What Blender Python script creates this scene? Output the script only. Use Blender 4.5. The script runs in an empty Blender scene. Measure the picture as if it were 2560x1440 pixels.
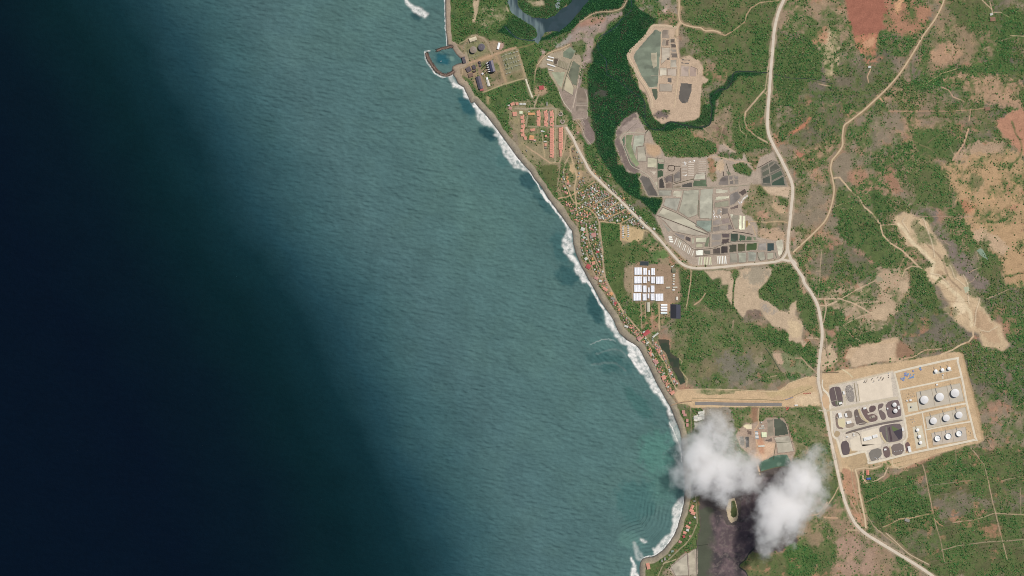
import bpy, bmesh, math, random
import numpy as np
from mathutils import Vector

# ------------------------------------------------------------------ camera, sky, sun, exposure
S = bpy.context.scene
COL = S.collection
M = 2.0                                    # metres per map unit
def W(px, py): return ((px - 1280.0) * M, (720.0 - py) * M)

CAM_H = 12000.0
cam_d = bpy.data.cameras.new("camera"); cam = bpy.data.objects.new("camera", cam_d); COL.objects.link(cam)
cam.location = (0, 0, CAM_H); cam.rotation_euler = (0, 0, 0)
cam_d.sensor_width = 36.0; cam_d.lens = 36.0 * CAM_H / (2560 * M)
cam_d.clip_start = 50.0; cam_d.clip_end = 90000.0
S.camera = cam

SUN_EL, SUN_AZ = math.radians(57), math.radians(46)      # azimuth clockwise from north: light comes from the north-east
world = bpy.data.worlds.new("World"); S.world = world; world.use_nodes = True
wn = world.node_tree; bgn = wn.nodes["Background"]
sky = wn.nodes.new("ShaderNodeTexSky"); sky.sky_type = 'NISHITA'; sky.sun_disc = False
sky.sun_elevation = SUN_EL; sky.sun_rotation = SUN_AZ
wn.links.new(sky.outputs[0], bgn.inputs[0]); bgn.inputs[1].default_value = 0.06
sl = bpy.data.lights.new("sun", 'SUN'); so = bpy.data.objects.new("sun", sl); COL.objects.link(so)
sl.energy = 3.5; sl.angle = math.radians(0.5); sl.color = (1.0, 0.955, 0.9)
sd = Vector((math.sin(SUN_AZ) * math.cos(SUN_EL), math.cos(SUN_AZ) * math.cos(SUN_EL), math.sin(SUN_EL)))
so.rotation_euler = sd.to_track_quat('Z', 'Y').to_euler(); so.location = sd * 3000
S.view_settings.view_transform = 'Standard'; S.view_settings.look = 'None'
S.view_settings.exposure = 0.04; S.view_settings.gamma = 1.0
S.cycles.volume_bounces = 24; S.cycles.max_bounces = 28; S.cycles.diffuse_bounces = 3
S.cycles.volume_step_rate = 1.0; S.cycles.filter_width = 1.0; S.cycles.use_denoising = True; S.cycles.use_adaptive_sampling = False

rnd = random.Random(7)
rng = np.random.default_rng(11)

# ------------------------------------------------------------------ map sheets: survey sheets with their own origin and scale
SHEET = dict(Z1=(1000, 0, 5.3333), Z2=(1120, 70, 8.0), Z3=(1240, 230, 8.0), Z4=(1320, 0, 5.3333), Z5=(1380, 400, 7.2),
             Z6=(1500, 260, 4.8), Z7=(1600, 500, 6.095), Z8=(1400, 540, 5.143), W1=(2040, 860, 4.5), W2=(2060, 920, 5.76),
             W3=(2240, 880, 6.0), W4=(1640, 880, 4.5), W5=(1560, 1140, 4.8), W6=(1480, 760, 5.143), W7=(1680, 660, 4.8),
             W8=(2040, 400, 2.881), V1=(1780, 0, 3.6), V2=(2160, 0, 3.6), V3=(2060, 1120, 4.5), V4=(1180, 220, 3.6),
             V6=(1500, 1220, 6.546), F=(0, 0, 1.0))
def P(s, *n):
    ox, oy, k = SHEET[s]
    if len(n) == 1: n = n[0]
    return [(ox + n[i] / k, oy + n[i + 1] / k) for i in range(0, len(n), 2)]
def K(s): return SHEET[s][2]

def lin(c):
    r, g, b = c
    if r > g and r > b: g, b = g + .18 * (r - b), b + .20 * (r - b)      # survey colours were read a little too warm
    return tuple(((v / 255.0) / 12.92 if v / 255.0 <= 0.04045 else ((v / 255.0 + 0.055) / 1.055) ** 2.4) for v in (r, g, b))
def linA(c): return np.array(lin(c), dtype=np.float32)

# ------------------------------------------------------------------ noise and raster helpers
def vnoise(X, Y, seed):
    r = np.random.default_rng(seed); T = r.random((256, 256), dtype=np.float32)
    xi = np.floor(X).astype(np.int64); yi = np.floor(Y).astype(np.int64)
    fx = (X - xi).astype(np.float32); fy = (Y - yi).astype(np.float32)
    fx = fx * fx * (3 - 2 * fx); fy = fy * fy * (3 - 2 * fy)
    x0 = xi & 255; x1 = (xi + 1) & 255; y0 = yi & 255; y1 = (yi + 1) & 255
    a = T[y0, x0] * (1 - fx) + T[y0, x1] * fx
    b = T[y1, x0] * (1 - fx) + T[y1, x1] * fx
    return a * (1 - fy) + b * fy
def fbm(X, Y, scale, seed, oct=4, gain=0.55):
    s = 0; a = 1.0; t = 0; c, n = math.cos(0.6), math.sin(0.6)
    for o in range(oct):
        s = s + a * vnoise(X / scale + 17.3 * o, Y / scale + 5.1 * o, seed + o); t += a; a *= gain; scale *= 0.5
        X, Y = X * c - Y * n, X * n + Y * c
    return s / t                       # 0..1, centred on .5

def inside(X, Y, poly):
    r = np.zeros(X.shape, bool); n = len(poly)
    for i in range(n):
        x0, y0 = poly[i]; x1, y1 = poly[(i + 1) % n]
        if y0 == y1: continue
        c = (y0 > Y) != (y1 > Y)
        r ^= c & (X < (x1 - x0) * (Y - y0) / (y1 - y0) + x0)
    return r
def dist_line(X, Y, pts, maxd=1e9):
    d = np.full(X.shape, 1e12, np.float32)
    for (x0, y0), (x1, y1) in zip(pts[:-1], pts[1:]):
        dx, dy = x1 - x0, y1 - y0; L = dx * dx + dy * dy + 1e-9
        t = np.clip(((X - x0) * dx + (Y - y0) * dy) / L, 0, 1)
        d = np.minimum(d, (X - x0 - t * dx) ** 2 + (Y - y0 - t * dy) ** 2)
    return np.sqrt(d)
def sm(a, b, x):
    t = np.clip((x - a) / (b - a), 0, 1); return t * t * (3 - 2 * t)
def blur(m, r):
    r = int(round(r))
    if r < 1: return m
    for _ in range(2):
        for ax in (0, 1):
            p = [(0, 0), (0, 0)]; p[ax] = (r + 1, r)
            c = np.cumsum(np.pad(m, p, mode='edge'), axis=ax)
            n = 2 * r + 1
            m = (c[n:, :] - c[:-n, :]) / n if ax == 0 else (c[:, n:] - c[:, :-n]) / n
    return m

LX0, LX1, LY0, LY1, LS = 1030.0, 2640.0, -70.0, 1510.0, 1.25
gx = np.arange(LX0, LX1, LS, dtype=np.float32); gy = np.arange(LY0, LY1, LS, dtype=np.float32)
GX, GY = np.meshgrid(gx, gy)
WX = fbm(GX, GY, 24, 101, 4) - 0.5; WY = fbm(GX, GY, 24, 201, 4) - 0.5
Cg = np.zeros(GX.shape + (3,), np.float32); Dn = np.zeros(GX.shape, np.float32)
Tm = np.zeros(GX.shape, np.float32)       # 0 dry-forest green, 1 mangrove
Gb = np.zeros(GX.shape, np.float32)       # lushness (bright green)
CL = np.zeros(GX.shape, np.float32)       # bare / cleared: keeps crowns off

def win(pts, pad):
    xs = [p[0] for p in pts]; ys = [p[1] for p in pts]
    i0 = max(0, int((min(xs) - pad - LX0) / LS)); i1 = min(GX.shape[1], int((max(xs) + pad - LX0) / LS) + 2)
    j0 = max(0, int((min(ys) - pad - LY0) / LS)); j1 = min(GX.shape[0], int((max(ys) + pad - LY0) / LS) + 2)
    return slice(j0, j1), slice(i0, i1)
def paint(poly, color=None, dens=None, soft=1.5, warp=5, alpha=1.0, mang=None, lush=None, mottled=0.0, seed=5):
    if soft >= 2.5: warp = warp * 1.7
    sl_ = win(poly, warp + soft * 3 + 2); X, Y = GX[sl_], GY[sl_]
    if X.size == 0: return
    m = inside(X + WX[sl_] * warp * 2, Y + WY[sl_] * warp * 2, poly).astype(np.float32)
    if soft >= 2.5:
        m = blur(m, soft * 1.7 / LS); nz = .65 * fbm(X, Y, 11, seed + 40, 4) + .35 * fbm(X, Y, 3.5, seed + 60, 2)
        m = sm(.2, .8, m + (nz - .5) * 4.2 * m * (1 - m) * 2)
    else: m = blur(m, soft / LS)
    m = m * alpha
    if mottled: m = m * np.clip(1 - mottled + mottled * 2.6 * (fbm(X, Y, 14, seed, 4) - 0.18), 0, 1)
    if color is not None: Cg[sl_] = Cg[sl_] * (1 - m[..., None]) + linA(color) * m[..., None]
    if dens is not None: Dn[sl_] = Dn[sl_] * (1 - m) + dens * m
    if mang is not None: Tm[sl_] = Tm[sl_] * (1 - m) + mang * m
    if lush is not None: Gb[sl_] = Gb[sl_] * (1 - m) + lush * m
def line(pts, width, color, soft=1.0, alpha=1.0, warp=1.0, dens=0.0, clear=0.0):
    sl_ = win(pts, width + soft * 2 + 3); X, Y = GX[sl_], GY[sl_]
    if X.size == 0: return
    d = dist_line(X + WX[sl_] * warp * 2, Y + WY[sl_] * warp * 2, pts)
    m = (1 - sm(width / 2 - soft / 2, width / 2 + soft, d)) * alpha
    if color is not None: Cg[sl_] = Cg[sl_] * (1 - m[..., None]) + linA(color) * m[..., None]
    if dens is not None: Dn[sl_] = Dn[sl_] * (1 - m) + dens * m
    if clear: CL[sl_] = np.maximum(CL[sl_], (d < width / 2 + clear).astype(np.float32))
def clear_poly(poly, pad=0.0):
    sl_ = win(poly, 2); CL[sl_] = np.maximum(CL[sl_], inside(GX[sl_], GY[sl_], poly).astype(np.float32))

# ------------------------------------------------------------------ shoreline
SHORE = (P('F', 1113, -400, 1113, -60) + P('Z1', 600,0, 602,200, 607,400, 622,500, 628,600, 690,615, 700,650, 745,720, 800,775, 828,790, 830,830, 760,850, 700,880, 690,930,
         720,960, 700,990, 740,1050, 770,1120, 840,1165, 890,1260, 945,1380) +
         P('V4', 20,130, 60,180, 120,240, 190,330, 250,410, 330,520, 400,620, 470,700, 515,745, 560,820, 620,890, 680,990, 740,1070, 800,1150) +
         P('Z8', 95,120, 150,190, 165,280, 168,360, 200,480, 245,590, 275,660, 335,765, 370,830, 425,920, 475,1010, 535,1120, 595,1210, 640,1270, 690,1350) +
         P('W6', 310,300, 350,380, 450,470, 520,510, 590,560, 640,640, 690,740, 740,830, 780,920, 815,1000, 850,1060, 900,1150, 950,1240, 1000,1320, 1035,1400) +
         P('W4', 205,740, 240,820, 268,900, 280,970, 282,1050, 296,1200) + P('F', 1709, 1190, 1712, 1220) +
         P('V6', 1375,170, 1370,250, 1340,380, 1300,500, 1270,620, 1200,780, 1120,900, 1040,1000, 930,1090, 860,1122, 760,1130, 690,1160, 655,1220, 645,1300, 645,1440) +
         P('F', 1600, 1520, 1590, 1900))
LANDPOLY = SHORE + P('F', 9000, 1900, 9000, -400)
dS = dist_line(GX, GY, SHORE)
land = inside(GX, GY, LANDPOLY)
dS = np.where(land, dS, -dS)               # + inland

# ------------------------------------------------------------------ land cover
n1 = fbm(GX, GY, 150, 1, 5); n2 = fbm(GX, GY, 60, 11, 5); n3 = fbm(GX, GY, 18, 21, 4); n4 = fbm(GX, GY, 90, 31, 5)
def mixc(a, b, t): return a * (1 - t[..., None]) + b * t[..., None]
soil = mixc(linA((134, 114, 94)) * np.ones_like(Cg), linA((160, 120, 94)), sm(0.42, 0.62, n2))
soil = mixc(soil, linA((112, 98, 86)), sm(0.5, 0.66, n1))
soil = mixc(soil, linA((168, 110, 84)), sm(0.58, 0.74, n4) * 0.7)
Cg[:] = soil
Dn[:] = np.clip(0.68 + (n1 - 0.5) * 1.6 + (n2 - 0.5) * 2.2, 0.08, 1.0)
Gb[:] = np.clip(0.4 + (n4 - 0.5) * 3, 0, 1)

GRN = (66, 84, 52); OLV = (98, 98, 68); DRY = (150, 120, 95); MAU = (112, 98, 80); RED = (160, 98, 74); PNK = (176, 134, 106)
# coastal woods
paint(P('F', 1115,-60, 1345,-60, 1330,50, 1345,110, 1345,180, 1380,215, 1420,270, 1445,320, 1500,400, 1530,470, 1600,520, 1640,540, 1660,600, 1600,560, 1500,480, 1430,330, 1340,250, 1270,300, 1290,380, 1400,460, 1380,480, 1280,370, 1180,230, 1120,110), GRN, 0.95, 4, 5, 0.95, lush=0.75)
# eastern scrub districts
paint(P('F', 1700,-60, 1960,-60, 1920,250, 1930,360, 1850,390, 1780,330, 1790,230, 1830,180, 1760,130, 1700,70), OLV, 0.85, 8, 10, 0.9, lush=0.6)
paint(P('V1', 560,0, 1180,0, 1250,300, 1330,500, 1000,420, 800,300, 600,300), DRY, 0.5, 8, 10, 0.9, lush=0.6)
paint(P('V1', 430,230, 520,230, 520,480, 350,560, 330,400), GRN, 1.0, 5, 8, lush=0.8)
paint(P('V1', 560,470, 820,330, 900,280, 980,480, 1000,700, 820,760, 760,960, 650,960, 560,760), GRN, 1.0, 5, 10, lush=0.6)
paint(P('V1', 960,380, 1040,300, 1110,240, 1130,420, 1160,620, 1040,720, 980,560), (184, 152, 118), 0.5, 5, 8, lush=.7)
paint(P('V1', 700,1010, 1180,900, 1180,1150, 1000,1300, 760,1320, 620,1180), MAU, 0.72, 8, 12, lush=0.3)
paint(P('V1', 0,1000, 170,980, 220,1300, 150,1400, 0,1400), (146, 110, 92), 0.25, 6, 8)
paint(P('V1', 180,1080, 300,1130, 480,1290, 560,1350, 420,1340, 250,1380, 160,1240), GRN, 1.0, 4, 6, lush=0.7)
paint(P('V1', 690,1200, 790,1130, 850,1090, 890,1030, 900,1060, 850,1130, 760,1190, 700,1215), (178, 102, 72), 0.1, 2, 4)
paint(P('V1', 840,860, 900,880, 910,980, 860,960), (150, 104, 78), 0.3, 4, 5)
paint(P('V1', 920,270, 1050,260, 1040,420, 960,380, 900,360), (172, 118, 88), 0.3, 4, 7)
paint(P('V1', 740,1370, 830,1370, 840,1430, 760,1440), (165, 100, 76), 0.1, 3, 5)
# red ploughed fields
paint(P('V1', 1180,-40, 1590,-40, 1600,260, 1520,270, 1460,420, 1320,440, 1275,340, 1240,220, 1200,60), (152, 86, 66), 0.0, 2, 3)
paint(P('V1', 1270,320, 1440,300, 1500,330, 1480,500, 1400,520, 1300,450), (172, 104, 76), 0.12, 4, 6)
paint(P('V2', 0,330, 100,330, 120,400, 50,440, 0,440), (190, 130, 96), 0.0, 4, 5)
paint(P('V2', 180,-20, 400,-20, 620,60, 560,250, 450,330, 300,330, 190,260), (160, 106, 80), 0.42, 6, 8, lush=0.6)
paint(P('V2', 280,0, 350,0, 330,90, 280,100), (200, 140, 100), 0.0, 4, 4)
paint(P('V2', 0,530, 210,500, 200,590, 120,660, 30,660, 0,640), (176, 104, 76), 0.1, 4, 5)
paint(P('V2', 20,740, 90,740, 130,860, 100,870), (186, 112, 82), 0.0, 2, 3)
# north-eastern farmland
paint(P('V2', 640,130, 720,80, 1200,220, 1250,330, 1180,500, 1000,560, 800,600, 560,660, 480,620, 560,420), (140, 112, 86), 0.35, 8, 12, lush=.5)
paint(P('V2', 760,0, 1060,0, 1240,160, 1240,240, 1000,300, 800,200), OLV, 0.65, 6, 10, lush=.5)
paint(P('V2', 600,440, 820,360, 900,480, 800,560, 640,600), (168, 124, 96), 0.15, 6, 8)
paint(P('V2', 1260,60, 1440,90, 1440,340, 1330,340, 1330,620, 1440,600, 1440,680, 1150,680, 850,650, 740,700, 560,820, 420,850, 440,740, 760,620, 1100,580, 1200,440), GRN, 0.98, 4, 8, lush=.85)
paint(P('V2', 640,720, 880,680, 1250,680, 1440,760, 1440,960, 1200,960, 980,900, 860,780), (165, 124, 96), 0.22, 6, 8, lush=.5)
paint(P('V2', 560,820, 760,900, 960,940, 1180,980, 1130,1180, 900,1160, 640,1130, 480,1060), (136, 110, 88), 0.5, 8, 10)
paint(P('V2', 440,1180, 650,1160, 860,1240, 850,1330, 790,1440, 560,1420, 470,1320), (84, 98, 60), 0.75, 6, 8, lush=.7)
paint(P('V2', 1200,1090, 1400,980, 1480,990, 1480,1440, 1420,1400, 1310,1280, 1190,1160), (170, 112, 86), 0.02, 3, 4)
paint(P('V2', 1180,1260, 1300,1320, 1440,1430, 1440,1440, 800,1440, 860,1340), (165, 130, 104), 0.25, 6, 8)
paint(P('V2', 0,560, 220,480, 300,640, 200,900, 0,1000, -200,900, -250,600), MAU, 0.75, 10, 12, lush=.3)
# pink pasture on the east side
paint(P('W8', 850,60, 960,10, 1150,-60, 1498,-60, 1560,900, 1498,940, 1380,900, 1340,820, 1280,720, 1160,640, 1140,500, 1110,420, 1000,320, 960,130, 860,100), (174, 130, 94), 0.16, 6, 12, lush=.6)
paint(P('W8', 1100,120, 1200,100, 1190,210, 1110,230), (120, 106, 72), 0.5, 5, 6)
paint(P('W8', 1010,300, 1110,300, 1120,390, 1010,400), (96, 100, 66), 0.9, 4, 5, lush=.8)
paint(P('W8', 1140,500, 1200,480, 1330,560, 1400,640, 1340,680, 1230,640, 1150,580), (182, 144, 114), 0.08, 4, 6)
paint(P('W8', 1050,280, 1150,330, 1140,400, 1060,390), (186, 112, 82), 0.1, 5, 5, .7)
paint(P('W8', 1180,560, 1330,690, 1350,900, 1240,920, 1200,800, 1150,650), OLV, 0.8, 8, 8)
# mauve leafless scrub
paint(P('W8', 620,330, 880,330, 900,420, 940,560, 1060,640, 1160,760, 1240,880, 1260,960, 1120,900, 1060,840, 980,720, 880,540, 800,430), (126, 108, 98), 0.3, 6, 8, lush=.2)
paint(P('W8', 40,640, 260,600, 400,760, 330,880, 100,880, 30,780), (114, 100, 82), 0.6, 8, 8, lush=.3)
paint(P('W8', 580,1000, 900,1000, 1000,1200, 980,1330, 640,1310, 560,1200), (112, 100, 86), 0.6, 8, 10, lush=.3)
paint(P('W8', 860,0, 960,110, 980,330, 900,340, 700,280, 640,120), OLV, 0.85, 8, 10, lush=.5)
paint(P('W8', 480,20, 560,60, 620,240, 560,280, 500,120), (150, 104, 80), 0.35, 6, 8)
paint(P('W8', 130,180, 250,260, 400,400, 470,540, 620,680, 600,780, 420,760, 300,640, 180,560, 130,400), (78, 90, 58), 0.95, 6, 8, lush=.5)
paint(P('W8', 350,280, 420,380, 480,370, 560,400, 520,250, 400,180), GRN, 0.9, 6, 8, lush=.7)
# gravel scar (dry river wash)
scar = P('W8', 570,410, 640,380, 720,400, 800,440, 880,570, 940,660, 980,750, 1040,830, 1090,850, 1100,960, 1180,980, 1210,1060, 1260,1140, 1330,1180, 1350,1260, 1390,1330, 1340,1380, 1270,1350, 1200,1350, 1180,1250, 1100,1230, 1000,1160, 900,1070, 980,1060, 900,940, 860,900, 800,880, 760,780, 830,760, 850,740, 760,650, 660,620, 640,560, 580,500)
paint(scar, (190, 154, 120), 0.0, 2, 7)
paint(P('W8', 700,440, 790,470, 850,590, 760,600, 700,560), (156, 132, 98), 0.2, 3, 5, .8)
paint(P('W8', 1140,1060, 1220,1120, 1310,1240, 1340,1330, 1260,1320, 1190,1240, 1140,1150), (180, 140, 108), 0.0, 3, 5)
line(P('W8', 600,460, 650,520, 690,590, 770,660, 850,740, 830,830, 940,900, 1040,1000, 1110,1100, 1130,1200), 7, (214, 184, 148), 4, 0.8, 4)
line(P('W8', 800,610, 880,680, 920,740, 950,840, 1040,940), 3.5, (140, 108, 84), 2, 0.7, 3)
paint(P('W8', 1000,1000, 1070,1010, 1090,1100, 1030,1140, 990,1080), (208, 176, 142), 0, 3, 4)
for q in ((700,420, 860,560, 900,640, 800,600, 690,500), (930,680, 1000,780, 1040,860, 960,800, 900,700), (1090,850, 1180,980, 1260,1120, 1160,1010, 1080,930), (900,1070, 1000,1060, 1040,1120, 1000,1160)):
    paint(P('W8', q), (128, 116, 84), .45, 3, 6, .8, mottled=.5)
for q in ((600,520, 700,640, 780,720, 700,660, 620,580), (1150,1060, 1190,1180, 1180,1260, 1140,1150), (860,760, 960,860, 1000,960, 900,860)): paint(P('W8', q), (166, 128, 98), None, 3, 5, .8)
# sand flats
paint(P('W8', 400,790, 560,780, 640,780, 680,850, 670,930, 620,1050, 520,1150, 380,1160, 400,1050, 440,950), (174, 140, 112), 0.12, 5, 8, mottled=.3)
paint(P('W8', 590,880, 670,880, 650,960, 590,960), (186, 152, 122), 0, 3, 4)
paint(P('W8', 380,1090, 520,1040, 560,1080, 500,1160, 380,1160), (182, 148, 118), 0, 3, 4)
paint(P('W8', 200,1440, 250,1345, 420,1310, 600,1270, 590,1360, 620,1450), (188, 150, 118), 0.0, 2, 5)
paint(P('W8', 600,1290, 680,1350, 720,1400, 640,1440, 580,1420), (142, 100, 76), 0.0, 2, 4)
paint(P('W8', 20,960, 400,880, 400,1160, 560,1180, 540,1230, 330,1230, 60,1180), (170, 138, 112), 0.5, 5, 8, lush=.5)
paint(P('W8', 60,1060, 200,1070, 220,1180, 60,1220), GRN, 0.95, 4, 7, lush=.7)
paint(P('W8', 200,1180, 300,1270, 560,1170, 560,1230, 380,1320, 220,1330, 160,1440, 140,1300), GRN, .9, 4, 6, lush=.6)
paint(P('W8', 680,800, 760,800, 860,920, 900,1050, 960,1130, 860,1110, 700,1000, 660,900), GRN, .98, 4, 7, lush=.4)
# central woods and flats
paint(P('W7', 60,80, 380,80, 490,190, 600,300, 720,480, 840,680, 1100,700, 1360,800, 1400,950, 1640,960, 1740,900, 1740,1240, 1640,1300, 1440,1130, 1200,1030, 1300,1280, 1380,1400, 0,1400, -40,1000, 100,700, 60,300), (120, 104, 76), 0.72, 4, 8, lush=.6)
paint(P('W7', 60,80, 420,80, 500,200, 640,330, 700,480, 500,560, 300,420, 120,500, 70,300), GRN, 1.0, 4, 6, lush=.75)
paint(P('W7', 1000,720, 1360,800, 1400,930, 1560,980, 1740,980, 1740,1240, 1500,1100, 1380,1090, 1300,1000, 1100,900, 860,760), GRN, 1.0, 4, 7, lush=.75)
paint(P('W7', 600,1050, 900,1060, 1130,1300, 1050,1420, 700,1440, 560,1240), (118, 108, 92), 0.3, 10, 12, lush=.2)
paint(P('W7', 940,1060, 1130,1080, 1120,1250, 1000,1250), (140, 120, 94), 0.3, 6, 6)
paint(P('W7', 300,760, 480,780, 480,940, 320,940), (128, 112, 82), 0.5, 8, 8)
paint(P('W7', 0,600, 600,560, 700,760, 680,1000, 300,1100, 0,1040), (110, 104, 72), .75, 8, 10, .7, lush=.5)
paint(P('W7', 1050,330, 1180,80, 1470,40, 1560,300, 1720,420, 1760,760, 1740,900, 1600,760, 1500,480, 1400,560, 1200,480, 1050,400), (84, 92, 62), 0.92, 4, 7, lush=.6)
paint(P('W7', 1540,240, 1640,330, 1600,400, 1540,330), (160, 120, 96), 0.1, 3, 4)
sandf = P('W7', 390,80, 1200,50, 1190,130, 1150,200, 1040,320, 1050,400, 1180,450, 1300,560, 1390,580, 1440,450, 1490,440, 1500,500, 1480,600, 1560,690, 1570,800, 1560,900, 1620,950, 1580,1020, 1540,940, 1440,950, 1370,920, 1390,860, 1360,770, 1200,740, 1090,600, 1060,540, 900,560, 850,640, 760,540, 690,450, 640,380, 680,320, 590,280, 560,170, 490,180)
paint(sandf, (182, 150, 122), 0.0, 1.6, 4)
paint(P('W7', 860,50, 1200,50, 1150,200, 1050,280, 900,260, 860,120), (150, 134, 114), 0.0, 8, 8, .8)
paint(P('W7', 1080,420, 1180,450, 1260,540, 1220,600, 1100,560), (152, 140, 128), 0.0, 6, 6, .8)
paint(P('W7', 770,280, 860,300, 860,420, 760,430), (150, 128, 98), 0.15, 6, 8, .6)
paint(P('W7', 1400,600, 1560,700, 1560,900, 1400,900), (194, 160, 126), 0.0, 4, 4)
paint(P('W7', 500,190, 580,160, 600,210, 590,250, 500,250), GRN, 1, 2, 3)
paint(P('W7', 590,250, 680,245, 670,315, 600,300), GRN, 1, 2, 3)
paint(P('W7', 740,60, 800,80, 815,130, 750,190, 695,140, 720,90), (106, 104, 76), .6, 2, 3)
line(P('W7', 750,180, 735,330, 730,500, 770,570, 830,680), 3.2, (70, 80, 56), 1.5, .9, 2, dens=1.2)
paint(P('W7', 900,570, 1060,540, 1090,640, 1050,680, 880,660), (120, 98, 84), .5, 3, 5)
paint(P('W7', 1210,1040, 1290,1060, 1460,1110, 1570,1130, 1720,1300, 1640,1350, 1420,1330, 1330,1290, 1200,1070), (120, 118, 84), 0.15, 4, 5)
paint(P('W7', 1200,1040, 1300,1070, 1330,1170, 1320,1290, 1260,1180), (180, 142, 116), 0.0, 3, 4)
paint(P('W7', 1440,1160, 1560,1170, 1540,1250, 1400,1250), (84, 110, 70), 0.2, 6, 6, .8)
paint(P('W7', 1380,1340, 1640,1300, 1620,1350, 1400,1420), (70, 106, 66), 0.8, 4, 6, lush=1)
# Z6 forest, north of the pans
paint(P('Z6', 600,330, 700,320, 900,280, 1100,330, 1100,400, 1430,450, 1420,600, 1200,650, 900,640, 800,600, 720,520, 640,430), GRN, 1.0, 3, 6, lush=.6)
paint(P('Z6', 1340,60, 1600,60, 1620,300, 1560,480, 1440,470, 1420,420, 1110,380, 1100,330, 1300,260), (146, 118, 94), 0.35, 6, 8)
paint(P('Z6', 1370,260, 1520,300, 1540,420, 1470,440, 1400,360), (124, 92, 78), 0.1, 5, 6)
paint(P('Z6', 1720,980, 1900,960, 2000,1000, 2260,1200, 2270,1440, 1800,1420, 1700,1250), (140, 118, 90), 0.25, 5, 8)
paint(P('Z6', 1880,1330, 2010,1300, 2040,1380, 1960,1440, 1860,1420), (176, 126, 100), 0.05, 5, 6)
# bare flat round the junction
paint(P('Z7', 1750,440, 2100,450, 2230,560, 2200,860, 2060,620, 1800,640, 1740,540), (176, 138, 110), 0.06, 4, 5)
paint(P('Z7', 2290,440, 2400,470, 2540,520, 2400,720, 2310,760, 2290,600), (160, 130, 108), 0.12, 4, 6)
paint(P('Z7', 1990,0, 2120,0, 2250,200, 2180,240, 2060,160), (180, 142, 110), 0.1, 4, 6)
# mangrove
MG = (24, 54, 38)
mang = P('F', 1440,-60, 1600,-60, 1585,10, 1610,30, 1640,50, 1628,75, 1590,110, 1566,148, 1580,190, 1608,240, 1618,280, 1640,300, 1680,300, 1730,312, 1755,318, 1779,292, 1772,236, 1792,222, 1811,212, 1821,191, 1842,180, 1880,179, 1915,184, 1882,189, 1846,191, 1832,214, 1806,230, 1789,250, 1786,300, 1756,324, 1700,322, 1660,330, 1620,325, 1606,300, 1595,285, 1570,290, 1545,315, 1532,345, 1545,410, 1575,425, 1596,440, 1600,490, 1640,495, 1662,500, 1645,545, 1600,500, 1560,478, 1530,440, 1505,400, 1486,360, 1480,300, 1470,230, 1468,180, 1485,150, 1480,130, 1495,105, 1520,70, 1560,40, 1555,25, 1510,38, 1470,40, 1420,80, 1345,105, 1300,60, 1290,95, 1240,80, 1260,60, 1290,62, 1330,60, 1345,95, 1400,75)
paint(mang, MG, 1.25, 1.5, 4, 1, mang=1.0, lush=.2)
paint(P('F', 1262,60, 1282,35, 1310,45, 1338,70, 1345,96, 1320,98, 1290,90), (40, 66, 42), 1.2, 1.5, 2, mang=.7)
paint(P('F', 1290,-40, 1440,-40, 1420,5, 1402,25, 1385,42, 1365,46, 1330,42, 1308,30, 1296,10), (40, 70, 42), 1.2, 1.5, 2, mang=.6)
paint(P('Z1', 1640,0, 1920,0, 1930,70, 1860,95, 1760,80, 1700,20), (168, 142, 114), 0.25, 2, 3, mang=0)
paint(P('Z4', 880,1240, 960,1190, 1040,1220, 1030,1300, 930,1320, 870,1290), (84, 78, 70), 0.4, 4, 4, .8, mang=.8)
paint(P('Z6', 560,0, 600,0, 620,110, 700,220, 800,170, 1150,165, 1220,110, 1225,0, 1330,0, 1325,190, 1290,250, 1150,265, 1000,240, 880,205, 800,220, 750,280, 680,300, 600,280, 545,200, 545,0), (42, 66, 42), 1.1, 1.5, 2, mang=.75)
# mudflats beside the mangrove
paint(P('Z4', 450,620, 560,460, 650,380, 700,300, 900,220, 1280,150, 1250,220, 1050,300, 1000,400, 880,500, 880,640, 850,700, 840,800, 760,900, 700,1150, 640,1200, 720,830, 730,740, 620,540), (152, 128, 116), 0.1, 2, 4, mang=0)
paint(P('Z4', 700,280, 900,220, 1050,240, 1000,290, 820,340, 680,370), (158, 112, 92), 0.15, 2, 4)
paint(P('Z4', 1420,130, 1560,60, 1600,-40, 1760,-40, 2000,0, 2010,180, 1860,160, 1760,250, 1660,240, 1640,120, 1440,150), (140, 124, 108), 0.35, 3, 5, mang=0)
paint(P('Z4', 1780,110, 1860,100, 1850,180, 1790,180), (186, 152, 136), 0, 2, 3)
paint(P('Z4', 340,570, 440,560, 570,460, 580,500, 480,620, 350,660), (150, 140, 128), 0.05, 2, 3, mang=0)
paint(P('Z4', 150,680, 200,650, 260,680, 240,740, 180,770), (160, 134, 120), 0, 2, 3, mang=0)
# salt-works ground
SW = (165, 142, 124)
paint(P('Z4', 120,870, 220,760, 320,690, 540,590, 700,740, 720,830, 640,1200, 600,1330, 600,1440, 520,1440, 450,1320, 380,1170, 270,980, 250,900, 170,900), (162, 140, 116), 0.0, 1.2, 2, mang=0)
paint(P('Z4', 560,560, 700,540, 780,590, 740,740, 640,700), (110, 106, 78), 0.7, 2, 3, mang=0)
paint(P('Z3', 1240,-60, 1640,-60, 1830,-60, 1835,520, 1700,560, 1900,700, 1980,950, 1900,1060, 1820,1040, 1700,800, 1560,560, 1500,420, 1440,330, 1350,190, 1290,90), (148, 126, 112), 0.0, 1.5, 3, mang=0)
paint(P('Z3', 1540,580, 1660,560, 1720,680, 1720,840, 1640,860, 1560,800), (150, 118, 90), 0.5, 2, 3, mang=0)
paint(P('Z3', 1720,560, 1830,560, 1960,800, 1960,950, 1880,1040, 1800,900, 1760,700), (126, 106, 98), 0.0, 1.5, 3, mang=0)
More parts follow.
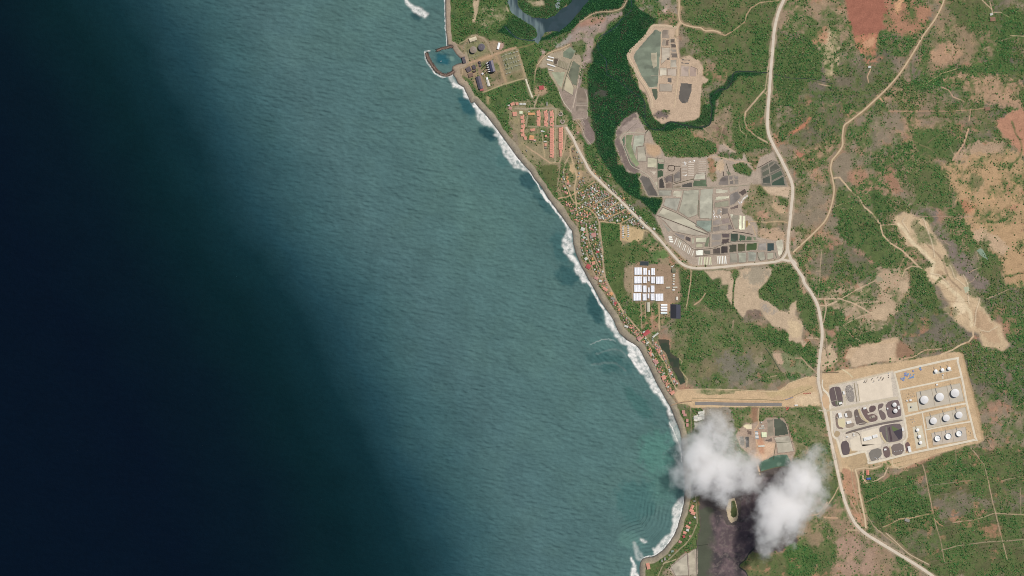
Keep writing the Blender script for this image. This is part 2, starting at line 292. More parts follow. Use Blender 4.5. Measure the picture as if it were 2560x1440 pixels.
paint(P('Z4', 1640,325, 1850,335, 2000,375, 2010,480, 2020,780, 2150,740, 2280,800, 2340,900, 2330,1010, 2430,1050, 2400,1100, 2320,1120, 2300,1440, 2290,1560, 2200,1620, 1900,1620, 1780,1660, 1660,1560, 1620,1440, 1580,1250, 1480,1180, 1400,900, 1320,740, 1420,640, 1560,480), (184, 150, 124), 0.0, 1.2, 2.5, mang=0)
paint(P('Z6', 650,90, 740,80, 850,100, 800,160, 700,210, 640,140), (112, 96, 90), 0.1, 3, 4)
paint(P('Z6', 180,290, 300,180, 450,95, 475,200, 540,300, 600,330, 640,450, 720,520, 790,620, 1000,645, 1250,630, 1420,600, 1440,480, 1490,470, 1620,580, 1700,660, 1720,580, 1760,650, 1830,760, 1860,820, 1920,640, 2080,570, 2200,860, 2270,1000, 2260,1130, 2180,1110, 2100,1050, 1940,960, 1800,970, 1770,1100, 1700,1200, 1700,1300, 1760,1440, 1200,1460, 700,1340, 680,1330, 760,1130, 700,1100, 570,1100, 460,900, 480,840, 330,830, 230,640, 180,500), SW, 0.0, 1.2, 2.5, mang=0)
paint(P('Z7', 230,240, 350,60, 700,0, 1500,0, 1560,200, 1700,250, 1800,400, 1780,560, 2060,620, 2190,600, 2190,860, 2060,930, 1400,990, 860,1010, 780,1000, 520,760, 400,680, 330,480), SW, 0.0, 1.2, 2, mang=0)
paint(P('Z6', 190,300, 300,180, 450,95, 460,170, 330,260, 260,340, 240,420, 330,640, 470,800, 440,860, 330,830, 210,580, 170,460), (118, 100, 92), 0.0, 3, 4)
paint(P('Z6', 200,290, 300,240, 440,190, 540,310, 300,345), (158, 136, 124), 0.0, 3, 3)
paint(P('Z6', 550,470, 700,480, 720,520, 730,600, 650,640, 560,600), (182, 140, 108), 0.0, 2, 3)
paint(P('Z6', 1600,730, 1720,700, 1830,790, 1800,870, 1690,840, 1610,800), GRN, 1.0, 1.5, 3, lush=.5)
paint(P('Z6', 1310,650, 1390,660, 1400,900, 1310,900), (150, 122, 92), 0.4, 3, 4)
paint(P('Z6', 1420,640, 1640,650, 1720,620, 1700,600, 1500,560, 1440,560), (110, 92, 80), 0.6, 3, 5)
paint(P('Z6', 1380,680, 1500,680, 1500,800, 1380,790), (190, 154, 124), 0.03, 3, 4)
paint(P('Z6', 1880,990, 2000,1000, 2020,1100, 1900,1080), GRN, .9, 2, 4)
paint(P('Z6', 2140,1080, 2280,1180, 2280,1230, 2160,1160), GRN, 1, 2, 4, lush=.6)
paint(P('Z6', 1920,980, 2280,1000, 2270,1130, 2180,1110, 2040,1080), (190, 156, 128), 0.0, 2, 3)
paint(P('Z6', 1925,760, 2060,680, 2120,690, 2190,780, 2240,985, 1945,985, 1935,860), (112, 104, 92), 0, 1.2, 1)
# village soils
VS = (146, 120, 92)
paint(P('V4', 310,150, 400,110, 700,150, 860,230, 870,360, 900,470, 830,700, 560,700, 450,640, 380,560, 440,480, 330,260), (142, 122, 92), 0.25, 3, 4, lush=.6)
paint(P('V4', 500,250, 580,260, 570,350, 500,350), (90, 98, 64), 0.3, 2, 2)
paint(P('V4', 590,690, 780,690, 775,880, 730,910, 640,780), (92, 98, 62), 0.25, 3, 3, lush=.5)
paint(P('V4', 860,360, 960,380, 1000,560, 1120,780, 1368,1030, 1368,1250, 1240,1200, 1150,1440, 950,1440, 930,1210, 820,1000, 760,930, 830,760, 830,620), VS, 0.4, 3, 4, lush=.55)
paint(P('Z5', 310,60, 400,60, 420,200, 380,260, 310,190), (184, 144, 106), 0.0, 1.5, 2)
paint(P('Z5', 440,200, 540,210, 540,320, 440,350), (176, 136, 102), 0.05, 2, 3)
paint(P('F', 1500,556, 1600,560, 1700,680, 1660,670, 1620,600, 1600,600, 1545,620, 1500,700), VS, 0.4, 3, 4)
paint(P('Z8', 230,60, 490,60, 560,400, 580,700, 760,1080, 900,1300, 1000,1440, 860,1440, 640,1060, 440,800, 290,640, 200,440), VS, 0.35, 3, 3, lush=.5)
paint(P('W6', 300,0, 380,0, 520,260, 620,330, 860,400, 900,560, 1010,840, 1110,1040, 1120,1080, 1020,1170, 900,980, 720,600, 560,400, 380,220), VS, 0.4, 2, 3, lush=.5)
for q in (P('Z5', 460,560, 770,410, 1240,760, 1340,860, 1500,1000, 1720,1240, 1560,1210, 1240,1130, 860,1090, 790,980, 640,850, 440,740), P('Z5', 160,480, 400,560, 420,740, 620,860, 780,980, 800,1060, 420,1110, 320,930, 210,740),
          P('Z8', 240,60, 490,60, 570,700, 570,780, 430,720, 300,560, 230,340), P('W6', 330,150, 420,130, 560,290, 760,500, 1000,830, 1100,1030, 1030,1140, 900,960, 720,580, 520,380)):
    paint(q, None, 1.15, 1, 1, 1, lush=.35)
# walled green plot, bare lots
paint(P('Z5', 880,1120, 1200,1150, 1210,1440, 870,1440), (64, 94, 48), 0.9, 1.5, 1.5, lush=.9)
paint(P('Z8', 530,85, 755,100, 780,330, 820,450, 830,700, 820,1060, 700,1010, 600,820, 560,500), (76, 92, 54), 0.85, 2.5, 3, lush=.5)
paint(P('Z8', 540,90, 750,100, 770,330, 550,340), (60, 92, 46), 1.0, 3, 2, lush=.9)
paint(P('Z8', 780,100, 1080,180, 1070,300, 960,360, 790,310), (184, 146, 106), 0.03, 1.5, 2)
paint(P('Z8', 950,340, 1130,400, 1130,560, 980,600, 790,560, 790,380), (100, 102, 66), 0.7, 4, 5, lush=.7)
paint(P('Z8', 1140,360, 1300,370, 1280,450, 1150,450), (158, 124, 94), 0.05, 3, 4)
paint(P('Z8', 1160,440, 1330,430, 1400,520, 1200,560), (98, 120, 72), 0.1, 4, 4)
paint(P('Z8', 950,640, 1420,620, 1550,680, 1540,900, 1550,1110, 1400,1120, 1240,1110, 940,1090, 830,900, 840,700), (150, 118, 94), 0.04, 2, 3)
paint(P('Z8', 830,640, 940,640, 930,1100, 850,1080), (148, 122, 96), 0.3, 3, 3)
paint(P('Z8', 1235,1130, 1290,1100, 1420,1120, 1420,1310, 1290,1260), (166, 128, 100), 0.0, 2, 3)
paint(P('Z8', 880,1110, 1030,1110, 1030,1440, 960,1440, 840,1180), (72, 96, 54), .95, 4, 4, lush=.7)
# power-station ground
PSG = (146, 118, 92)
paint(P('Z1', 690,560, 830,600, 920,480, 1040,450, 1130,500, 1200,560, 1240,540, 1400,560, 1380,640, 1520,625, 1570,680, 1690,1050, 1400,1120, 1150,1220, 1020,1230, 960,1080, 830,1020, 700,930, 720,860, 850,840, 830,780, 830,690, 800,640), PSG, 0.05, 2, 3)
paint(P('Z2', 1050,520, 1330,410, 1480,820, 1160,930, 1100,700), (128, 118, 88), 0.06, 2, 2)
paint(P('Z2', 1160,940, 1490,850, 1520,990, 1190,1090), (122, 108, 76), 0.05, 2, 2)
paint(P('Z2', 900,700, 1010,700, 1040,850, 960,860), (118, 112, 72), 0.2, 2, 2)
paint(P('Z2', 830,900, 1060,880, 1090,1060, 860,1080), (120, 102, 78), 0.1, 3, 3)
paint(P('Z2', 330,340, 600,230, 760,330, 800,470, 640,600, 400,620, 330,480), (130, 118, 84), 0.05, 2, 2)
paint(P('Z2', 600,600, 880,540, 900,590, 600,680), (170, 124, 88), 0.0, 2, 2)
paint(P('Z2', 1000,380, 1060,280, 1140,280, 1130,400, 1040,430), (168, 130, 116), 0.0, 2, 2)
paint(P('Z1', 970,0, 1060,0, 1050,150, 1010,300, 965,300, 975,180), (176, 146, 116), 0.0, 1.2, 2)
paint(P('Z1', 1060,110, 1400,100, 1400,270, 1250,300, 1180,400, 1040,290), (160, 138, 108), 0.5, 2, 4)
paint(P('Z1', 1410,60, 1470,160, 1430,170), (190, 158, 128), 0, 1, 1)
paint(P('Z1', 1780,1130, 1960,1130, 1980,1230, 1900,1280, 1780,1290), (165, 128, 100), 0.05, 2, 2)
paint(P('Z1', 1150,1260, 1210,1280, 1200,1400, 1160,1400), (170, 136, 100), 0.05, 2, 2)
# earthworks corridor and terminal
EW = (190, 150, 114)
paint(P('W4', 200,480, 240,430, 550,415, 1370,440, 1500,350, 1700,280, 1820,270, 1850,610, 1500,620, 400,630, 370,600, 250,570), EW, 0.0, 1, 1.5)
paint(P('W4', 440,425, 900,430, 880,465, 600,470, 450,455), (166, 140, 106), 0.15, 2, 3)
paint(P('W4', 1200,450, 1380,460, 1600,420, 1780,350, 1770,420, 1500,500, 1300,520), (178, 146, 104), 0, 3, 4, .6)
paint(P('W4', 1560,500, 1840,450, 1850,600, 1560,600), (200, 164, 130), 0, 3, 3)
paint(P('W1', 10,100, 160,0, 200,20, 240,120, 220,250, 60,300, 10,280), (184, 150, 120), 0.12, 3, 4)
paint(P('W1', 380,180, 460,60, 640,20, 900,-20, 880,120, 800,180, 560,240, 400,260), (188, 152, 122), 0.0, 1.6, 3)
paint(P('W1', 900,-20, 1020,30, 1100,80, 1000,130, 900,120), (142, 102, 78), 0.0, 2, 3)
term = P('W1', 50,320, 300,290, 900,200, 1200,150, 1600,80, 1660,110, 1700,300, 1780,600, 1890,1080, 1840,1115, 1700,1150, 1300,1265, 1000,1395, 870,1395, 640,1360, 440,1440, 230,1440, 200,1300, 60,700, 20,400)
paint(term, EW, 0.0, 1.2, 2)
for ring in ((1640,90, 1690,300, 1770,600, 1875,1080), (1700,330, 1800,640, 1880,1000)):
    line(P('W1', ring), 2.4, (168, 128, 92), 2, .7, 1)
paint(P('W1', 450,1270, 560,1240, 600,1350, 860,1300, 880,1380, 640,1360, 450,1400, 330,1360), (168, 132, 98), 0.08, 4, 5)
paint(P('W1', 150,470, 870,300, 940,520, 1000,820, 1030,1000, 1000,1240, 620,1340, 560,1215, 310,1270, 180,1000, 140,600), (196, 178, 160), 0.0, 1, 1)
# south-east plantation blocks
paint(P('V3', 440,420, 620,360, 900,280, 1150,150, 1480,40, 1700,0, 2250,0, 2250,1440, 1150,1440, 960,1240, 700,960, 560,860, 470,700, 430,500), (92, 92, 64), 0.8, 3, 6, lush=.5)
paint(P('V3', 450,430, 800,400, 1140,440, 1200,720, 820,790, 640,880, 520,760), (70, 86, 50), 1.0, 4, 6, lush=.85)
paint(P('V3', 1130,180, 1480,60, 1700,240, 1800,300, 1480,420, 1240,560), (68, 88, 54), 1.0, 6, 8, lush=.55)
paint(P('V3', 980,360, 1150,320, 1180,560, 1060,600), (122, 104, 88), 0.45, 6, 6)
paint(P('V3', 1240,600, 1560,500, 1900,560, 1900,720, 1400,820, 1260,760), (122, 106, 90), 0.5, 8, 8, .9, lush=.3)
paint(P('V3', 1980,440, 2250,440, 2250,700, 1960,720), (118, 102, 88), 0.5, 8, 8, lush=.3)
paint(P('V3', 1960,780, 2250,760, 2250,1000, 2060,960), (76, 92, 58), 1.0, 6, 8, lush=.7)
paint(P('V3', 1300,1160, 1560,1100, 1620,1300, 1360,1320), (80, 96, 54), 1, 6, 8, lush=.8)
paint(P('V3', 860,940, 1260,860, 1340,1100, 980,1200), (110, 98, 76), 0.6, 8, 8)
paint(P('V3', -100,560, 260,560, 420,940, 800,1200, 960,1440, 60,1440, -150,1000), (146, 114, 90), 0.32, 5, 8)
paint(P('V3', 120,1000, 440,980, 620,1200, 560,1440, 130,1440), (158, 122, 102), 0.12, 8, 8)
paint(P('V3', -50,1000, 90,960, 110,1440, -100,1440), GRN, .9, 6, 8, lush=.7)
paint(P('V3', 800,1200, 1000,1260, 1050,1320, 860,1340), GRN, .9, 4, 5, lush=.6)
paint(P('V3', 260,0, 480,60, 500,230, 330,230, 260,180), (176, 140, 106), 0.12, 3, 4)
paint(P('V3', 180,200, 350,260, 400,560, 460,880, 380,860, 220,480), (170, 118, 90), 0.15, 3, 5)
paint(P('V3', -20,-10, 100,0, 160,420, 100,640, -20,660), (86, 94, 66), .85, 4, 6)
# south: lagoon of dark mud and its banks
paint(P('W4', 780,620, 1420,620, 1840,610, 1900,900, 1960,1200, 1990,1440, 1700,1440, 1560,1200, 1480,900, 1280,720, 1080,840, 880,840, 800,720), (128, 112, 82), 0.6, 4, 6, lush=.5)
paint(P('W4', 1060,620, 1150,620, 1160,820, 1090,840), (142, 100, 76), 0.05, 2, 3)
paint(P('W4', 940,860, 1000,800, 1080,810, 1160,780, 1260,740, 1440,740, 1490,830, 1540,1000, 1560,1140, 1500,1300, 1180,1340, 1080,1210, 960,1080, 900,940), (160, 132, 114), 0.0, 1.5, 3)
paint(P('W4', 1080,1210, 1150,1100, 1150,1020, 1350,1020, 1320,1150, 1200,1220), (194, 152, 124), 0.0, 2, 3)
paint(P('W4', 1100,880, 1150,880, 1220,1020, 1220,1150, 1140,1150, 1130,1000), (178, 122, 94), 0.0, 2, 2)
paint(P('W4', 320,640, 400,640, 400,900, 340,880), (110, 96, 72), 0.5, 2, 3)
paint(P('W4', 540,620, 850,620, 900,900, 540,900), (134, 122, 108), 0.05, 3, 3)
paint(P('W5', 640,380, 1000,300, 1500,100, 2080,100, 2100,1100, 1600,1200, 1500,1150, 1560,1440, 880,1440, 860,1000, 900,640, 780,500), (86, 76, 72), 0.0, 3, 4)
paint(P('W5', 1480,1160, 1620,1180, 1900,1180, 2060,1050, 2200,1000, 2500,1040, 2500,1500, 1500,1500, 1400,1300), (98, 94, 60), .65, 3, 5, lush=.5)
paint(P('W5', 1920,1140, 2100,1040, 2260,1100, 2400,1300, 2300,1440, 1980,1440, 1920,1260), (62, 94, 46), 1, 4, 6, lush=.9)
paint(P('W5', 2100,600, 2440,560, 2500,1000, 2260,1100, 2120,1060), (140, 112, 86), .4, 4, 6, lush=.6)
paint(P('W5', 250,1260, 420,1230, 560,1130, 700,950, 780,620, 800,480, 890,480, 910,860, 860,1040, 700,1180, 500,1360, 440,1440, 250,1440), (84, 92, 58), 0.75, 2, 3, lush=.6)
paint(P('W5', 520,1350, 700,1190, 850,1110, 880,1110, 890,1440, 620,1440), (166, 146, 130), 0.0, 1.5, 2)

# tracks and dirt lanes (worn soil)
TR = (188, 152, 120)
tracks = [
 (P('V1', 0,275, 60,300, 120,320, 200,270, 290,200, 310,130, 350,70, 430,25, 600,3), 2.6, (176,136,104)),
 (P('V1', 480,800, 430,860, 370,930, 300,1010, 290,1090, 320,1160, 390,1220, 500,1285), 3.6, (180,146,116)),
 (P('V1', 480,800, 500,640, 530,520), 2.4, (180,146,112)),
 (P('V1', 485,830, 510,815), 3, (180,146,112)), (P('V1', 470,830, 515,870), 2.4, (180,146,112)),
 (P('V1', 240,1100, 260,1180, 310,1220, 300,1270), 1.4, (160,136,104)),
 (P('V1', 960,755, 1065,775), 1.6, (190,150,118)),
 (P('V2', 1060,0, 1150,80, 1160,120), 1.8, (186,152,120)), (P('V2', 1130,0, 1150,80), 1.4, (186,152,120)), (P('V2', 1160,110, 1230,110, 1300,150), 1.4, (186,152,120)),
 (P('V2', 60,620, 30,690, 40,740), 2, (190,146,112)), (P('V2', 120,860, 170,910), 4, (190,140,104)),
 (P('V2', 220,1000, 700,1000, 950,990, 1110,970), 1.6, (176,128,98)), (P('V2', 960,990, 945,1090), 1.8, (186,140,108)),
 (P('V2', 560,750, 700,660, 830,620), 1.6, (170,142,100)), (P('V2', 690,780, 760,810, 800,870, 900,910), 2, (186,140,112)),
 (P('V2', 940,1160, 900,1290, 800,1440), 4, (184,138,108)), (P('V2', 1200,1140, 1310,1290, 1430,1400), 1.4, (150,118,90)),
 (P('V2', 1320,320, 1440,325), 1.4, (176,148,110)),
 (P('W8', 125,130, 170,125, 240,210, 310,270, 350,340, 410,390, 460,460, 480,540, 540,600, 620,650, 720,750, 760,780), 3.4, (196,158,124)),
 (P('W8', 470,470, 570,460), 2, (188,150,118)), (P('W8', 100,350, 180,320, 250,295), 1.4, (166,134,100)),
 (P('W8', 650,675, 600,770), 1.4, (180,136,106)), (P('W8', 620,840, 640,790, 690,765, 740,770), 2.4, (186,150,118)),
 (P('W8', 0,1000, 180,1000, 290,1040, 390,1100), 3, (190,154,124)), (P('W8', 180,1000, 300,930, 420,870), 2.2, (186,150,120)),
 (P('W8', 0,1045, 70,1050, 150,1020), 2.4, (190,154,124)), (P('W8', 65,1000, 75,1060, 55,1170), 2.2, (186,150,120)),
 (P('W8', 290,1030, 460,1020), 1.6, (186,150,120)), (P('W8', 200,1190, 270,1150, 330,1120, 400,1110), 2, (180,146,116)), (P('W8', 200,1190, 250,1260, 330,1310), 1.6, (176,140,110)),
 (P('W8', 15,990, 30,800, 40,640), 1.6, (168,138,110)), (P('W8', 0,800, 30,800), 1.2, (168,138,110)),
 (P('W8', 1130,1200, 1135,1270, 1100,1310, 1040,1330, 980,1370, 900,1400), 3.4, (196,158,124)), (P('W8', 580,1440, 700,1420, 780,1370, 900,1360), 2.6, (184,142,110)),
 (P('W8', 700,408, 1130,408), 1.2, (160,124,102)), (P('W8', 1190,720, 1190,770, 1100,810), 1.4, (176,138,110)), (P('W8', 1390,930, 1230,1000), 1.8, (170,136,108)),
 (P('W7', 240,80, 215,250, 185,460, 170,530), 2.4, (176,140,112)), (P('W7', 265,490, 340,440, 400,350), 3, (176,136,106)),
 (P('W7', 735,680, 730,790), 2, (160,128,104)), (P('W7', 1610,890, 1700,885, 1760,900), 1.8, (184,150,120)),
 (P('W7', 1820,780, 1850,900, 1880,1140), 1.8, (160,130,104)), (P('W7', 1480,1130, 1560,1130, 1640,1220, 1740,1310), 2.4, (170,132,104)),
 (P('W7', 1820,700, 1850,560, 1830,430), 1.8, (180,146,118)), (P('W7', 1150,1360, 1260,1335), 1.6, (164,136,104)),
 (P('V3', 1110,190, 1140,290, 1180,500, 1220,700, 1240,770, 1270,900), 1.9, (176,138,110)),
 (P('V3', 1270,900, 1310,1040, 1360,1290), 1.4, (160,128,100)), (P('V3', 830,800, 1000,780, 1220,735), 2.4, (190,148,112)), (P('V3', 640,900, 760,850, 830,810), 1.6, (176,140,108)),
 (P('V3', 1650,0, 1720,80, 1800,180, 1830,300, 1860,420, 1900,620, 1930,730, 1970,900, 2060,1250), 1.9, (176,140,112)),
 (P('V3', 1930,730, 1720,800, 1450,840), 1.7, (176,142,112)), (P('V3', 1930,735, 2250,750), 1.7, (176,142,112)), (P('V3', 1320,1150, 1500,1100, 1800,1060, 2250,1030), 1.5, (160,134,106)),
 (P('V3', 470,610, 620,530, 810,440), 1.5, (160,118,90)), (P('V3', 2210,450, 2215,750), 1.2, (160,132,104)), (P('V3', 2000,370, 2250,310), 1.3, (160,132,104)),
 (P('V3', 1230,780, 1300,860, 1340,880), 1.6, (186,130,96)), (P('V3', 1480,0, 1490,200), 1.2, (150,128,100)), (P('V3', 1200,420, 1700,360), 1.1, (140,120,96)),
 (P('V3', 300,200, 330,430, 360,560, 440,850), 1.8, (164,134,104)), (P('V3', 270,550, 340,660, 380,740), 1.6, (180,140,112)),
 (P('V3', 0,690, 60,620, 110,540, 160,440), 2.2, (182,146,114)), (P('V3', 0,780, 150,790), 3, (180,134,104)),
 (P('V3', 440,220, 440,340, 480,390, 600,360, 680,310, 720,220), 2.2, (196,160,128)), (P('V3', 760,140, 780,210, 850,230, 1000,170), 2.0, (196,160,126)),
 (P('V3', 270,920, 400,930), 2, (176,144,112)), (P('V3', 470,740, 560,880, 700,1000, 900,1150, 1000,1240), 2.2, (170,138,108)),
 (P('Z6', 1560,0, 1420,470, 1415,600), 1.4, (150,120,96)), (P('Z6', 1240,290, 1310,355), 1.6, (170,136,106)),
 (P('Z6', 1310,640, 1410,630, 1640,690, 1720,690, 1830,720), 3.2, (178,144,118)), (P('Z6', 1480,480, 1620,580), 3, (176,144,120)),
 (P('Z7', 1690,325, 1900,340, 2190,320, 2250,350), 2, (180,142,108)), (P('Z7', 1720,400, 1760,530), 1.6, (180,142,108)),
 (P('Z7', 770,1060, 775,1219), 2.2, (176,138,108)), (P('Z7', 300,530, 400,640, 780,1000), 2, (160,134,106)),
 # power station yards
 (P('Z2', 350,710, 600,650, 850,560, 950,520, 1350,390), 5.5, (172,132,102)), (P('Z2', 1350,390, 1400,450, 1470,700, 1560,1010), 5, (160,132,100)),
 (P('Z2', 480,150, 580,155, 700,200, 790,300, 850,450, 890,530), 3.6, (160,136,108)), (P('Z2', 950,550, 1060,800, 1160,1110), 5, (162,128,96)),
 (P('Z2', 1540,1010, 1150,1110, 700,1290), 3, (166,140,104)), (P('Z2', 360,500, 400,690), 4.5, (158,138,112)), (P('Z2', 600,700, 660,960, 740,1240), 6, (142,112,90)),
 (P('Z2', 150,340, 250,300, 330,260, 480,170), 1.6, (156,136,100)), (P('Z2', 280,780, 290,900, 250,980), 2.2, (172,140,108)),
 (P('Z1', 1740,1290, 1850,1260, 1790,1440), 2, (168,134,104)), (P('Z1', 1840,850, 1800,960, 1790,1100), 2.6, (166,132,104)),
 (P('Z1', 1560,640, 1700,610, 1780,580), 4, (126,108,70)),
 # estate lanes
 (P('Z3', 860,50, 820,130, 780,200, 760,320), 3.5, (160,136,110)), (P('Z3', 380,330, 600,340, 760,330, 1180,330), 4.0, (156,136,112)),
 (P('Z3', 640,460, 600,680, 780,690, 1190,700), 2.4, (150,134,104)), (P('Z3', 1190,340, 1190,700, 1180,1400), 3.6, (158,138,108)), (P('Z3', 1180,680, 1400,680), 5, (160,138,118)),
 (P('Z3', 1370,700, 1390,900, 1360,1150, 1260,1440), 2.6, (172,140,108)), (P('Z3', 930,880, 940,1000, 970,1300), 2.2, (172,140,106)),
 (P('Z3', 610,1090, 720,1170, 900,1290, 1080,1420), 2.6, (182,142,112)), (P('Z3', 1080,1420, 1270,1410), 2.2, (172,140,106)), (P('Z3', 640,1080, 780,1320), 1.4, (150,124,94)),
 (P('Z3', 1060,380, 1060,640), 4, (150,128,116)),
 # village lanes
 (P('Z3', 1560,1060, 1480,1120, 1490,1240, 1560,1440), 2.8, (180,144,108)), (P('Z3', 1480,1260, 1360,1440), 2.0, (172,140,108)),
 (P('Z5', 360,0, 430,200, 440,300, 400,500, 420,680, 430,760, 450,900, 470,980), 2.6, (182,146,112)), (P('Z5', 270,0, 215,130, 220,330), 2.0, (168,140,110)),
 (P('Z5', 130,0, 130,300, 95,470), 1.6, (150,130,104)), (P('Z5', 0,75, 130,75), 1.6, (150,122,94)),
 (P('Z5', 240,390, 300,560, 380,740), 2.4, (180,142,110)), (P('Z5', 110,690, 270,660, 440,580, 600,500, 780,390), 2.6, (184,140,106)),
 (P('Z5', 490,770, 660,690, 880,560), 2.4, (184,146,112)), (P('Z5', 670,860, 860,750, 1070,640), 2.2, (180,142,110)), (P('Z5', 810,970, 980,880, 1190,770), 2.3, (184,148,114)),
 (P('Z5', 900,1100, 1060,1020, 1320,890), 2.4, (188,138,106)), (P('Z5', 390,760, 470,780, 640,860, 760,950, 820,1040, 850,1100), 2.8, (184,142,108)),
 (P('Z5', 780,680, 900,790, 1000,890, 1120,1000), 1.8, (180,136,110)), (P('Z5', 850,1100, 960,1110, 1220,1140, 1240,1130, 1350,1070, 1470,1010), 2.2, (182,146,110)),
 (P('Z5', 590,1100, 680,1050, 800,1030), 1.8, (160,140,112)), (P('Z5', 850,1100, 850,1440), 3.8, (170,136,106)), (P('Z5', 1230,1140, 1240,1440), 3.6, (184,134,100)),
 (P('Z5', 460,920, 590,860), 2.0, (180,142,108)), (P('Z5', 610,1200, 640,1440), 2.4, (160,136,110)), (P('Z5', 1640,1260, 1720,1290), 2.0, (180,150,110)),
 (P('Z8', 500,60, 540,400, 565,700, 590,820, 700,1030, 820,1260), 3.6, (170,138,110)), (P('Z8', 340,180, 380,340, 430,500, 520,700, 570,780), 2.6, (170,138,110)),
 (P('Z8', 320,400, 400,620, 440,740, 490,800, 560,780), 2.6, (166,132,106)), (P('Z8', 360,340, 470,330), 1.8, (170,138,110)), (P('Z8', 930,640, 930,1110), 2.2, (166,136,108)),
 (P('Z8', 330,760, 440,780), 4.0, (130,104,84)), (P('Z8', 1040,1120, 1050,1440), 2.2, (150,126,98)), (P('Z8', 1100,1110, 1095,1300), 2.0, (166,134,106)), (P('Z8', 1280,1270, 1270,1440), 1.6, (176,146,110)),
 (P('W6', 350,0, 430,130, 560,290, 700,430, 760,520, 860,640, 950,780, 1010,950, 1080,1090, 1130,1120), 2.8, (186,148,116)), (P('W6', 860,0, 870,340), 2.0, (176,142,104)),
 (P('W6', 1120,700, 1160,740, 1130,830, 1180,910, 1225,960, 1215,1060), 2.2, (172,144,108)), (P('W6', 770,30, 780,350), 1.6, (150,120,94)),
 (P('W5', 860,480, 880,800, 830,930, 740,1060, 600,1180, 480,1290, 410,1440), 2.4, (150,130,102)), (P('W5', 620,1240, 480,1290), 2.2, (170,146,116)),
 (P('W4', 390,620, 400,900), 1.8, (150,126,100)), (P('W4', 1155,640, 1150,820, 1110,880, 1130,1000, 1150,1120, 1120,1220, 1160,1340), 2.4, (184,144,112)),
 (P('W4', 1070,1210, 1140,1240, 1170,1380), 2.6, (190,152,122)), (P('W1', 300,290, 360,330, 410,375), 2.2, (206,182,146)), (P('W1', 60,320, 250,320), 2.0, (96,78,60)),
 (P('W1', 100,20, 130,160), 1.6, (110,90,70)), (P('W5', 2440,560, 2330,700, 2200,720), 2.6, (184,142,112)),
]
for pts, w, c in tracks:
    line(pts, w, c, 1.1, .92, 1.2, dens=0.0, clear=0.6)
# gullies, footpaths and shrub-lined drains over the eastern ground
for k in range(46):
    r2 = random.Random(900 + k); x, y = r2.uniform(1980, 2540), r2.uniform(10, 860); a = r2.uniform(1.0, 2.4) if k % 2 else r2.uniform(-.5, .9); pts = [(x, y)]
    for j in range(r2.randint(6, 16)): a += r2.uniform(-.4, .4); x += 9 * math.cos(a); y += 9 * math.sin(a); pts.append((x, y))
    if k % 3 == 0: line(pts, r2.uniform(3, 7), (92, 100, 66), 3, .6, 4, dens=.95)
    else: line(pts, r2.uniform(.7, 1.5), (182, 146, 118) if k % 2 else (150, 112, 86), 1.6, .5, 3, dens=.1)
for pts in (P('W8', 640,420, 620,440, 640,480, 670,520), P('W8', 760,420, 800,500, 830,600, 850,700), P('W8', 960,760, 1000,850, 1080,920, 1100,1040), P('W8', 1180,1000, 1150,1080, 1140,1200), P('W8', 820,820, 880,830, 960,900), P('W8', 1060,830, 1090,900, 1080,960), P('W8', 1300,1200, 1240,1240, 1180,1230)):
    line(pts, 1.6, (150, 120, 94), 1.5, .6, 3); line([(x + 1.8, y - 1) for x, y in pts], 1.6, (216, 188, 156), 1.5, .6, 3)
# faint plantation rows
for k in range(26):
    y = 60 + k * 52
    line([(2150 + 5 * k % 40, 1120 + y / 4.5 + 30), (2560, 1120 + y / 4.5 - 55)], 0.9, (134, 112, 90), 1.2, .42, 3, dens=0.25)

# patchy regrowth everywhere between open ground and thicket
Dn = np.where((Dn > .04) & (Dn < .9), np.clip(Dn + (fbm(GX, GY, 34, 441, 4) - .5) * 2.1 + (fbm(GX, GY, 11, 446, 3) - .5) * .7 + .03, .03, 1.0), Dn)
Cg[:] = mixc(Cg, Cg * np.array([.80, .86, .84], np.float32), sm(.5, .72, fbm(GX, GY, 26, 461, 5)) * .9 * (Dn > .04))
Cg[:] = mixc(Cg, Cg * np.array([1.22, 1.16, 1.12], np.float32), sm(.55, .72, fbm(GX, GY, 17, 481, 4)) * .8 * (Dn > .04) * (Dn < .8))

Cg[:] = mixc(Cg, linA((166, 108, 82)), sm(.6, .74, fbm(GX, GY, 20, 521, 5)) * sm(.45, .6, fbm(GX, GY, 160, 541, 3)) * .8 * (Dn > .1) * (GX > 1640))
# beach
bw = 17 + 10 * (fbm(GX, GY, 40, 77, 3) - 0.5)
bw = np.where(GY < 150, 14 + 4 * (n3 - .5), bw); bw = np.where((GY > 640) & (GY < 695), 8, bw)
bm = (1 - sm(bw - 1.5, bw + 1.0, dS)) * (dS > -60)
gull = sm(0.42, 0.62, fbm(GX, GY, 10, 91, 3))
bcol = mixc(linA((130, 117, 102)) * np.ones_like(Cg), linA((160, 140, 116)), np.clip(sm(3, 16, dS) * 0.7 + gull * .35 - .1, 0, 1))
bcol = mixc(bcol, linA((165, 136, 114)), sm(0.6, 0.9, 1 - sm(120, 420, GY)) * .7)
bcol = mixc(bcol, linA((84, 78, 74)), 1 - sm(0.5, 5.0, dS + 2.5 * (n3 - .5)))
Cg[:] = mixc(Cg, bcol, bm); Dn *= (1 - bm); CL = np.maximum(CL, (bm > .3).astype(np.float32))
Cg[:] *= (0.93 + 0.16 * fbm(GX, GY, 5, 301, 3))[..., None]

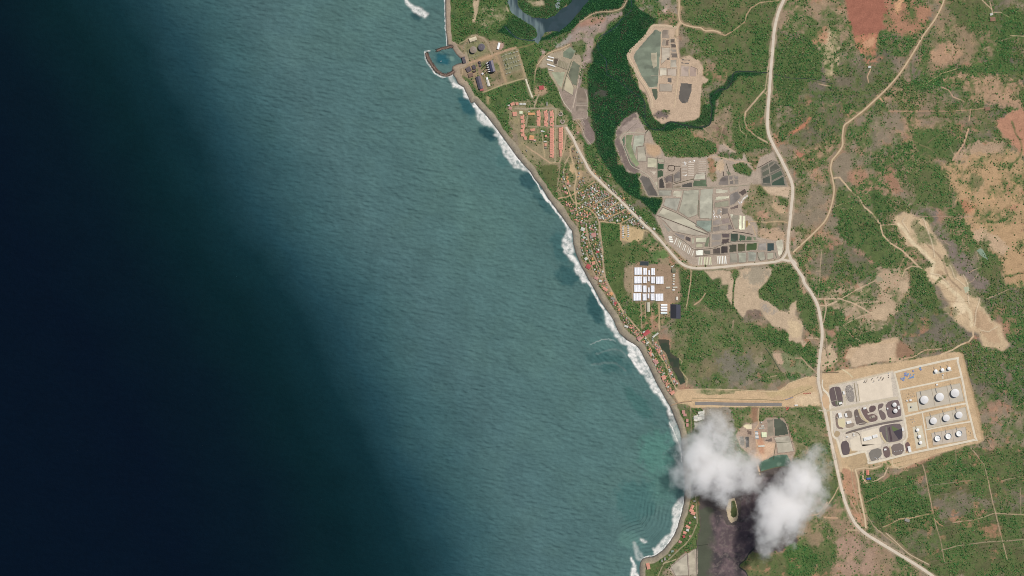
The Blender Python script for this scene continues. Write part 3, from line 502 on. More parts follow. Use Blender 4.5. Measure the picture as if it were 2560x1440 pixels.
# undergrowth shows green where the canopy is thick
ug = mixc(linA((98, 104, 66)) * np.ones_like(Cg), linA((80, 104, 58)), Gb * .9)
ug = mixc(ug, mixc(linA((34, 68, 40)) * np.ones_like(Cg), linA((62, 70, 50)), sm(.55, .72, fbm(GX, GY, 40, 491, 4)) * .7), Tm)
Cg[:] = mixc(Cg, ug, np.clip(sm(0.12, 0.85, Dn), 0, 1) * np.clip(0.15 + 2.6 * (fbm(GX, GY, 8, 401, 4) - .25), 0, 1))
fine = fbm(GX, GY, 3.2, 431, 2)
Cg[:] *= (1 + .34 * (fine - .5) * sm(.05, .5, Dn))[..., None]
Dn = np.where(CL > .5, 0, Dn)

# ------------------------------------------------------------------ materials
def nt(name):
    m = bpy.data.materials.new(name); m.use_nodes = True; t = m.node_tree
    b = t.nodes["Principled BSDF"]; return m, t, b
def attr_mat(name, rough=0.9, spec=0.2, var=0.18, vscale=0.12, var2=0.0, v2scale=0.02, bump=0.0, bscale=0.3, bdist=1.0, metal=0.0, color=None):
    m, t, b = nt(name); N, L = t.nodes, t.links
    geo = N.new("ShaderNodeNewGeometry")
    if color is None:
        a = N.new("ShaderNodeAttribute"); a.attribute_name = "col"; src = a.outputs["Color"]
    else:
        a = N.new("ShaderNodeRGB"); a.outputs[0].default_value = (*lin(color), 1); src = a.outputs[0]
    def vary(src, amt, sc, det=4):
        n = N.new("ShaderNodeTexNoise"); n.inputs["Scale"].default_value = sc; n.inputs["Detail"].default_value = det
        L.new(geo.outputs["Position"], n.inputs["Vector"])
        mr = N.new("ShaderNodeMapRange"); mr.inputs[1].default_value = 0.3; mr.inputs[2].default_value = 0.7
        mr.inputs[3].default_value = 1 - amt; mr.inputs[4].default_value = 1 + amt
        L.new(n.outputs["Fac"], mr.inputs[0])
        vm = N.new("ShaderNodeVectorMath"); vm.operation = 'SCALE'
        L.new(src, vm.inputs[0]); L.new(mr.outputs[0], vm.inputs["Scale"]); return vm.outputs[0]
    if var: src = vary(src, var, vscale)
    if var2: src = vary(src, var2, v2scale, 6)
    L.new(src, b.inputs["Base Color"])
    b.inputs["Roughness"].default_value = rough; b.inputs["Specular IOR Level"].default_value = spec; b.inputs["Metallic"].default_value = metal
    if bump:
        n = N.new("ShaderNodeTexNoise"); n.inputs["Scale"].default_value = bscale; n.inputs["Detail"].default_value = 5
        L.new(geo.outputs["Position"], n.inputs["Vector"])
        bp = N.new("ShaderNodeBump"); bp.inputs["Strength"].default_value = bump; bp.inputs["Distance"].default_value = bdist
        L.new(n.outputs["Fac"], bp.inputs["Height"]); L.new(bp.outputs[0], b.inputs["Normal"])
    return m
M_ground = attr_mat("soil", 0.95, 0.1, 0.14, 0.16, 0.10, 0.03, 0.6, 0.12, 2.0)
M_sea = attr_mat("sea_water", 0.7, 0.03, 0.08, 0.05, 0.05, 0.006, 0.9, 0.16, 1.6)
M_pond = attr_mat("pond_bed", 0.6, 0.25, 0.05, 0.2, 0.13, 0.018)
M_bank = attr_mat("earth_bank", 0.95, 0.1, 0.15, 0.25)
M_road = attr_mat("graded_road", 0.95, 0.1, 0.06, 0.3, 0.07, 0.03)
M_veg = attr_mat("foliage", 0.8, 0.15, 0.22, 0.5)
M_paint = attr_mat("painted", 0.6, 0.3, 0.06, 0.3, 0.05, 0.08)
M_roof = attr_mat("roofing", 0.75, 0.25, 0.14, 0.5, 0.10, 0.12)
M_metal = attr_mat("tank_steel", 0.45, 0.4, 0.04, 0.3, 0.05, 0.05)
M_rock = attr_mat("rock", 0.95, 0.15, 0.3, 0.4, 0.2, 0.1, 0.8, 0.3, 1.5)
M_bark = attr_mat("bark", 0.95, 0.1, 0.2, 1.0, color=(96, 76, 58))

# ------------------------------------------------------------------ mesh helpers
def mesh_np(name, co, quads=None, tris=None, cols=None, smooth=False):
    me = bpy.data.meshes.new(name); nv = len(co); me.vertices.add(nv); me.vertices.foreach_set("co", np.asarray(co, np.float32).ravel())
    loops = []; starts = []; tot = 0
    if quads is not None and len(quads):
        loops.append(np.asarray(quads, np.int32).ravel()); starts.append(np.arange(0, len(quads) * 4, 4, dtype=np.int32)); tot = len(quads) * 4
    if tris is not None and len(tris):
        loops.append(np.asarray(tris, np.int32).ravel()); starts.append(tot + np.arange(0, len(tris) * 3, 3, dtype=np.int32))
    lv = np.concatenate(loops); st = np.concatenate(starts)
    me.loops.add(len(lv)); me.loops.foreach_set("vertex_index", lv)
    me.polygons.add(len(st)); me.polygons.foreach_set("loop_start", st)
    if smooth: me.polygons.foreach_set("use_smooth", np.ones(len(st), bool))
    if cols is not None:
        a = me.attributes.new("col", 'FLOAT_COLOR', 'POINT')
        c = np.ones((nv, 4), np.float32); c[:, :3] = cols; a.data.foreach_set("color", c.ravel())
    me.update(calc_edges=True); return me
def link(name, me, mat, parent=None, **props):
    if mat and not me.materials: me.materials.append(mat)
    o = bpy.data.objects.new(name, me); COL.objects.link(o)
    if parent: o.parent = parent
    for k, v in props.items(): o[k] = v
    return o
def thing(name, label, cat, loc=(0, 0, 0), rz=0.0, group=None, sc=None):
    o = bpy.data.objects.new(name, None); COL.objects.link(o); o.location = loc; o.rotation_euler = (0, 0, rz)
    if sc: o.scale = sc
    o['label'] = label; o['category'] = cat
    if group: o['group'] = group
    return o
def dup(root, loc, rz, label, group=None, sc=None):
    r = root.copy(); COL.objects.link(r); r.location = loc; r.rotation_euler = (0, 0, rz); r['label'] = label
    if sc: r.scale = sc
    if group: r['group'] = group
    for ch in root.children:
        c = ch.copy(); COL.objects.link(c); c.parent = r
        for g in ch.children:
            d = g.copy(); COL.objects.link(d); d.parent = c
    return r
class MB:
    def __init__(s): s.v = []; s.f = []; s.c = []
    def add(s, vs, fs, col):
        n = len(s.v); s.v += [tuple(v) for v in vs]; s.f += [tuple(i + n for i in f) for f in fs]; s.c += [lin(col)] * len(vs)
    def box(s, cx, cy, z0, sx, sy, sz, col, rz=0.0, taper=1.0):
        c, n = math.cos(rz), math.sin(rz); vs = []
        for z, k in ((z0, 1.0), (z0 + sz, taper)):
            for dx, dy in ((-1, -1), (1, -1), (1, 1), (-1, 1)):
                x, y = dx * sx / 2 * k, dy * sy / 2 * k; vs.append((cx + x * c - y * n, cy + x * n + y * c, z))
        s.add(vs, [(3, 2, 1, 0), (4, 5, 6, 7), (0, 1, 5, 4), (1, 2, 6, 5), (2, 3, 7, 6), (3, 0, 4, 7)], col)
    def gable(s, cx, cy, z0, sx, sy, h, col, rz=0.0, col2=None, th=0.3):
        """ridge along x"""
        c, n = math.cos(rz), math.sin(rz); o = []
        for x, y, z in ((-1, -1, 0), (1, -1, 0), (1, 1, 0), (-1, 1, 0), (-1, 0, 1), (1, 0, 1)):
            X, Y = x * sx / 2, y * sy / 2; o.append((cx + X * c - Y * n, cy + X * n + Y * c, z0 + z * h))
        s.add([o[0], o[1], o[5], o[4]], [(0, 1, 2, 3)], col); s.add([o[3], o[2], o[5], o[4]], [(1, 0, 3, 2)], col2 or col)
        s.add([o[0], o[3], o[4]], [(0, 2, 1)], col); s.add([o[1], o[2], o[5]], [(0, 1, 2)], col); s.add(o[:4], [(3, 2, 1, 0)], col)
    def cyl(s, cx, cy, z0, r, h, col, n=32, r2=None, cap=True):
        r2 = r if r2 is None else r2; vs = []
        for z, q in ((z0, r), (z0 + h, r2)):
            for i in range(n):
                a = 2 * math.pi * i / n; vs.append((cx + q * math.cos(a), cy + q * math.sin(a), z))
        fs = [(i, (i + 1) % n, n + (i + 1) % n, n + i) for i in range(n)]
        if cap: fs.append(tuple(range(n, 2 * n)))
        s.add(vs, fs, col)
    def mesh(s, name):
        me = bpy.data.meshes.new(name); me.from_pydata(s.v, [], s.f)
        a = me.attributes.new("col", 'FLOAT_COLOR', 'POINT'); arr = np.ones((len(s.v), 4), np.float32); arr[:, :3] = s.c
        a.data.foreach_set("color", arr.ravel()); me.update(); return me
    def build(s, name, mat, parent=None, **props): return link(name, s.mesh(name), mat, parent, **props)

def spline(pts, step=3.0):
    out = []; n = len(pts)
    for i in range(n - 1):
        p0 = pts[max(i - 1, 0)]; p1 = pts[i]; p2 = pts[i + 1]; p3 = pts[min(i + 2, n - 1)]
        k = max(2, int(math.dist(p1, p2) / step))
        for j in range(k):
            t = j / k
            out.append(tuple(0.5 * (2 * p1[a] + (p2[a] - p0[a]) * t + (2 * p0[a] - 5 * p1[a] + 4 * p2[a] - p3[a]) * t * t + (3 * p1[a] - p0[a] - 3 * p2[a] + p3[a]) * t ** 3) for a in (0, 1)))
    out.append(pts[-1]); return out
def ribbon(name, pts, width, z, color, mat, smooth=True, h=0.0, edge=None, wvar=0.0, prof=None, jag=0.0, **props):
    """strip along a line; prof = list of (offset -1..1, height, colour)"""
    if smooth: pts = spline(pts)
    n = len(pts); prof = prof or [(-1, 0, color), (-.55, h, color), (.55, h, color), (1, 0, color)]
    co = []; cs = []
    for i, (x, y) in enumerate(pts):
        a = pts[max(i - 1, 0)]; b = pts[min(i + 1, n - 1)]; dx, dy = b[0] - a[0], b[1] - a[1]; L = math.hypot(dx, dy) or 1
        nx, ny = -dy / L, dx / L; w = width / 2 * (1 + wvar * (vnoise(np.array([i * .35]), np.array([width * 9.0]), 5)[0] - .5) * 2)
        for k, (o, hh, c) in enumerate(prof):
            jj = (rnd.random() - .5) * jag if abs(o) == 1 else 0
            X, Y = W(x + nx * w * (o + jj), y + ny * w * (o + jj)); co.append((X, Y, z + hh)); cs.append(lin(c))
    m = len(prof); q = [(i * m + k, i * m + k + 1, (i + 1) * m + k + 1, (i + 1) * m + k) for i in range(n - 1) for k in range(m - 1)]
    return link(name, mesh_np(name, np.array(co), quads=np.array(q), cols=np.array(cs, np.float32)), mat, **props)
def poly_sheet(name, poly, z, color, mat, parent=None, **props):
    me = bpy.data.meshes.new(name); v = [(*W(*p), z) for p in poly]
    a = sum(v[i][0] * v[(i + 1) % len(v)][1] - v[(i + 1) % len(v)][0] * v[i][1] for i in range(len(v)))
    me.from_pydata(v, [], [tuple(range(len(v))) if a > 0 else tuple(reversed(range(len(v))))])
    at = me.attributes.new("col", 'FLOAT_COLOR', 'POINT'); c = np.ones((len(v), 4), np.float32); c[:, :3] = lin(color); at.data.foreach_set("color", c.ravel())
    me.update(); return link(name, me, mat, parent, **props)
def patch(name, poly, z, colfn, mat, step=1.3, warp=2.0, rough=6, **props):
    """gridded sheet with a natural outline"""
    xs = [p[0] for p in poly]; ys = [p[1] for p in poly]
    X, Y = np.meshgrid(np.arange(min(xs) - 3, max(xs) + 3, step), np.arange(min(ys) - 3, max(ys) + 3, step))
    wx = (fbm(X, Y, rough * 2, 701, 3) - .5) * 2 * warp; wy = (fbm(X, Y, rough * 2, 751, 3) - .5) * 2 * warp
    ins = inside(X + wx, Y + wy, poly); cell = ins[:-1, :-1] & ins[1:, :-1] & ins[:-1, 1:] & ins[1:, 1:]
    idx = np.arange(X.size).reshape(X.shape); a = idx[:-1, :-1][cell]; b = idx[:-1, 1:][cell]; c = idx[1:, 1:][cell]; d = idx[1:, :-1][cell]
    q = np.stack([d, c, b, a], 1); used, inv = np.unique(q, return_inverse=True); q = inv.reshape(q.shape)
    fx, fy = X.ravel()[used], Y.ravel()[used]; co = np.stack([(fx - 1280) * M, (720 - fy) * M, np.full(fx.shape, z)], 1)
    return link(name, mesh_np(name, co, quads=q, cols=colfn(fx, fy), smooth=True), mat, **props)

def grid_axes(a0, a1, s, far):
    m = np.arange(a0, a1, s, dtype=np.float32); return np.concatenate([[a0 - far], m, [m[-1] + far]]).astype(np.float32)
def sheet(name, X, Y, Z, C, mat, keep=None, **props):
    h, w = X.shape; idx = np.arange(h * w, dtype=np.int32).reshape(h, w)
    q = np.stack([idx[1:, :-1], idx[1:, 1:], idx[:-1, 1:], idx[:-1, :-1]], -1).reshape(-1, 4)
    co = np.stack([(X.ravel() - 1280) * M, (720 - Y.ravel()) * M, Z.ravel()], 1)
    if keep is not None:
        k = keep[:-1, :-1] | keep[1:, :-1] | keep[:-1, 1:] | keep[1:, 1:]; q = q[k.ravel()]
        used, inv = np.unique(q, return_inverse=True); q = inv.reshape(q.shape); co = co[used]; C = C.reshape(-1, 3)[used]
    return link(name, mesh_np(name, co, quads=q, cols=C.reshape(-1, 3), smooth=True), mat, **props)

# ------------------------------------------------------------------ ground sheet
Z = np.clip(-2.25 + dS * 0.3, -8, 0)
def padded(A): return np.pad(A, ((1, 1), (1, 1)) + ((0, 0),) * (A.ndim - 2), mode='edge')
FX = grid_axes(LX0, LX1, LS, 16000); FY = grid_axes(LY0, LY1, LS, 16000)
PX, PY = np.meshgrid(FX[:GX.shape[1] + 2], FY[:GX.shape[0] + 2])
PZ = padded(Z); keepland = padded(dS > -40); keepland[:, 0] = False
def finish_ground():
    g = sheet("ground", PX, PY, PZ, padded(Cg), M_ground, keepland, kind='structure'); return g

# ------------------------------------------------------------------ sea sheet
ox = grid_axes(-120, 1790, 1.6, 16000); oy = grid_axes(-90, 1530, 1.6, 16000)
OX, OY = np.meshgrid(ox, oy)
xb = np.interp(OY, [-200, 0, 200, 400, 600, 800, 1000, 1200, 1440, 1700], [300, 400, 490, 600, 705, 830, 950, 1035, 1110, 1180]).astype(np.float32)
s = OX - xb + 90 * (fbm(OX, OY, 260, 501, 4) - .5) + 30 * (fbm(OX, OY, 60, 531, 3) - .5)
def ramp(s, pts):
    xs = [p[0] for p in pts]; return np.stack([np.interp(s, xs, [lin(p[1])[k] for p in pts]) for k in range(3)], -1).astype(np.float32)
OC = ramp(s, [(-650, (3, 16, 31)), (-420, (4, 22, 33)), (-220, (6, 33, 39)), (-90, (14, 44, 51)), (0, (33, 65, 73)), (110, (56, 88, 92)), (260, (75, 104, 105)), (520, (82, 112, 109)), (700, (79, 109, 106))])
st = fbm(OX + OY * .25, OY * .22, 34, 561, 4)
OC *= (1 + 0.14 * (st - .5) * sm(-100, 200, s))[..., None]
OC *= (1 + .22 * (fbm(OX, OY * 1.6, 48, 565, 5) - .5) * sm(-150, 100, s))[..., None]
gt = sm(.42, .7, fbm(OX, OY, 110, 571, 4)); OC = mixc(OC, OC * np.array([1.07, 1.05, 1.0], np.float32), gt * .6)
odS = dist_line(OX, OY, SHORE); oin = inside(OX, OY, LANDPOLY)
# dark weed and deep pockets, milky water near the southern beach
def oblob(cx, cy, rx, ry, c, a, rot=0.0, seed=1):
    dx, dy = OX - cx, OY - cy; cc, ss = math.cos(rot), math.sin(rot)
    r = np.sqrt(((dx * cc + dy * ss) / rx) ** 2 + ((-dx * ss + dy * cc) / ry) ** 2) + 0.9 * (fbm(OX, OY, 12, 600 + seed, 4) - .5)
    t = (1 - sm(.55, 1.15, r)) * a; OC[:] = mixc(OC, linA(c), t)
oblob(1222, 335, 30, 16, (28, 68, 74), .8, .6, 1); oblob(1320, 455, 28, 20, (36, 72, 78), .7, .8, 2); oblob(1170, 262, 26, 34, (30, 80, 88), .75, -.4, 3)
oblob(1355, 505, 40, 12, (48, 84, 86), .6, .9, 4); oblob(1418, 690, 34, 26, (34, 76, 80), .6, .6, 5); oblob(1490, 770, 22, 40, (30, 70, 74), .7, -.3, 6)
oblob(1500, 860, 50, 14, (84, 122, 116), .4, .1, 7); oblob(1520, 905, 60, 26, (38, 84, 84), .5, .3, 8); oblob(1600, 1010, 60, 20, (42, 92, 86), .4, .8, 9)
oblob(1640, 1130, 50, 60, (82, 128, 116), .6, 0, 10); oblob(1655, 1200, 40, 60, (84, 124, 114), .5, 0, 11); oblob(1590, 1250, 60, 60, (52, 98, 96), .4, 0, 12)
oblob(1575, 1350, 40, 22, (96, 132, 124), .6, .2, 13); oblob(1090, 55, 30, 40, (84, 112, 108), .6, .2, 14); oblob(1042, 42, 16, 10, (34, 66, 72), .7, .6, 15)
oblob(1106, 148, 22, 16, (36, 88, 98), .9, .3, 16); oblob(1130, 145, 9, 8, (110, 140, 130), .7, 0, 17); oblob(1400, 620, 22, 50, (50, 92, 94), .5, -.2, 18)
oblob(1262, 395, 20, 26, (60, 98, 96), .4, .5, 19); oblob(1680, 1040, 12, 30, (56, 62, 64), .5, -.4, 20)
# surf
def spline0(p): return [((a[0] * (1 - t) + b[0] * t), (a[1] * (1 - t) + b[1] * t) + 2.0 * math.sin(3 * t + i)) for i, (a, b) in enumerate(zip(p[:-1], p[1:])) for t in (0, .33, .66)] + [p[-1]]
def foam_field():
    F0 = np.zeros(OX.shape, np.float32); F1 = np.zeros(OX.shape, np.float32)
    nf = fbm(OX, OY, 7, 811, 4); nb = fbm(OX, OY, 16, 841, 3)
    wx = (fbm(OX, OY, 10, 861, 4) - .5) * 9; wy = (fbm(OX, OY, 10, 871, 4) - .5) * 9
    def fp(poly, a=1.0, soft=1):
        xs = [p[0] for p in poly]; ys = [p[1] for p in poly]
        i0, i1 = np.searchsorted(ox, [min(xs) - 12, max(xs) + 12]); j0, j1 = np.searchsorted(oy, [min(ys) - 12, max(ys) + 12])
        q = (slice(j0, j1), slice(i0, i1)); m = blur(inside(OX[q] + wx[q], OY[q] + wy[q], poly).astype(np.float32), soft)
        F0[q] = np.maximum(F0[q], m * a); e_ = m - blur(m, 3); F1[q] = np.maximum(F1[q], np.clip(e_ * 3.2, 0, 1) * a)
    def fl(pts, w, a=1.0):
        d = dist_line(OX + wx * .5, OY + wy * .5, pts); F1[:] = np.maximum(F1, (1 - sm(w * .3, w * .66, d)) * a)
    fp(P('Z1', 70,-20, 130,40, 200,95, 280,100, 330,150, 385,180, 370,215, 320,240, 260,200, 190,160, 120,105, 75,50), .9)
    fl(P('Z1', 597,0, 600,200, 604,400, 620,500, 622,600), 2.2, .9)
    fp(P('Z1', 690,1090, 700,1160, 830,1190, 860,1290, 930,1340, 985,1440, 1010,1440, 945,1360, 900,1250, 850,1150, 760,1110), .95)
    fp(P('V4', 5,120, 30,200, 60,290, 120,340, 190,350, 215,400, 190,430, 240,450, 250,500, 280,580, 330,650, 380,720, 440,735, 515,752, 470,690, 330,515, 190,325, 60,175), .78, 1)
    fl(P('V4', 20,135, 60,190, 120,250, 190,340, 250,420, 330,530, 400,630, 470,710, 515,752), 3.6, 1.0)
    fl(P('V4', 515,748, 560,822, 600,880, 630,950), 3.0, 1.0); fl(P('V4', 625,930, 660,990, 690,1022), 7, 1.0)
    fl(P('V4', 690,1020, 740,1085, 800,1165, 850,1235), 4.5, 1.0)
    fp(P('Z8', 0,5, 60,70, 110,130, 150,190, 165,280, 160,360, 190,470, 130,500, 60,440, 20,380, 30,300, 80,210, 90,150, 30,60, 0,30), .85)
    fp(P('Z8', 40,380, 100,470, 200,520, 245,600, 340,770, 350,850, 290,860, 190,700, 180,600, 100,520, 50,470), .95)
    fl(P('Z8', 345,830, 400,905, 450,1010, 505,1110, 560,1190), 5.5, 1.0); fp(P('Z8', 560,1180, 640,1270, 710,1440, 660,1440, 600,1350, 580,1270), .95)
    fp(P('W6', 95,0, 150,60, 175,120, 170,240, 240,330, 300,400, 350,480, 460,540, 480,690, 570,810, 640,900, 720,1000, 780,1110, 850,1190, 950,1310, 1000,1440, 1050,1440, 1000,1320, 900,1150, 815,1000, 740,830, 690,740, 640,640, 590,560, 450,470, 350,380, 300,290, 260,180, 180,90, 130,0), .86)
    fl(P('W6', 460,480, 560,540, 620,620, 650,720, 720,810), 8, 1); fl(P('W6', 470,650, 560,780, 640,880), 6, 1); fl(P('W6', 800,1100, 900,1220, 980,1330, 1010,1400), 2.5, 1)
    fp(P('W4', 0,480, 60,560, 120,640, 150,720, 150,850, 190,960, 240,1080, 285,1200, 300,1200, 285,1050, 270,900, 210,740, 165,650, 90,560, 0,370), .42)
    fl(P('W4', 0,440, 100,560, 140,640), 3, 1); fl(P('W4', 150,790, 200,900, 250,1020, 280,1120, 290,1230), 2.6, 1)
    fp(P('V6', 1330,140, 1240,240, 1170,400, 1190,560, 1150,740, 1060,790, 960,930, 880,1000, 870,1090, 1000,1050, 1150,880, 1280,640, 1350,380, 1380,160), .8)
    fl(P('V6', 1370,180, 1330,400, 1270,600, 1200,770, 1100,910, 1000,1030, 860,1120, 720,1130), 2.4, 1)
    fp(P('V6', 508,1100, 545,1180, 585,1270, 600,1370, 640,1450, 490,1450, 535,1300, 525,1200), 1.0)
    fp(P('V6', 640,825, 720,840, 775,870, 740,892, 670,865), .75); fp(P('V6', 860,980, 890,990, 890,1030, 870,1030), .8)
    fp(P('V6', 540,860, 600,900, 640,1050, 720,1100, 700,1180, 600,1190, 560,1020), .38)
    fl(P('Z1', 330,690, 340,790, 400,890, 480,990, 570,1035, 700,1005), 3.2, .8); fl(P('Z1', 325,680, 400,680), 2.5, .7)
    fp(P('Z1', 640,1000, 700,1010, 760,1110, 690,1130, 640,1050), .45)
    fl(spline0(P('W6', -20,520, 60,470, 150,452, 240,462, 300,480)), 2.6, .22); fl(spline0(P('W6', 60,640, 180,590, 300,575, 400,620, 440,680)), 5, .07); fl(spline0(P('W6', 0,780, 160,745, 320,760, 430,860)), 6, .06)
    lace = fbm(OX + .5 * OY, OY - .5 * OX, 8, 881, 5, .7)
    body = np.clip(F0, 0, 1) * np.clip(.62 + 2.4 * (lace - .42), .34, 1.0)
    rim = np.clip(F1, 0, 1) * np.clip(.7 + 2.0 * (nf - .38), .4, 1)
    F = np.clip(np.maximum(body, rim), 0, 1)
    return F
FM = foam_field()
OC = mixc(OC, linA((232, 226, 218)), FM)
# waves
u = OX + .18 * OY; v = OY - .18 * OX
rip = (fbm(u / 3.0, v, 5.6, 901, 2, .6) - .5) * (.5 + 1.1 * fbm(OX, OY, 40, 915, 3)) + .35 * (fbm(u * .5 + v * .3, v - u * .1, 5.0, 921, 2) - .5)
rip2 = fbm(u / 2.4 + 40, v, 22.0, 931, 2) - .5
swa = sm(-160, 160, s) * (~oin)
zz = rip * 6.0 * (0.1 + .9 * swa) + rip2 * 1.6
dd = odS + 2.5 * (fbm(OX, OY, 30, 951, 3) - .5) * 3
env = np.exp(-(((OX - 1612) / 62) ** 2 + ((OY - 1322) / 58) ** 2)) + .10 * np.exp(-(odS / 90) ** 2) * (OY > 300) + .2 * np.exp(-(((OX - 1530) / 60) ** 2 + ((OY - 900) / 60) ** 2))
zz *= (1 - .75 * np.clip(env * 1.6, 0, 1))
zz += env * 3.4 * np.clip(.1 + 2.2 * (fbm(OX * .6, OY, 20, 985, 3) - .25), .05, 1.3) * np.sin(2 * np.pi * (dd + 2.0 * np.sin(OY / 17.0)) / 9.6)
zz *= np.clip(odS / 14, .05, 1); zz += FM * (fbm(OX, OY, 5, 971, 3) - .3) * .8
OZ = -2.2 + zz * .95
sheet("sea", OX, OY, OZ, OC, M_sea, ~(oin & (odS > 14)), kind='structure')

exec_order = []
# ------------------------------------------------------------------ lagoon, creeks, mud lake
def lagoon_col(x, y):
    c = np.ones(x.shape + (3,), np.float32) * linA((36, 58, 66)); c = mixc(c, linA((26, 52, 58)), sm(.45, .6, fbm(x, y, 22, 41, 3)))
    bank = P('Z1', 1410,0, 1480,170, 1700,310, 1810,390, 1840,480, 1850,560); d = dist_line(x, y, bank)
    stv = fbm(x * 3.2, y * .4, 14, 43, 3); t = (1 - sm(14, 24 + 10 * (stv - .5), d)) * np.clip(.25 + 2.2 * (stv - .3), 0, 1)
    return mixc(c, linA((118, 136, 134)), t * .65)
patch("lagoon_water", P('Z1', 1410,-60, 1412,0, 1480,170, 1700,310, 1810,390, 1830,470, 1760,530, 1850,600, 1890,500, 1940,430, 2130,420, 2280,300, 2360,200, 2450,90, 2530,0, 2540,-60, 2330,-60, 2270,40, 2130,130, 2060,200, 1960,240, 1780,230, 1650,160, 1590,90, 1550,-60), .08, lagoon_col, M_pond, kind='structure')
clear_poly(P('Z1', 1410,-60, 1480,170, 1700,310, 1810,390, 1830,470, 1760,530, 1850,600, 1890,500, 1940,430, 2130,420, 2280,300, 2450,90, 2530,0, 2540,-60, 2330,-60, 2270,40, 2130,130, 2060,200, 1960,240, 1780,230, 1650,160, 1590,90, 1550,-60))
patch("inlet_water", P('Z1', 2060,60, 2120,-30, 2145,-30, 2140,110, 2090,150), .16, lambda x, y: np.ones(x.shape + (3,), np.float32) * linA((120, 134, 130)), M_pond, kind='structure')
CRK = .8
for nm, pts, w, c in (("creek", P('Z1', 1395,350, 1470,430, 1560,505, 1700,535, 1800,540), 3.0, (34, 58, 58)),
                      ("creek", P('Z4', 1370,-20, 1380,130, 1250,250, 1190,340, 1080,420, 940,520, 950,700, 1040,800, 1050,1000), 2.0, (22, 50, 50)),
                      ("creek", P('Z4', 1060,1000, 1200,1080, 1350,1200, 1540,1330, 1550,1440), 2.0, (20, 42, 38)),
                      ("creek", P('Z6', 545,-10, 540,200, 600,290, 680,312, 760,292, 800,230, 880,215, 1000,250, 1150,278, 1290,262, 1330,200, 1340,40, 1320,-60) + P('V1', 60,810, 130,800, 170,740, 200,655, 300,642, 500,655), 3.2, (22, 42, 32)),
                      ("creek", P('V1', 560,668, 700,700, 900,712, 1090,755), 1.8, (44, 56, 42)),
                      ("creek", P('W5', 1580,1000, 1585,1080, 1500,1170, 1460,1240, 1380,1320, 1460,1390, 1490,1460), 3.2, (46, 50, 46)),
                      ("creek", P('W7', 1120,1010, 1180,1090, 1260,1220, 1300,1290), 2.0, (44, 66, 44))):
    ribbon(nm, pts, w, .12, c, M_pond, h=.02, wvar=.35, kind='structure'); line(pts, w, None, 1, 1, 0, dens=0, clear=.3)
wet = P('W6', 840,450, 990,460, 1010,620, 1120,700, 1130,830, 1180,920, 1210,1000, 1140,1050, 1080,920, 1010,800, 950,640, 880,560)
patch("marsh_water", wet, .1, lambda x, y: mixc(np.ones(x.shape + (3,), np.float32) * linA((62, 62, 46)), linA((44, 58, 40)), sm(.4, .6, fbm(x, y, 12, 61, 3))), M_pond, kind='structure'); clear_poly(wet)
mud = P('W5', 900,640, 1000,600, 1170,670, 1230,820, 1340,830, 1400,700, 1400,500, 1330,380, 1400,200, 1700,250, 2050,180, 2080,600, 1900,800, 1600,1000, 1590,1120, 1480,1200, 1380,1310, 1500,1440, 1520,1520, 880,1520, 880,1050, 930,820)
def mudcol(x, y):
    c = mixc(np.ones(x.shape + (3,), np.float32) * linA((86, 70, 72)), linA((104, 84, 84)), sm(.4, .7, fbm(x, y, 9, 71, 4)))
    c = mixc(c, linA((58, 52, 54)), sm(.48, .68, fbm(x, y, 24, 73, 5)) * .85); c = mixc(c, linA((120, 104, 96)), sm(.58, .7, fbm(x, y, 6, 79, 3)) * .45)
    return mixc(c, linA((74, 78, 62)), 1 - sm(1768, 1794, x + 34 * (fbm(x, y, 26, 75, 4) - .5)))
patch("mud_lake", mud, .1, mudcol, M_pond, warp=3, kind='structure'); clear_poly(mud)
isl = P('W5', 1250,520, 1330,500, 1360,600, 1375,700, 1350,780, 1290,810, 1250,760, 1225,650)
patch("sand_spit", isl, .2, lambda x, y: np.ones(x.shape + (3,), np.float32) * linA((178, 152, 124)), M_ground, kind='structure')
islg = P('W5', 1285,540, 1330,530, 1355,620, 1350,730, 1305,750, 1275,720, 1280,620)
patch("spit_grass", islg, .3, lambda x, y: np.ones(x.shape + (3,), np.float32) * linA((72, 80, 50)), M_ground, kind='structure')
gl = P('W4', 1160,1240, 1330,1160, 1480,1150, 1530,1250, 1560,1300, 1350,1300, 1180,1350)
patch("green_lake", gl, .1, lambda x, y: mixc(np.ones(x.shape + (3,), np.float32) * linA((64, 92, 76)), linA((96, 118, 100)), sm(.5, .7, fbm(x, y, 14, 81, 3))), M_pond, kind='structure'); clear_poly(gl)
patch("farm_dam", P('W8', 1150,650, 1190,630, 1240,700, 1240,725, 1200,700), .1, lambda x, y: np.ones(x.shape + (3,), np.float32) * linA((122, 140, 118)), M_pond, kind='structure')
patch("farm_dam", P('W8', 430,830, 470,840, 490,870, 440,880), .1, lambda x, y: np.ones(x.shape + (3,), np.float32) * linA((150, 132, 104)), M_pond, kind='structure')
patch("farm_dam", P('W8', 1060,910, 1100,910, 1110,940, 1075,965), .1, lambda x, y: np.ones(x.shape + (3,), np.float32) * linA((170, 166, 136)), M_pond, kind='structure')

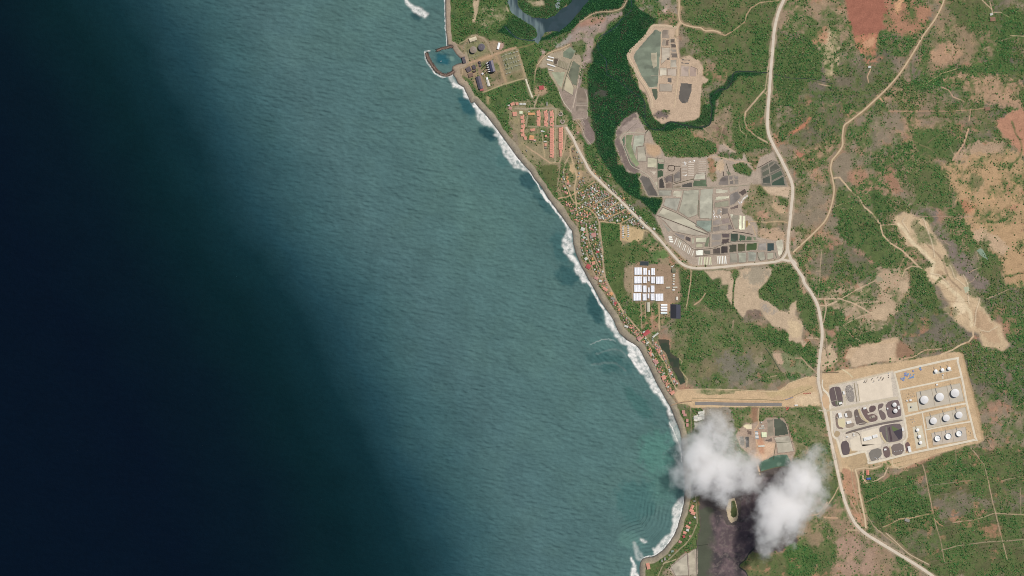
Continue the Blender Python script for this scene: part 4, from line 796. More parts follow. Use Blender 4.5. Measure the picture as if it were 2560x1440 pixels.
# ------------------------------------------------------------------ salt ponds
def inset(poly, d):
    n = len(poly); A = sum(poly[i][0] * poly[(i + 1) % n][1] - poly[(i + 1) % n][0] * poly[i][1] for i in range(n)); sg = 1 if A > 0 else -1; out = []
    for i in range(n):
        p, a, b = poly[i], poly[i - 1], poly[(i + 1) % n]
        e1 = (p[0] - a[0], p[1] - a[1]); e2 = (b[0] - p[0], b[1] - p[1]); l1 = math.hypot(*e1) or 1; l2 = math.hypot(*e2) or 1
        n1_ = (-e1[1] / l1 * sg, e1[0] / l1 * sg); n2_ = (-e2[1] / l2 * sg, e2[0] / l2 * sg)
        k = 1 + n1_[0] * n2_[0] + n1_[1] * n2_[1]; k = max(k, .35)
        out.append((p[0] + (n1_[0] + n2_[0]) / k * d, p[1] + (n1_[1] + n2_[1]) / k * d))
    return out
PN = [0]
def pond(poly, c, bank=(176, 158, 138), bw=.55, z=.1, name="salt_pond", stain=True):
    PN[0] += 1; z = .1 + .06 * (PN[0] % 7)
    j = rnd.uniform(-5, 5); c = tuple(max(0, min(255, q + j + (6 if min(c) > 110 else 0))) for q in c)
    if c[0] > c[1] and max(c) - min(c) < 40: c = (c[0], c[1] + 1, c[2] - 5)
    poly = [(x + rnd.uniform(-.25, .25), y + rnd.uniform(-.25, .25)) for x, y in poly]; clear_poly(poly)
    # pond bed as a grid with residue tones
    if stain:
        dark = tuple(q * .86 for q in c); lightc = tuple(min(245, q * 1.1 + 4) for q in c); sd_ = rnd.randint(1, 9999)
        o = patch(name, inset(poly, .15), z, lambda x, y: mixc(mixc(np.ones(x.shape + (3,), np.float32) * linA(c), linA(dark), sm(.5, .72, fbm(x, y, 16, sd_, 4)) * .8), linA(lightc), sm(.52, .72, fbm(x * .7, y * 1.3, 20, sd_ + 7, 3)) * .8), M_pond, step=1.6, warp=.3, kind='structure')
    else:
        o = poly_sheet(name, poly, z, c, M_pond, kind='structure')
    if bank:
        a, b = inset(poly, -bw), inset(poly, bw * .6); n = len(poly); co = []; q = []
        for i in range(n):
            co += [(*W(*a[i]), .02), (*W(*poly[i]), .55), (*W(*b[i]), .05)]
        for i in range(n):
            i2 = (i + 1) % n; q += [(3 * i, 3 * i2, 3 * i2 + 1, 3 * i + 1), (3 * i + 1, 3 * i2 + 1, 3 * i2 + 2, 3 * i + 2)]
        link("bank", mesh_np("bank", np.array(co), quads=np.array(q), cols=np.ones((len(co), 3), np.float32) * linA(bank)), M_bank, o)
    return o
DK, MD = (120, 106, 96), (150, 134, 118)
for s_, pl, c, b in [
 ('Z4', (460,690, 560,620, 640,680, 580,800, 470,760), (118,128,106), None), ('Z4', (350,770, 405,775, 385,870, 335,850), (88,70,62), MD), ('Z4', (405,785, 545,850, 525,930, 395,880), (136,120,100), MD),
 ('Z4', (600,800, 700,870, 650,1150, 590,1130, 530,990), (108,112,92), None), ('Z4', (510,1000, 570,1080, 615,1170, 600,1275, 475,1200), (170,152,122), DK),
 ('Z4', (300,960, 500,960, 450,1180, 390,1120), (150,146,124), None),
 ('Z4', (655,1170, 740,1170, 780,1260, 790,1370, 640,1370), (130,108,98), MD), ('Z4', (640,1380, 790,1380, 790,1480, 640,1480), (136,114,104), MD),
 ('Z4', (1700,385, 1780,420, 1765,700, 1745,1000, 1730,1160, 1612,1170, 1500,1000, 1400,760, 1430,690, 1600,490), (104,112,94), (178,156,134)),
 ('Z4', (1640,700, 1725,695, 1725,880, 1670,930, 1640,800), (170,152,132), None), ('Z4', (1640,1180, 1725,1175, 1735,1300, 1700,1350, 1670,1290), (84,94,74), None),
 ('Z4', (1900,522, 1955,522, 1965,578, 1900,573), (98,82,76), MD), ('Z4', (1902,588, 1972,590, 1980,640, 1905,636), (96,80,76), MD), ('Z4', (1905,648, 1980,652, 1985,700, 1907,702), (150,132,122), MD),
 ('Z4', (1910,712, 1990,712, 1992,770, 1912,772), (100,86,82), MD), ('Z4', (1905,800, 1985,800, 1985,905, 1905,905), (156,140,128), MD), ('Z4', (1790,520, 1832,520, 1832,612, 1790,612), (150,128,116), MD), ('Z4', (1838,520, 1885,520, 1880,612, 1838,612), (118,94,86), MD),
 ('Z4', (1780,630, 1890,630, 1895,760, 1775,860), (166,146,132), DK), ('Z4', (1790,400, 1870,400, 1880,505, 1790,505), (140,118,108), MD), ('Z4', (1852,770, 1895,770, 1895,800, 1852,802), (84,74,72), None),
 ('Z4', (1760,905, 1850,905, 1850,1010, 1750,1010), (178,160,144), DK), ('Z4', (1860,915, 1980,915, 1975,1015, 1860,1010), (172,150,132), DK), ('Z4', (1860,1032, 1920,1030, 1918,1108, 1862,1100), (108,96,94), None),
 ('Z4', (1755,1120, 1925,1120, 1920,1222, 1755,1222), (156,136,124), DK), ('Z4', (2050,785, 2165,790, 2160,815, 2045,808), (104,90,86), None), ('Z4', (2045,828, 2155,832, 2150,860, 2042,852), (104,90,86), None),
 ('Z4', (2040,875, 2150,880, 2140,1020, 2035,1015), (168,142,126), MD), ('Z4', (2160,880, 2245,900, 2250,1020, 2150,1020), (164,134,118), None), ('Z4', (2035,1100, 2190,1115, 2190,1210, 2130,1370, 2050,1385, 2000,1310), (94,84,82), None),
 ('Z6', (310,370, 400,370, 375,480, 430,640, 480,720, 440,765, 375,690, 300,500), (132,142,106), None), ('Z6', (255,420, 305,372, 296,500, 372,690, 430,765, 375,738, 300,560), (82,104,80), None),
 ('Z6', (410,372, 530,370, 525,500, 440,515, 425,620, 385,540), (152,148,134), DK), ('Z6', (442,520, 540,502, 550,600, 560,690, 452,690), (162,148,134), DK), ('Z6', (572,640, 688,652, 682,768, 562,760), (170,156,134), DK),
 ('Z6', (692,652, 778,662, 772,702, 692,694), (166,150,132), DK), ('Z6', (692,708, 774,712, 768,782, 692,786), (50,78,50), MD), ('Z6', (692,796, 764,798, 758,868, 694,888), (56,74,50), MD),
 ('Z6', (590,800, 682,800, 655,862), (186,166,146), None), ('Z6', (472,890, 502,852, 590,882, 695,1085, 688,1108, 575,1100), (102,92,90), MD), ('Z6', (652,940, 690,922, 705,1008, 682,1008), (164,148,132), None),
 ('Z6', (702,902, 755,882, 780,1014, 708,1014), (62,54,54), MD), ('Z6', (768,884, 862,842, 868,930, 786,942), (102,88,88), (84,72,70)), ('Z6', (792,948, 864,936, 868,1010, 792,1014), (134,108,98), MD),
 ('Z6', (880,852, 956,795, 968,915, 885,935), (112,100,98), DK), ('Z6', (902,885, 965,882, 965,930, 905,945), (150,132,122), DK), ('Z6', (884,985, 978,972, 978,1004, 886,1010), (136,114,98), MD), ('Z6', (986,962, 1108,932, 1110,1000, 986,1004), (72,66,66), MD),
 ('Z6', (1118,920, 1272,902, 1284,994, 1116,998), (88,104,78), MD), ('Z6', (1140,842, 1258,818, 1268,900, 1120,914), (182,170,154), DK),
 ('Z6', (1440,900, 1498,852, 1540,862, 1542,970, 1420,974), (110,96,94), MD), ('Z6', (1552,862, 1600,856, 1600,905, 1552,908), (120,106,104), MD), ('Z6', (1608,856, 1662,862, 1660,905, 1608,905), (126,112,108), MD), ('Z6', (1552,914, 1600,912, 1602,966, 1550,968), (112,100,98), MD), ('Z6', (1610,912, 1662,912, 1660,964, 1612,966), (128,114,108), MD), ('Z6', (1502,812, 1545,800, 1590,850, 1540,858), (104,100,84), None),
 ('Z6', (1930,765, 2060,692, 2095,700, 2020,762, 1940,808), (96,90,82), MD), ('Z6', (1942,822, 2028,774, 2036,838, 1946,880), (86,84,74), MD), ('Z6', (2034,762, 2112,704, 2170,766, 2046,828), (84,84,72), MD),
 ('Z6', (1948,892, 2040,852, 2048,960, 1952,950), (74,80,70), MD), ('Z6', (2052,856, 2172,792, 2200,850, 2060,926), (70,84,66), MD), ('Z6', (2062,938, 2202,864, 2222,980, 2062,980), (60,80,64), MD),
 ('Z6', (692,1036, 858,1036, 852,1104, 702,1100), (146,138,128), DK), ('Z6', (882,1042, 996,1036, 978,1120, 872,1112), (168,154,138), None), ('Z6', (1004,1036, 1188,1022, 1168,1330, 1060,1368, 944,1290, 986,1130), (156,147,133), (120,112,98)),
 ('Z6', (1202,1022, 1358,1012, 1342,1378, 1190,1370), (160,151,138), (120,112,98)), ('Z6', (782,1132, 968,1132, 922,1290, 762,1220), (150,142,132), DK), ('Z6', (1392,1022, 1538,1022, 1538,1068, 1384,1078), (178,164,148), None),
 ('Z6', (1384,1112, 1550,1100, 1548,1136, 1382,1164), (186,174,154), None), ('Z6', (1380,1182, 1550,1152, 1550,1228, 1372,1248), (142,132,116), DK), ('Z6', (1562,1082, 1650,1040, 1700,1120, 1620,1200, 1562,1220), (122,110,108), MD), ('Z6', (1655,1060, 1738,1012, 1770,1060, 1710,1108), (90,72,70), None),
 ('Z6', (1705,1130, 1775,1080, 1785,1110, 1690,1175), (200,190,182), None), ('Z6', (1562,1240, 1660,1202, 1662,1250, 1566,1270), (100,80,78), None), ('Z6', (1402,1270, 1450,1245, 1445,1335, 1400,1325), (126,116,112), None), ('Z6', (1455,1242, 1538,1252, 1538,1312, 1455,1338), (116,100,96), None), ('Z6', (1545,1000, 1690,990, 1640,1030, 1560,1070), (168,150,136), None),
 ('Z7', (345,112, 560,200, 740,300, 850,360, 850,402, 1045,508, 985,518, 262,232), (166,152,136), (112,98,88)), ('Z7', (275,245, 1020,528, 860,548, 500,478, 385,340), (160,143,130), (100,86,78)), ('Z7', (300,290, 380,365, 488,462, 425,498, 380,420), (140,130,120), None),
 ('Z7', (862,312, 1088,302, 1088,490, 1035,490, 852,392), (128,138,124), DK), ('Z7', (1112,312, 1218,284, 1238,370, 1112,394), (132,116,112), MD), ('Z7', (1232,290, 1358,262, 1378,360, 1246,368), (138,116,112), MD), ('Z7', (1112,402, 1214,397, 1214,470, 1112,488), (126,112,108), MD),
 ('Z7', (1222,390, 1324,377, 1330,464, 1222,468), (136,120,114), MD), ('Z7', (1334,372, 1380,366, 1420,450, 1340,460), (114,98,98), MD), ('Z7', (1362,212, 1508,232, 1490,450, 1442,440), (150,136,122), None), ('Z7', (1362,205, 1430,215, 1400,300), (196,184,166), None),
 ('Z7', (1512,226, 1556,232, 1550,456, 1496,450), (228,220,186), None), ('Z7', (1560,232, 1608,240, 1600,458, 1554,456), (222,212,178), None), ('Z7', (1612,300, 1652,310, 1650,400, 1604,450), (152,112,62), None), ('Z7', (1660,322, 1692,388, 1642,400), (206,164,112), None),
 ('Z7', (1092,522, 1234,512, 1234,610, 1092,620), (132,118,114), MD), ('Z7', (1090,640, 1234,622, 1234,680, 1084,708), (136,120,114), MD), ('Z7', (1242,512, 1368,502, 1368,574, 1246,580), (82,66,70), MD), ('Z7', (1246,592, 1364,586, 1358,648, 1242,678), (80,64,66), MD),
 ('Z7', (1380,502, 1498,512, 1498,630, 1372,640), (64,76,62), MD), ('Z7', (1507,516, 1608,540, 1613,624, 1507,630), (68,90,66), MD), ('Z7', (1620,546, 1700,556, 1714,624, 1620,624), (80,96,68), MD), ('Z7', (1722,562, 1768,562, 1768,620, 1727,624), (112,118,92), None),
 ('Z7', (852,572, 1018,562, 1008,650, 852,650), (178,168,148), DK), ('Z7', (852,662, 958,662, 958,730, 852,730), (172,158,134), DK), ('Z7', (1030,562, 1058,562, 1048,710, 982,720, 982,662), (108,114,90), None), ('Z7', (520,492, 684,532, 684,598, 640,600, 540,540), (128,114,112), None),
 ('Z7', (692,542, 778,572, 774,648, 692,610), (84,70,72), None), ('Z7', (792,572, 832,582, 820,698, 782,658), (162,152,134), None), ('Z7', (972,762, 1078,757, 1078,830, 972,835), (84,76,70), MD), ('Z7', (847,762, 963,762, 960,848, 852,848), (236,230,218), DK),
 ('Z7', (1112,742, 1224,717, 1224,820, 1112,830), (78,64,62), MD), ('Z7', (1236,706, 1348,692, 1344,810, 1236,815), (60,48,50), MD), ('Z7', (1362,682, 1478,667, 1478,795, 1362,800), (64,60,50), MD), ('Z7', (1490,662, 1608,656, 1608,785, 1490,790), (76,70,52), MD),
 ('Z7', (1622,656, 1788,652, 1778,764, 1622,774), (64,84,46), MD), ('Z7', (1802,652, 1923,652, 1923,768, 1802,770), (132,120,116), MD), ('Z7', (1940,657, 2043,657, 2043,774, 1940,784), (52,70,68), MD), ('Z7', (2062,622, 2168,592, 2190,690, 2168,820, 2110,880, 2092,780, 2072,700), (188,174,156), None),
 ('Z7', (1372,812, 1480,812, 1488,960, 1372,960), (146,134,122), DK), ('Z7', (1492,802, 1620,802, 1620,950, 1502,955), (154,148,134), DK), ('Z7', (1642,792, 1778,792, 1768,930, 1646,935), (148,148,132), DK), ('Z7', (1792,792, 1898,792, 1908,910, 1830,930, 1802,900), (142,132,120), DK), ('Z7', (1930,802, 2040,802, 2038,888, 1940,910), (154,144,128), DK),
 ('W4', (1328,750, 1400,745, 1470,812, 1498,930, 1332,948), (72,78,64), MD), ('W4', (1250,760, 1320,755, 1325,945, 1255,945), (134,118,106), MD), ('W4', (1188,897, 1244,900, 1244,962, 1186,960), (206,188,152), None), ('W4', (970,835, 1010,805, 1078,815, 1084,868, 1010,866), (196,172,136), None), ('W4', (1022,880, 1082,882, 1078,935, 1024,932), (104,80,74), None), ('W4', (1000,955, 1052,945, 1052,1075, 1002,1078), (84,80,82), MD), ('W4', (940,950, 992,948, 995,1060, 950,1050), (112,104,100), MD),
 ('W4', (1222,990, 1308,962, 1310,1012, 1226,1005), (98,78,74), None), ('W4', (1322,962, 1500,935, 1555,1120, 1370,1140, 1350,1020), (158,144,132), DK), ('W4', (1110,880, 1150,890, 1158,970, 1120,985), (190,184,178), None), ('W4', (420,720, 480,700, 545,640, 545,760, 430,790), (214,206,200), MD),
 ('W5', (560,1330, 700,1215, 760,1170, 775,1430, 620,1440), (172,156,142), DK), ('W5', (770,1165, 850,1118, 868,1440, 785,1440), (164,146,130), None),
 ('W4', (430,790, 540,770, 540,860, 430,880), (168,160,154), MD),
 ('F', (1690,600, 1700,598, 1708,606, 1698,612), (150,134,120), None)]:
    pond(P(s_, pl), c, b)
# salt beds: narrow drying strips
def bed(s_, cx, cy, w, h, rot, c, lab=None):
    k = K(s_); x, y = P(s_, cx, cy)[0]; ww, hh = w / k * M, h / k * M; X, Y = W(x, y)
    b = MB(); b.box(0, 0, 0, ww, hh, .5, c, 0, .93); o = b.build("salt_bed", M_paint, kind='structure'); o.location = (X, Y, .12); o.rotation_euler = (0, 0, rot)
    CLpts = [(x - w / k / 2, y - h / k / 2), (x + w / k / 2, y - h / k / 2), (x + w / k / 2, y + h / k / 2), (x - w / k / 2, y + h / k / 2)]; clear_poly(CLpts)
for i in range(9): bed('Z7', 887 + i * 24, 930, 13, 118, math.radians(4), (222 - rnd.randint(0, 22), 208 - rnd.randint(0, 24), 168))
for i in range(6): bed('Z7', 1182 + i * 25, 912, 15, 118, math.radians(5), (236, 232, 222) if i % 2 else (218, 206, 186))
for i in range(7): bed('Z6', 1090 + (i % 2) * 4, 700 + i * 26, 70, 12, math.radians(-2), (196, 176, 158))
for i in range(8): bed('Z6', 1225, 690 + i * 22, 90, 7, math.radians(-2), (188, 168, 150))
for i in range(5): bed('Z6', 1014, 705 + i * 38, 56, 14, 0, (184, 166, 150))
for i in range(12):
    a = (i % 6); bed('Z7', 540 + i * 24, 630 + i * 17, 11, 95, math.radians(-20), ((226, 220, 206), (188, 170, 150), (214, 204, 186))[i % 3])
for i in range(3): bed('Z7', 462 + i * 8, 565 + i * 34, 56, 24, math.radians(-8), (232, 228, 214))
for i in range(4): bed('W4', 1045, 822 + i * 13, 66, 6, math.radians(-6), (214, 192, 160))
for i in range(6): bed('Z4', 440 + i * 22, 865 + i * 3, 12, 80, math.radians(-12), (150, 132, 108))
for i in range(5): bed('W4', 1130 + i * 2, 895 + i * 20, 40, 10, math.radians(-8), (206, 204, 204) if i % 2 else (130, 140, 146))

HP = P('Z7', 1124,170, 1130,200, 1122,225, 1132,250, 1128,275, 1165,250, 1180,262, 1205,240, 1222,262, 1232,180, 1500,30, 1520,48, 1545,35, 1555,15) + P('Z6', 1016,700, 1030,712, 1020,722, 1130,680, 1080,690, 1022,858, 1036,852)
HQ = ['first', 'second', 'third', 'fourth', 'fifth', 'sixth', 'seventh', 'eighth', 'ninth', 'tenth', 'eleventh', 'twelfth', 'thirteenth', 'fourteenth', 'fifteenth', 'sixteenth', 'seventeenth', 'eighteenth', 'nineteenth', 'twentieth', 'twenty-first']
for i, (x, y) in enumerate(sorted(HP, key=lambda q: q[1])):
    X, Y = W(x, y); b = MB(); r_ = rnd.uniform(2.4, 4.6); b.cyl(0, 0, 0, r_, 1.1, (240, 236, 230), 9, r_ * .7); b.cyl(0, 0, 1.1, r_ * .7, 1.5, (242, 238, 232), 9, .4)
    for k, v_ in enumerate(b.v): b.v[k] = (v_[0] * (1 + .3 * math.sin(k * 2.3)), v_[1] * (1 + .3 * math.cos(k * 1.7)), v_[2])
    o = b.build("salt_heap", M_paint); o.location = (X, Y, .1); o['label'] = f"white salt heap, {HQ[i]} from the north among the ponds"; o['category'] = "salt heap"; o['group'] = "salt heaps among the ponds"

# ditches and dikes
DT = (70, 58, 52)
for pts, w, c in ((P('Z7', 255,232, 560,345, 830,450, 1040,525), 1.1, (84,70,62)), (P('Z7', 340,110, 560,200, 720,290, 900,400, 1060,510), 1.3, (112,102,88)),
    (P('Z7', 500,530, 640,610, 760,700, 830,750, 1080,738, 1230,690, 1350,650, 1500,632, 1810,640), 1.5, (110,96,84)), (P('Z7', 500,540, 640,620, 760,710, 835,742), 1.0, (196,178,158)), (P('Z7', 1090,728, 1230,700, 1350,660, 1500,642, 1810,648), 1.0, (186,170,150)),
    (P('Z7', 1410,478, 1560,495, 1715,525), 1.8, DT), (P('Z7', 1340,190, 1380,320, 1430,450), 1.4, (110,88,82)), (P('Z7', 1065,520, 1060,720), 1.4, (104,92,78)), (P('Z7', 1085,520, 1080,720), 1.0, (190,174,152)), (P('Z7', 840,862, 1080,835, 1350,822), 1.6, (112,96,82)),
    (P('Z7', 895,0, 890,250), 1.4, (112,112,92)), (P('Z7', 1110,0, 1095,300, 1100,500), 1.5, (112,106,90)), (P('Z6', 690,1022, 870,1020, 1290,1000, 1560,992, 1800,970), 1.5, (140,130,108)),
    (P('Z6', 822,740, 892,745, 882,802, 818,790, 822,740), 1.7, (58,46,40)), (P('Z6', 892,746, 965,747), 1.5, (50,42,36)), (P('Z6', 965,765, 972,915, 885,945), 1.2, (70,56,50)), (P('Z6', 870,840, 875,1015), 1.2, (92,80,68)), (P('Z6', 688,640, 686,1020), 1.2, (110,110,90)),
    (P('Z6', 560,778, 690,780, 745,800), 1.2, (80,80,64)), (P('Z6', 245,400, 320,345, 540,350, 590,300), 1.6, (176,164,142)), (P('Z6', 245,400, 250,440, 300,560, 370,730, 490,800, 590,870, 650,950, 705,1100), 1.8, (172,158,138)), (P('Z6', 460,905, 500,830), 1.2, (172,158,138)),
    (P('Z6', 600,1120, 700,1110, 790,1130, 680,1350), 1.2, (170,154,134)), (P('Z6', 545,355, 525,500, 545,600), 1.1, (110,100,86)), (P('Z6', 310,345, 440,230), 1.0, (120,106,92)), (P('Z6', 545,350, 590,300), 2.0, (52,56,44)),
    (P('Z6', 1265,810, 1285,1000), 1.0, (110,100,86)), (P('Z6', 880,965, 1060,915, 1130,900), 1.4, (72,72,52)), (P('Z6', 1480,810, 1480,865), 2.0, (64,54,50)), (P('Z6', 1515,715, 1550,820, 1545,860), 1.6, (72,74,58)), (P('Z6', 1900,765, 2060,675), 1.4, (72,60,54)),
    (P('Z6', 2015,690, 2040,850, 2055,980), 1.0, (168,152,132)), (P('Z6', 1940,985, 2240,985), 1.2, (150,138,116)),
    (P('Z4', 1780,420, 1765,700, 1740,1000, 1735,1180), 1.4, (186,164,140)), (P('Z4', 1890,400, 1900,700, 1905,910, 1985,912), 1.0, (190,168,144)), (P('Z4', 1610,1170, 1730,1160), 1.2, (196,180,156)), (P('Z4', 1640,1010, 1980,1015), 0.9, (176,154,132)),
    (P('Z4', 2020,780, 1990,1100, 1950,1440), 3.2, (192,158,128)), (P('Z4', 1960,500, 2005,780), 2.6, (196,160,128)), (P('Z4', 2165,880, 2260,920, 2265,1000), 1.0, (110,94,84)), (P('Z4', 580,810, 540,930, 470,1150, 465,1215), 2.0, (104,106,84)), (P('Z4', 340,860, 530,935), 1.2, (96,84,70)),
    (P('Z4', 725,820, 690,1000, 640,1250, 600,1440), 1.5, (190,164,144)), (P('Z4', 730,830, 840,785), 1.1, (184,160,142)), (P('Z3', 1600,0, 1560,180, 1500,400), 1.2, (180,160,142)), (P('Z3', 1790,0, 1835,180, 1815,520, 1680,525, 1540,560), 1.1, (186,164,146)), (P('Z3', 1600,270, 1830,270), 1.0, (180,158,140)),
    (P('Z3', 1260,0, 1350,200, 1450,330, 1510,410), 1.8, (188,170,150)), (P('Z3', 1600,560, 1720,740, 1780,900, 1900,1050), 1.3, (180,158,138)), (P('Z3', 1720,560, 1780,660), 1.2, (180,158,138)), (P('Z3', 1540,580, 1530,720, 1560,800), 1.4, (188,156,122)),
    (P('Z7', 1790,790, 1800,870, 1840,930), 1.6, (96,92,76)), (P('Z7', 1905,790, 1912,900), 1.0, (110,100,88)), (P('Z7', 2060,800, 2080,880), 2.4, (120,116,100)), (P('Z7', 2195,640, 2200,760, 2140,880), 1.4, (84,84,62)),
    (P('Z7', 1220,280, 1250,370), 1.0, (180,166,152)), (P('W5', 1600,210, 1740,160, 1900,130, 2080,150), 2.4, (96,86,68)), (P('W4', 1320,1210, 1350,1020, 1540,1010), 1.4, (72,78,58)), (P('W4', 1300,735, 1350,725, 1440,745, 1490,850, 1505,930), 1.2, (96,80,66)),
    (P('W5', 860,1080, 1010,1060), 1.0, (52,56,46)), (P('W5', 870,1000, 865,1440), 1.2, (60,64,50)), (P('W5', 755,1160, 775,1440), .9, (110,96,84))):
    ribbon("dike", pts, w, .16, c, M_bank, h=.5, smooth=len(pts) > 3, kind='structure')
ribbon("dike", P('Z4', 1990,372, 1850,352, 1700,345, 1650,365, 1560,490, 1440,610, 1355,700, 1340,770, 1420,920, 1500,1060, 1590,1200, 1640,1330, 1650,1440), 8.5, .1, (190,158,130), M_bank, wvar=.18, prof=[(-1, 0, (176,146,120)), (-.7, 1.2, (196,164,136)), (-.25, 1.5, (178,146,118)), (.25, 1.5, (196,164,136)), (.7, 1.2, (182,150,124)), (1, 0, (170,142,116))], kind='structure')

# ------------------------------------------------------------------ roads
RC, RE = (210, 190, 170), (182, 154, 130)
def road(name, pts, w, c=RC, e=RE, z=.22, **k):
    d_ = tuple(q - 14 for q in c)
    line(spline(pts), w + 4.5, tuple(q - 12 for q in e), 3.0, .8, 5, dens=.12, clear=0)
    line(spline(pts), w, None, 1, 1, 0, dens=0, clear=1.0)
    return ribbon(name, pts, w, z, c, M_road, wvar=.06, jag=.12, prof=[(-1, -.1, e), (-.72, .18, c), (-.3, .26, d_), (0, .28, c), (.3, .26, d_), (.72, .18, c), (1, -.1, e)], kind='structure', **k)
main = P('V1', 660,-60, 640,10, 595,120, 560,280, 545,460, 530,620, 518,800, 505,960, 500,1120, 515,1220, 560,1320, 615,1420) + P('Z6', 2190,700, 2250,820, 2300,940, 2312,1050, 2300,1200, 2285,1330) + P('Z7', 2300,200, 2275,400, 2255,600, 2255,760, 2300,900, 2400,1060, 2480,1180) + \
       P('W7', 1590,230, 1680,360, 1745,490, 1780,640, 1800,780, 1800,900, 1780,1060, 1760,1240, 1755,1400) + P('W1', 22,330, 30,440, 70,620, 110,800, 160,1050, 215,1300) + P('V3', 110,60, 150,250, 190,430, 250,640, 340,830, 450,950, 620,1060, 850,1200, 1060,1330, 1220,1440, 1420,1600)
road("road", main, 7.4)
road("road", P('Z3', 1400,700, 1460,800, 1540,920, 1600,1060, 1700,1250, 1800,1430) + P('Z5', 640,130, 720,240, 850,370, 1000,520, 1160,660, 1270,770, 1400,900, 1560,1060, 1740,1240) + P('Z7', 120,420, 260,560, 400,720, 520,860, 620,960, 740,1020, 900,1040, 1200,1025, 1600,985, 1900,960, 2100,930, 2190,870, 2240,760, 2262,640), 6.0, z=.18)
road("road", P('Z7', 2160,905, 2250,925, 2330,925, 2380,985), 6, z=.26)
road("road", P('V2', 730,-60, 710,30, 640,170, 540,310, 440,480, 330,650, 230,770, 120,880, 0,990) + P('V1', 1330,1020, 1240,1090, 1190,1130, 1175,1220, 1170,1320, 1090,1430) + P('W8', 120,-10, 105,60, 120,140, 130,220, 110,330, 70,430, 0,510) + P('Z7', 2480,660, 2330,800), 3.8, (198,164,130), (166,130,102), z=.16)
road("track", P('Z4', 2010,-30, 2015,80, 2010,200, 2030,290, 2090,330, 2200,360, 2300,370, 2360,410, 2480,410, 2570,440), 3.4, (200,164,130), (170,136,108), z=.14)
road("track", P('Z4', 2030,300, 1990,370, 1985,480), 6, (196,160,128), (180,146,118), z=.12)
road("track", P('Z4', 120,870, 220,750, 320,690, 440,650, 560,590), 2.6, (190,156,122), (160,130,104), z=.14)
road("track", P('V3', 350,240, 380,350, 400,500, 430,650, 460,800, 470,900), 4.2, (204,172,138), (176,140,110), z=.14)
road("track", P('V3', 350,240, 450,225, 540,230, 640,200), 3.0, (200,166,132), (180,146,116), z=.12)
road("track", P('V3', 700,960, 800,1050, 940,1180, 1060,1250, 1180,1310), 2.4, (190,162,132), (150,124,98), z=.14)
road("track", P('Z2', 1555,1020, 1600,1150, 1650,1290, 1690,1390), 4.2, (212,198,172), (150,134,106), z=.14)
road("track", P('Z4', 1320,0, 1260,100, 1130,150, 900,170, 700,290), 1.8, (186,156,124), (150,124,98), z=.14)
road("track", P('Z4', 1370,120, 1500,90, 1620,40), 1.6, (190,160,128), (150,124,98), z=.14) if False else None
# earthworks corridor: unfinished runway-like carriageway
clear_poly(P('W4', 200,420, 1850,280, 1850,620, 380,630))
for off, c, w, z in ((0, (128, 120, 114), 5.6, .14), ):
    ribbon("access_road", P('W4', 440,580, 600,578, 800,586, 1000,588, 1200,590, 1415,592), w * 1.45, z, c, M_road, h=.15, smooth=False, kind='structure')
ribbon("berm", P('W4', 170,600, 260,570, 340,552, 440,548, 600,548, 800,560, 1100,560, 1420,562), 1.6, .2, (178,132,98), M_bank, h=.9, kind='structure')
ribbon("berm", P('W4', 440,610, 800,614, 1100,618, 1420,616), 1.2, .2, (206,168,130), M_bank, h=.7, kind='structure')
ribbon("drain", P('W4', 410,520, 600,520, 900,530, 1200,535, 1420,545, 1600,470, 1760,400), 1.4, .2, (140,116,84), M_bank, h=.3, kind='structure')
ribbon("berm", P('W4', 240,430, 550,417, 900,425, 1370,442, 1500,352, 1700,283), 1.2, .2, (206,172,134), M_bank, h=.6, kind='structure')
ribbon("drain", P('W4', 170,605, 250,575, 400,555), 1.0, .3, (96,78,66), M_bank, h=.3, kind='structure')

# ------------------------------------------------------------------ terminal surfaces
clear_poly(term)
PADC = (198, 182, 164)
def pad(name, poly, c, z): return poly_sheet(name, poly, z, c, M_road, kind='structure')
def rounded(poly, it=2):
    for _ in range(it):
        o = []
        for i in range(len(poly)):
            a, b = poly[i], poly[(i + 1) % len(poly)]
            o += [(a[0] * .75 + b[0] * .25, a[1] * .75 + b[1] * .25), (a[0] * .25 + b[0] * .75, a[1] * .25 + b[1] * .75)]
        poly = o
    return poly
for pl, c in (((1130,540, 1620,440, 1665,640, 1160,740), (188,172,154)), ((1230,820, 1680,710, 1705,850, 1250,950), (190,174,156)), ((1300,1000, 1680,930, 1700,1080, 1320,1140), (188,170,154)), ((1310,322, 1510,272, 1530,302, 1320,345), (198,184,166)),
              ((1085,935, 1190,915, 1240,1150, 1130,1180), (200,182,158)), ((1025,670, 1135,650, 1150,750, 1040,765), (200,184,160)), ((462,420, 838,322, 868,592, 490,660), (216,194,172)), ((380,1080, 500,1020, 515,1130, 730,1130, 730,1155, 560,1200, 400,1200), (212,192,170)),
              ((510,990, 700,940, 740,1120, 520,1150), (214,194,172)), ((235,850, 325,835, 330,930, 300,945, 250,935), (204,182,146))):
    pad("concrete_pad", P('W1', pl), c, .14)
for pl in ((1300,500, 1345,720), (1470,465, 1515,690)): ribbon("bund", P('W1', pl), 1.3, .2, (176,156,136), M_bank, smooth=False, h=1.2, kind='structure')
for pl in ((1385,785, 1410,910), (1530,755, 1555,880), (1410,980, 1430,1115), (1530,955, 1550,1095)): ribbon("bund", P('W1', pl), 1.0, .2, (178,158,138), M_bank, smooth=False, h=1.0, kind='structure')
for pl in ((1128,541, 1160,742, 1668,640, 1622,440, 1128,541), (1228,822, 1252,952, 1708,850, 1682,708, 1228,822), (1298,1002, 1320,1142, 1702,1080, 1682,930, 1298,1002)):
    ribbon("bund", P('W1', pl), 1.6, .18, (182,160,134), M_bank, smooth=False, h=1.3, kind='structure')
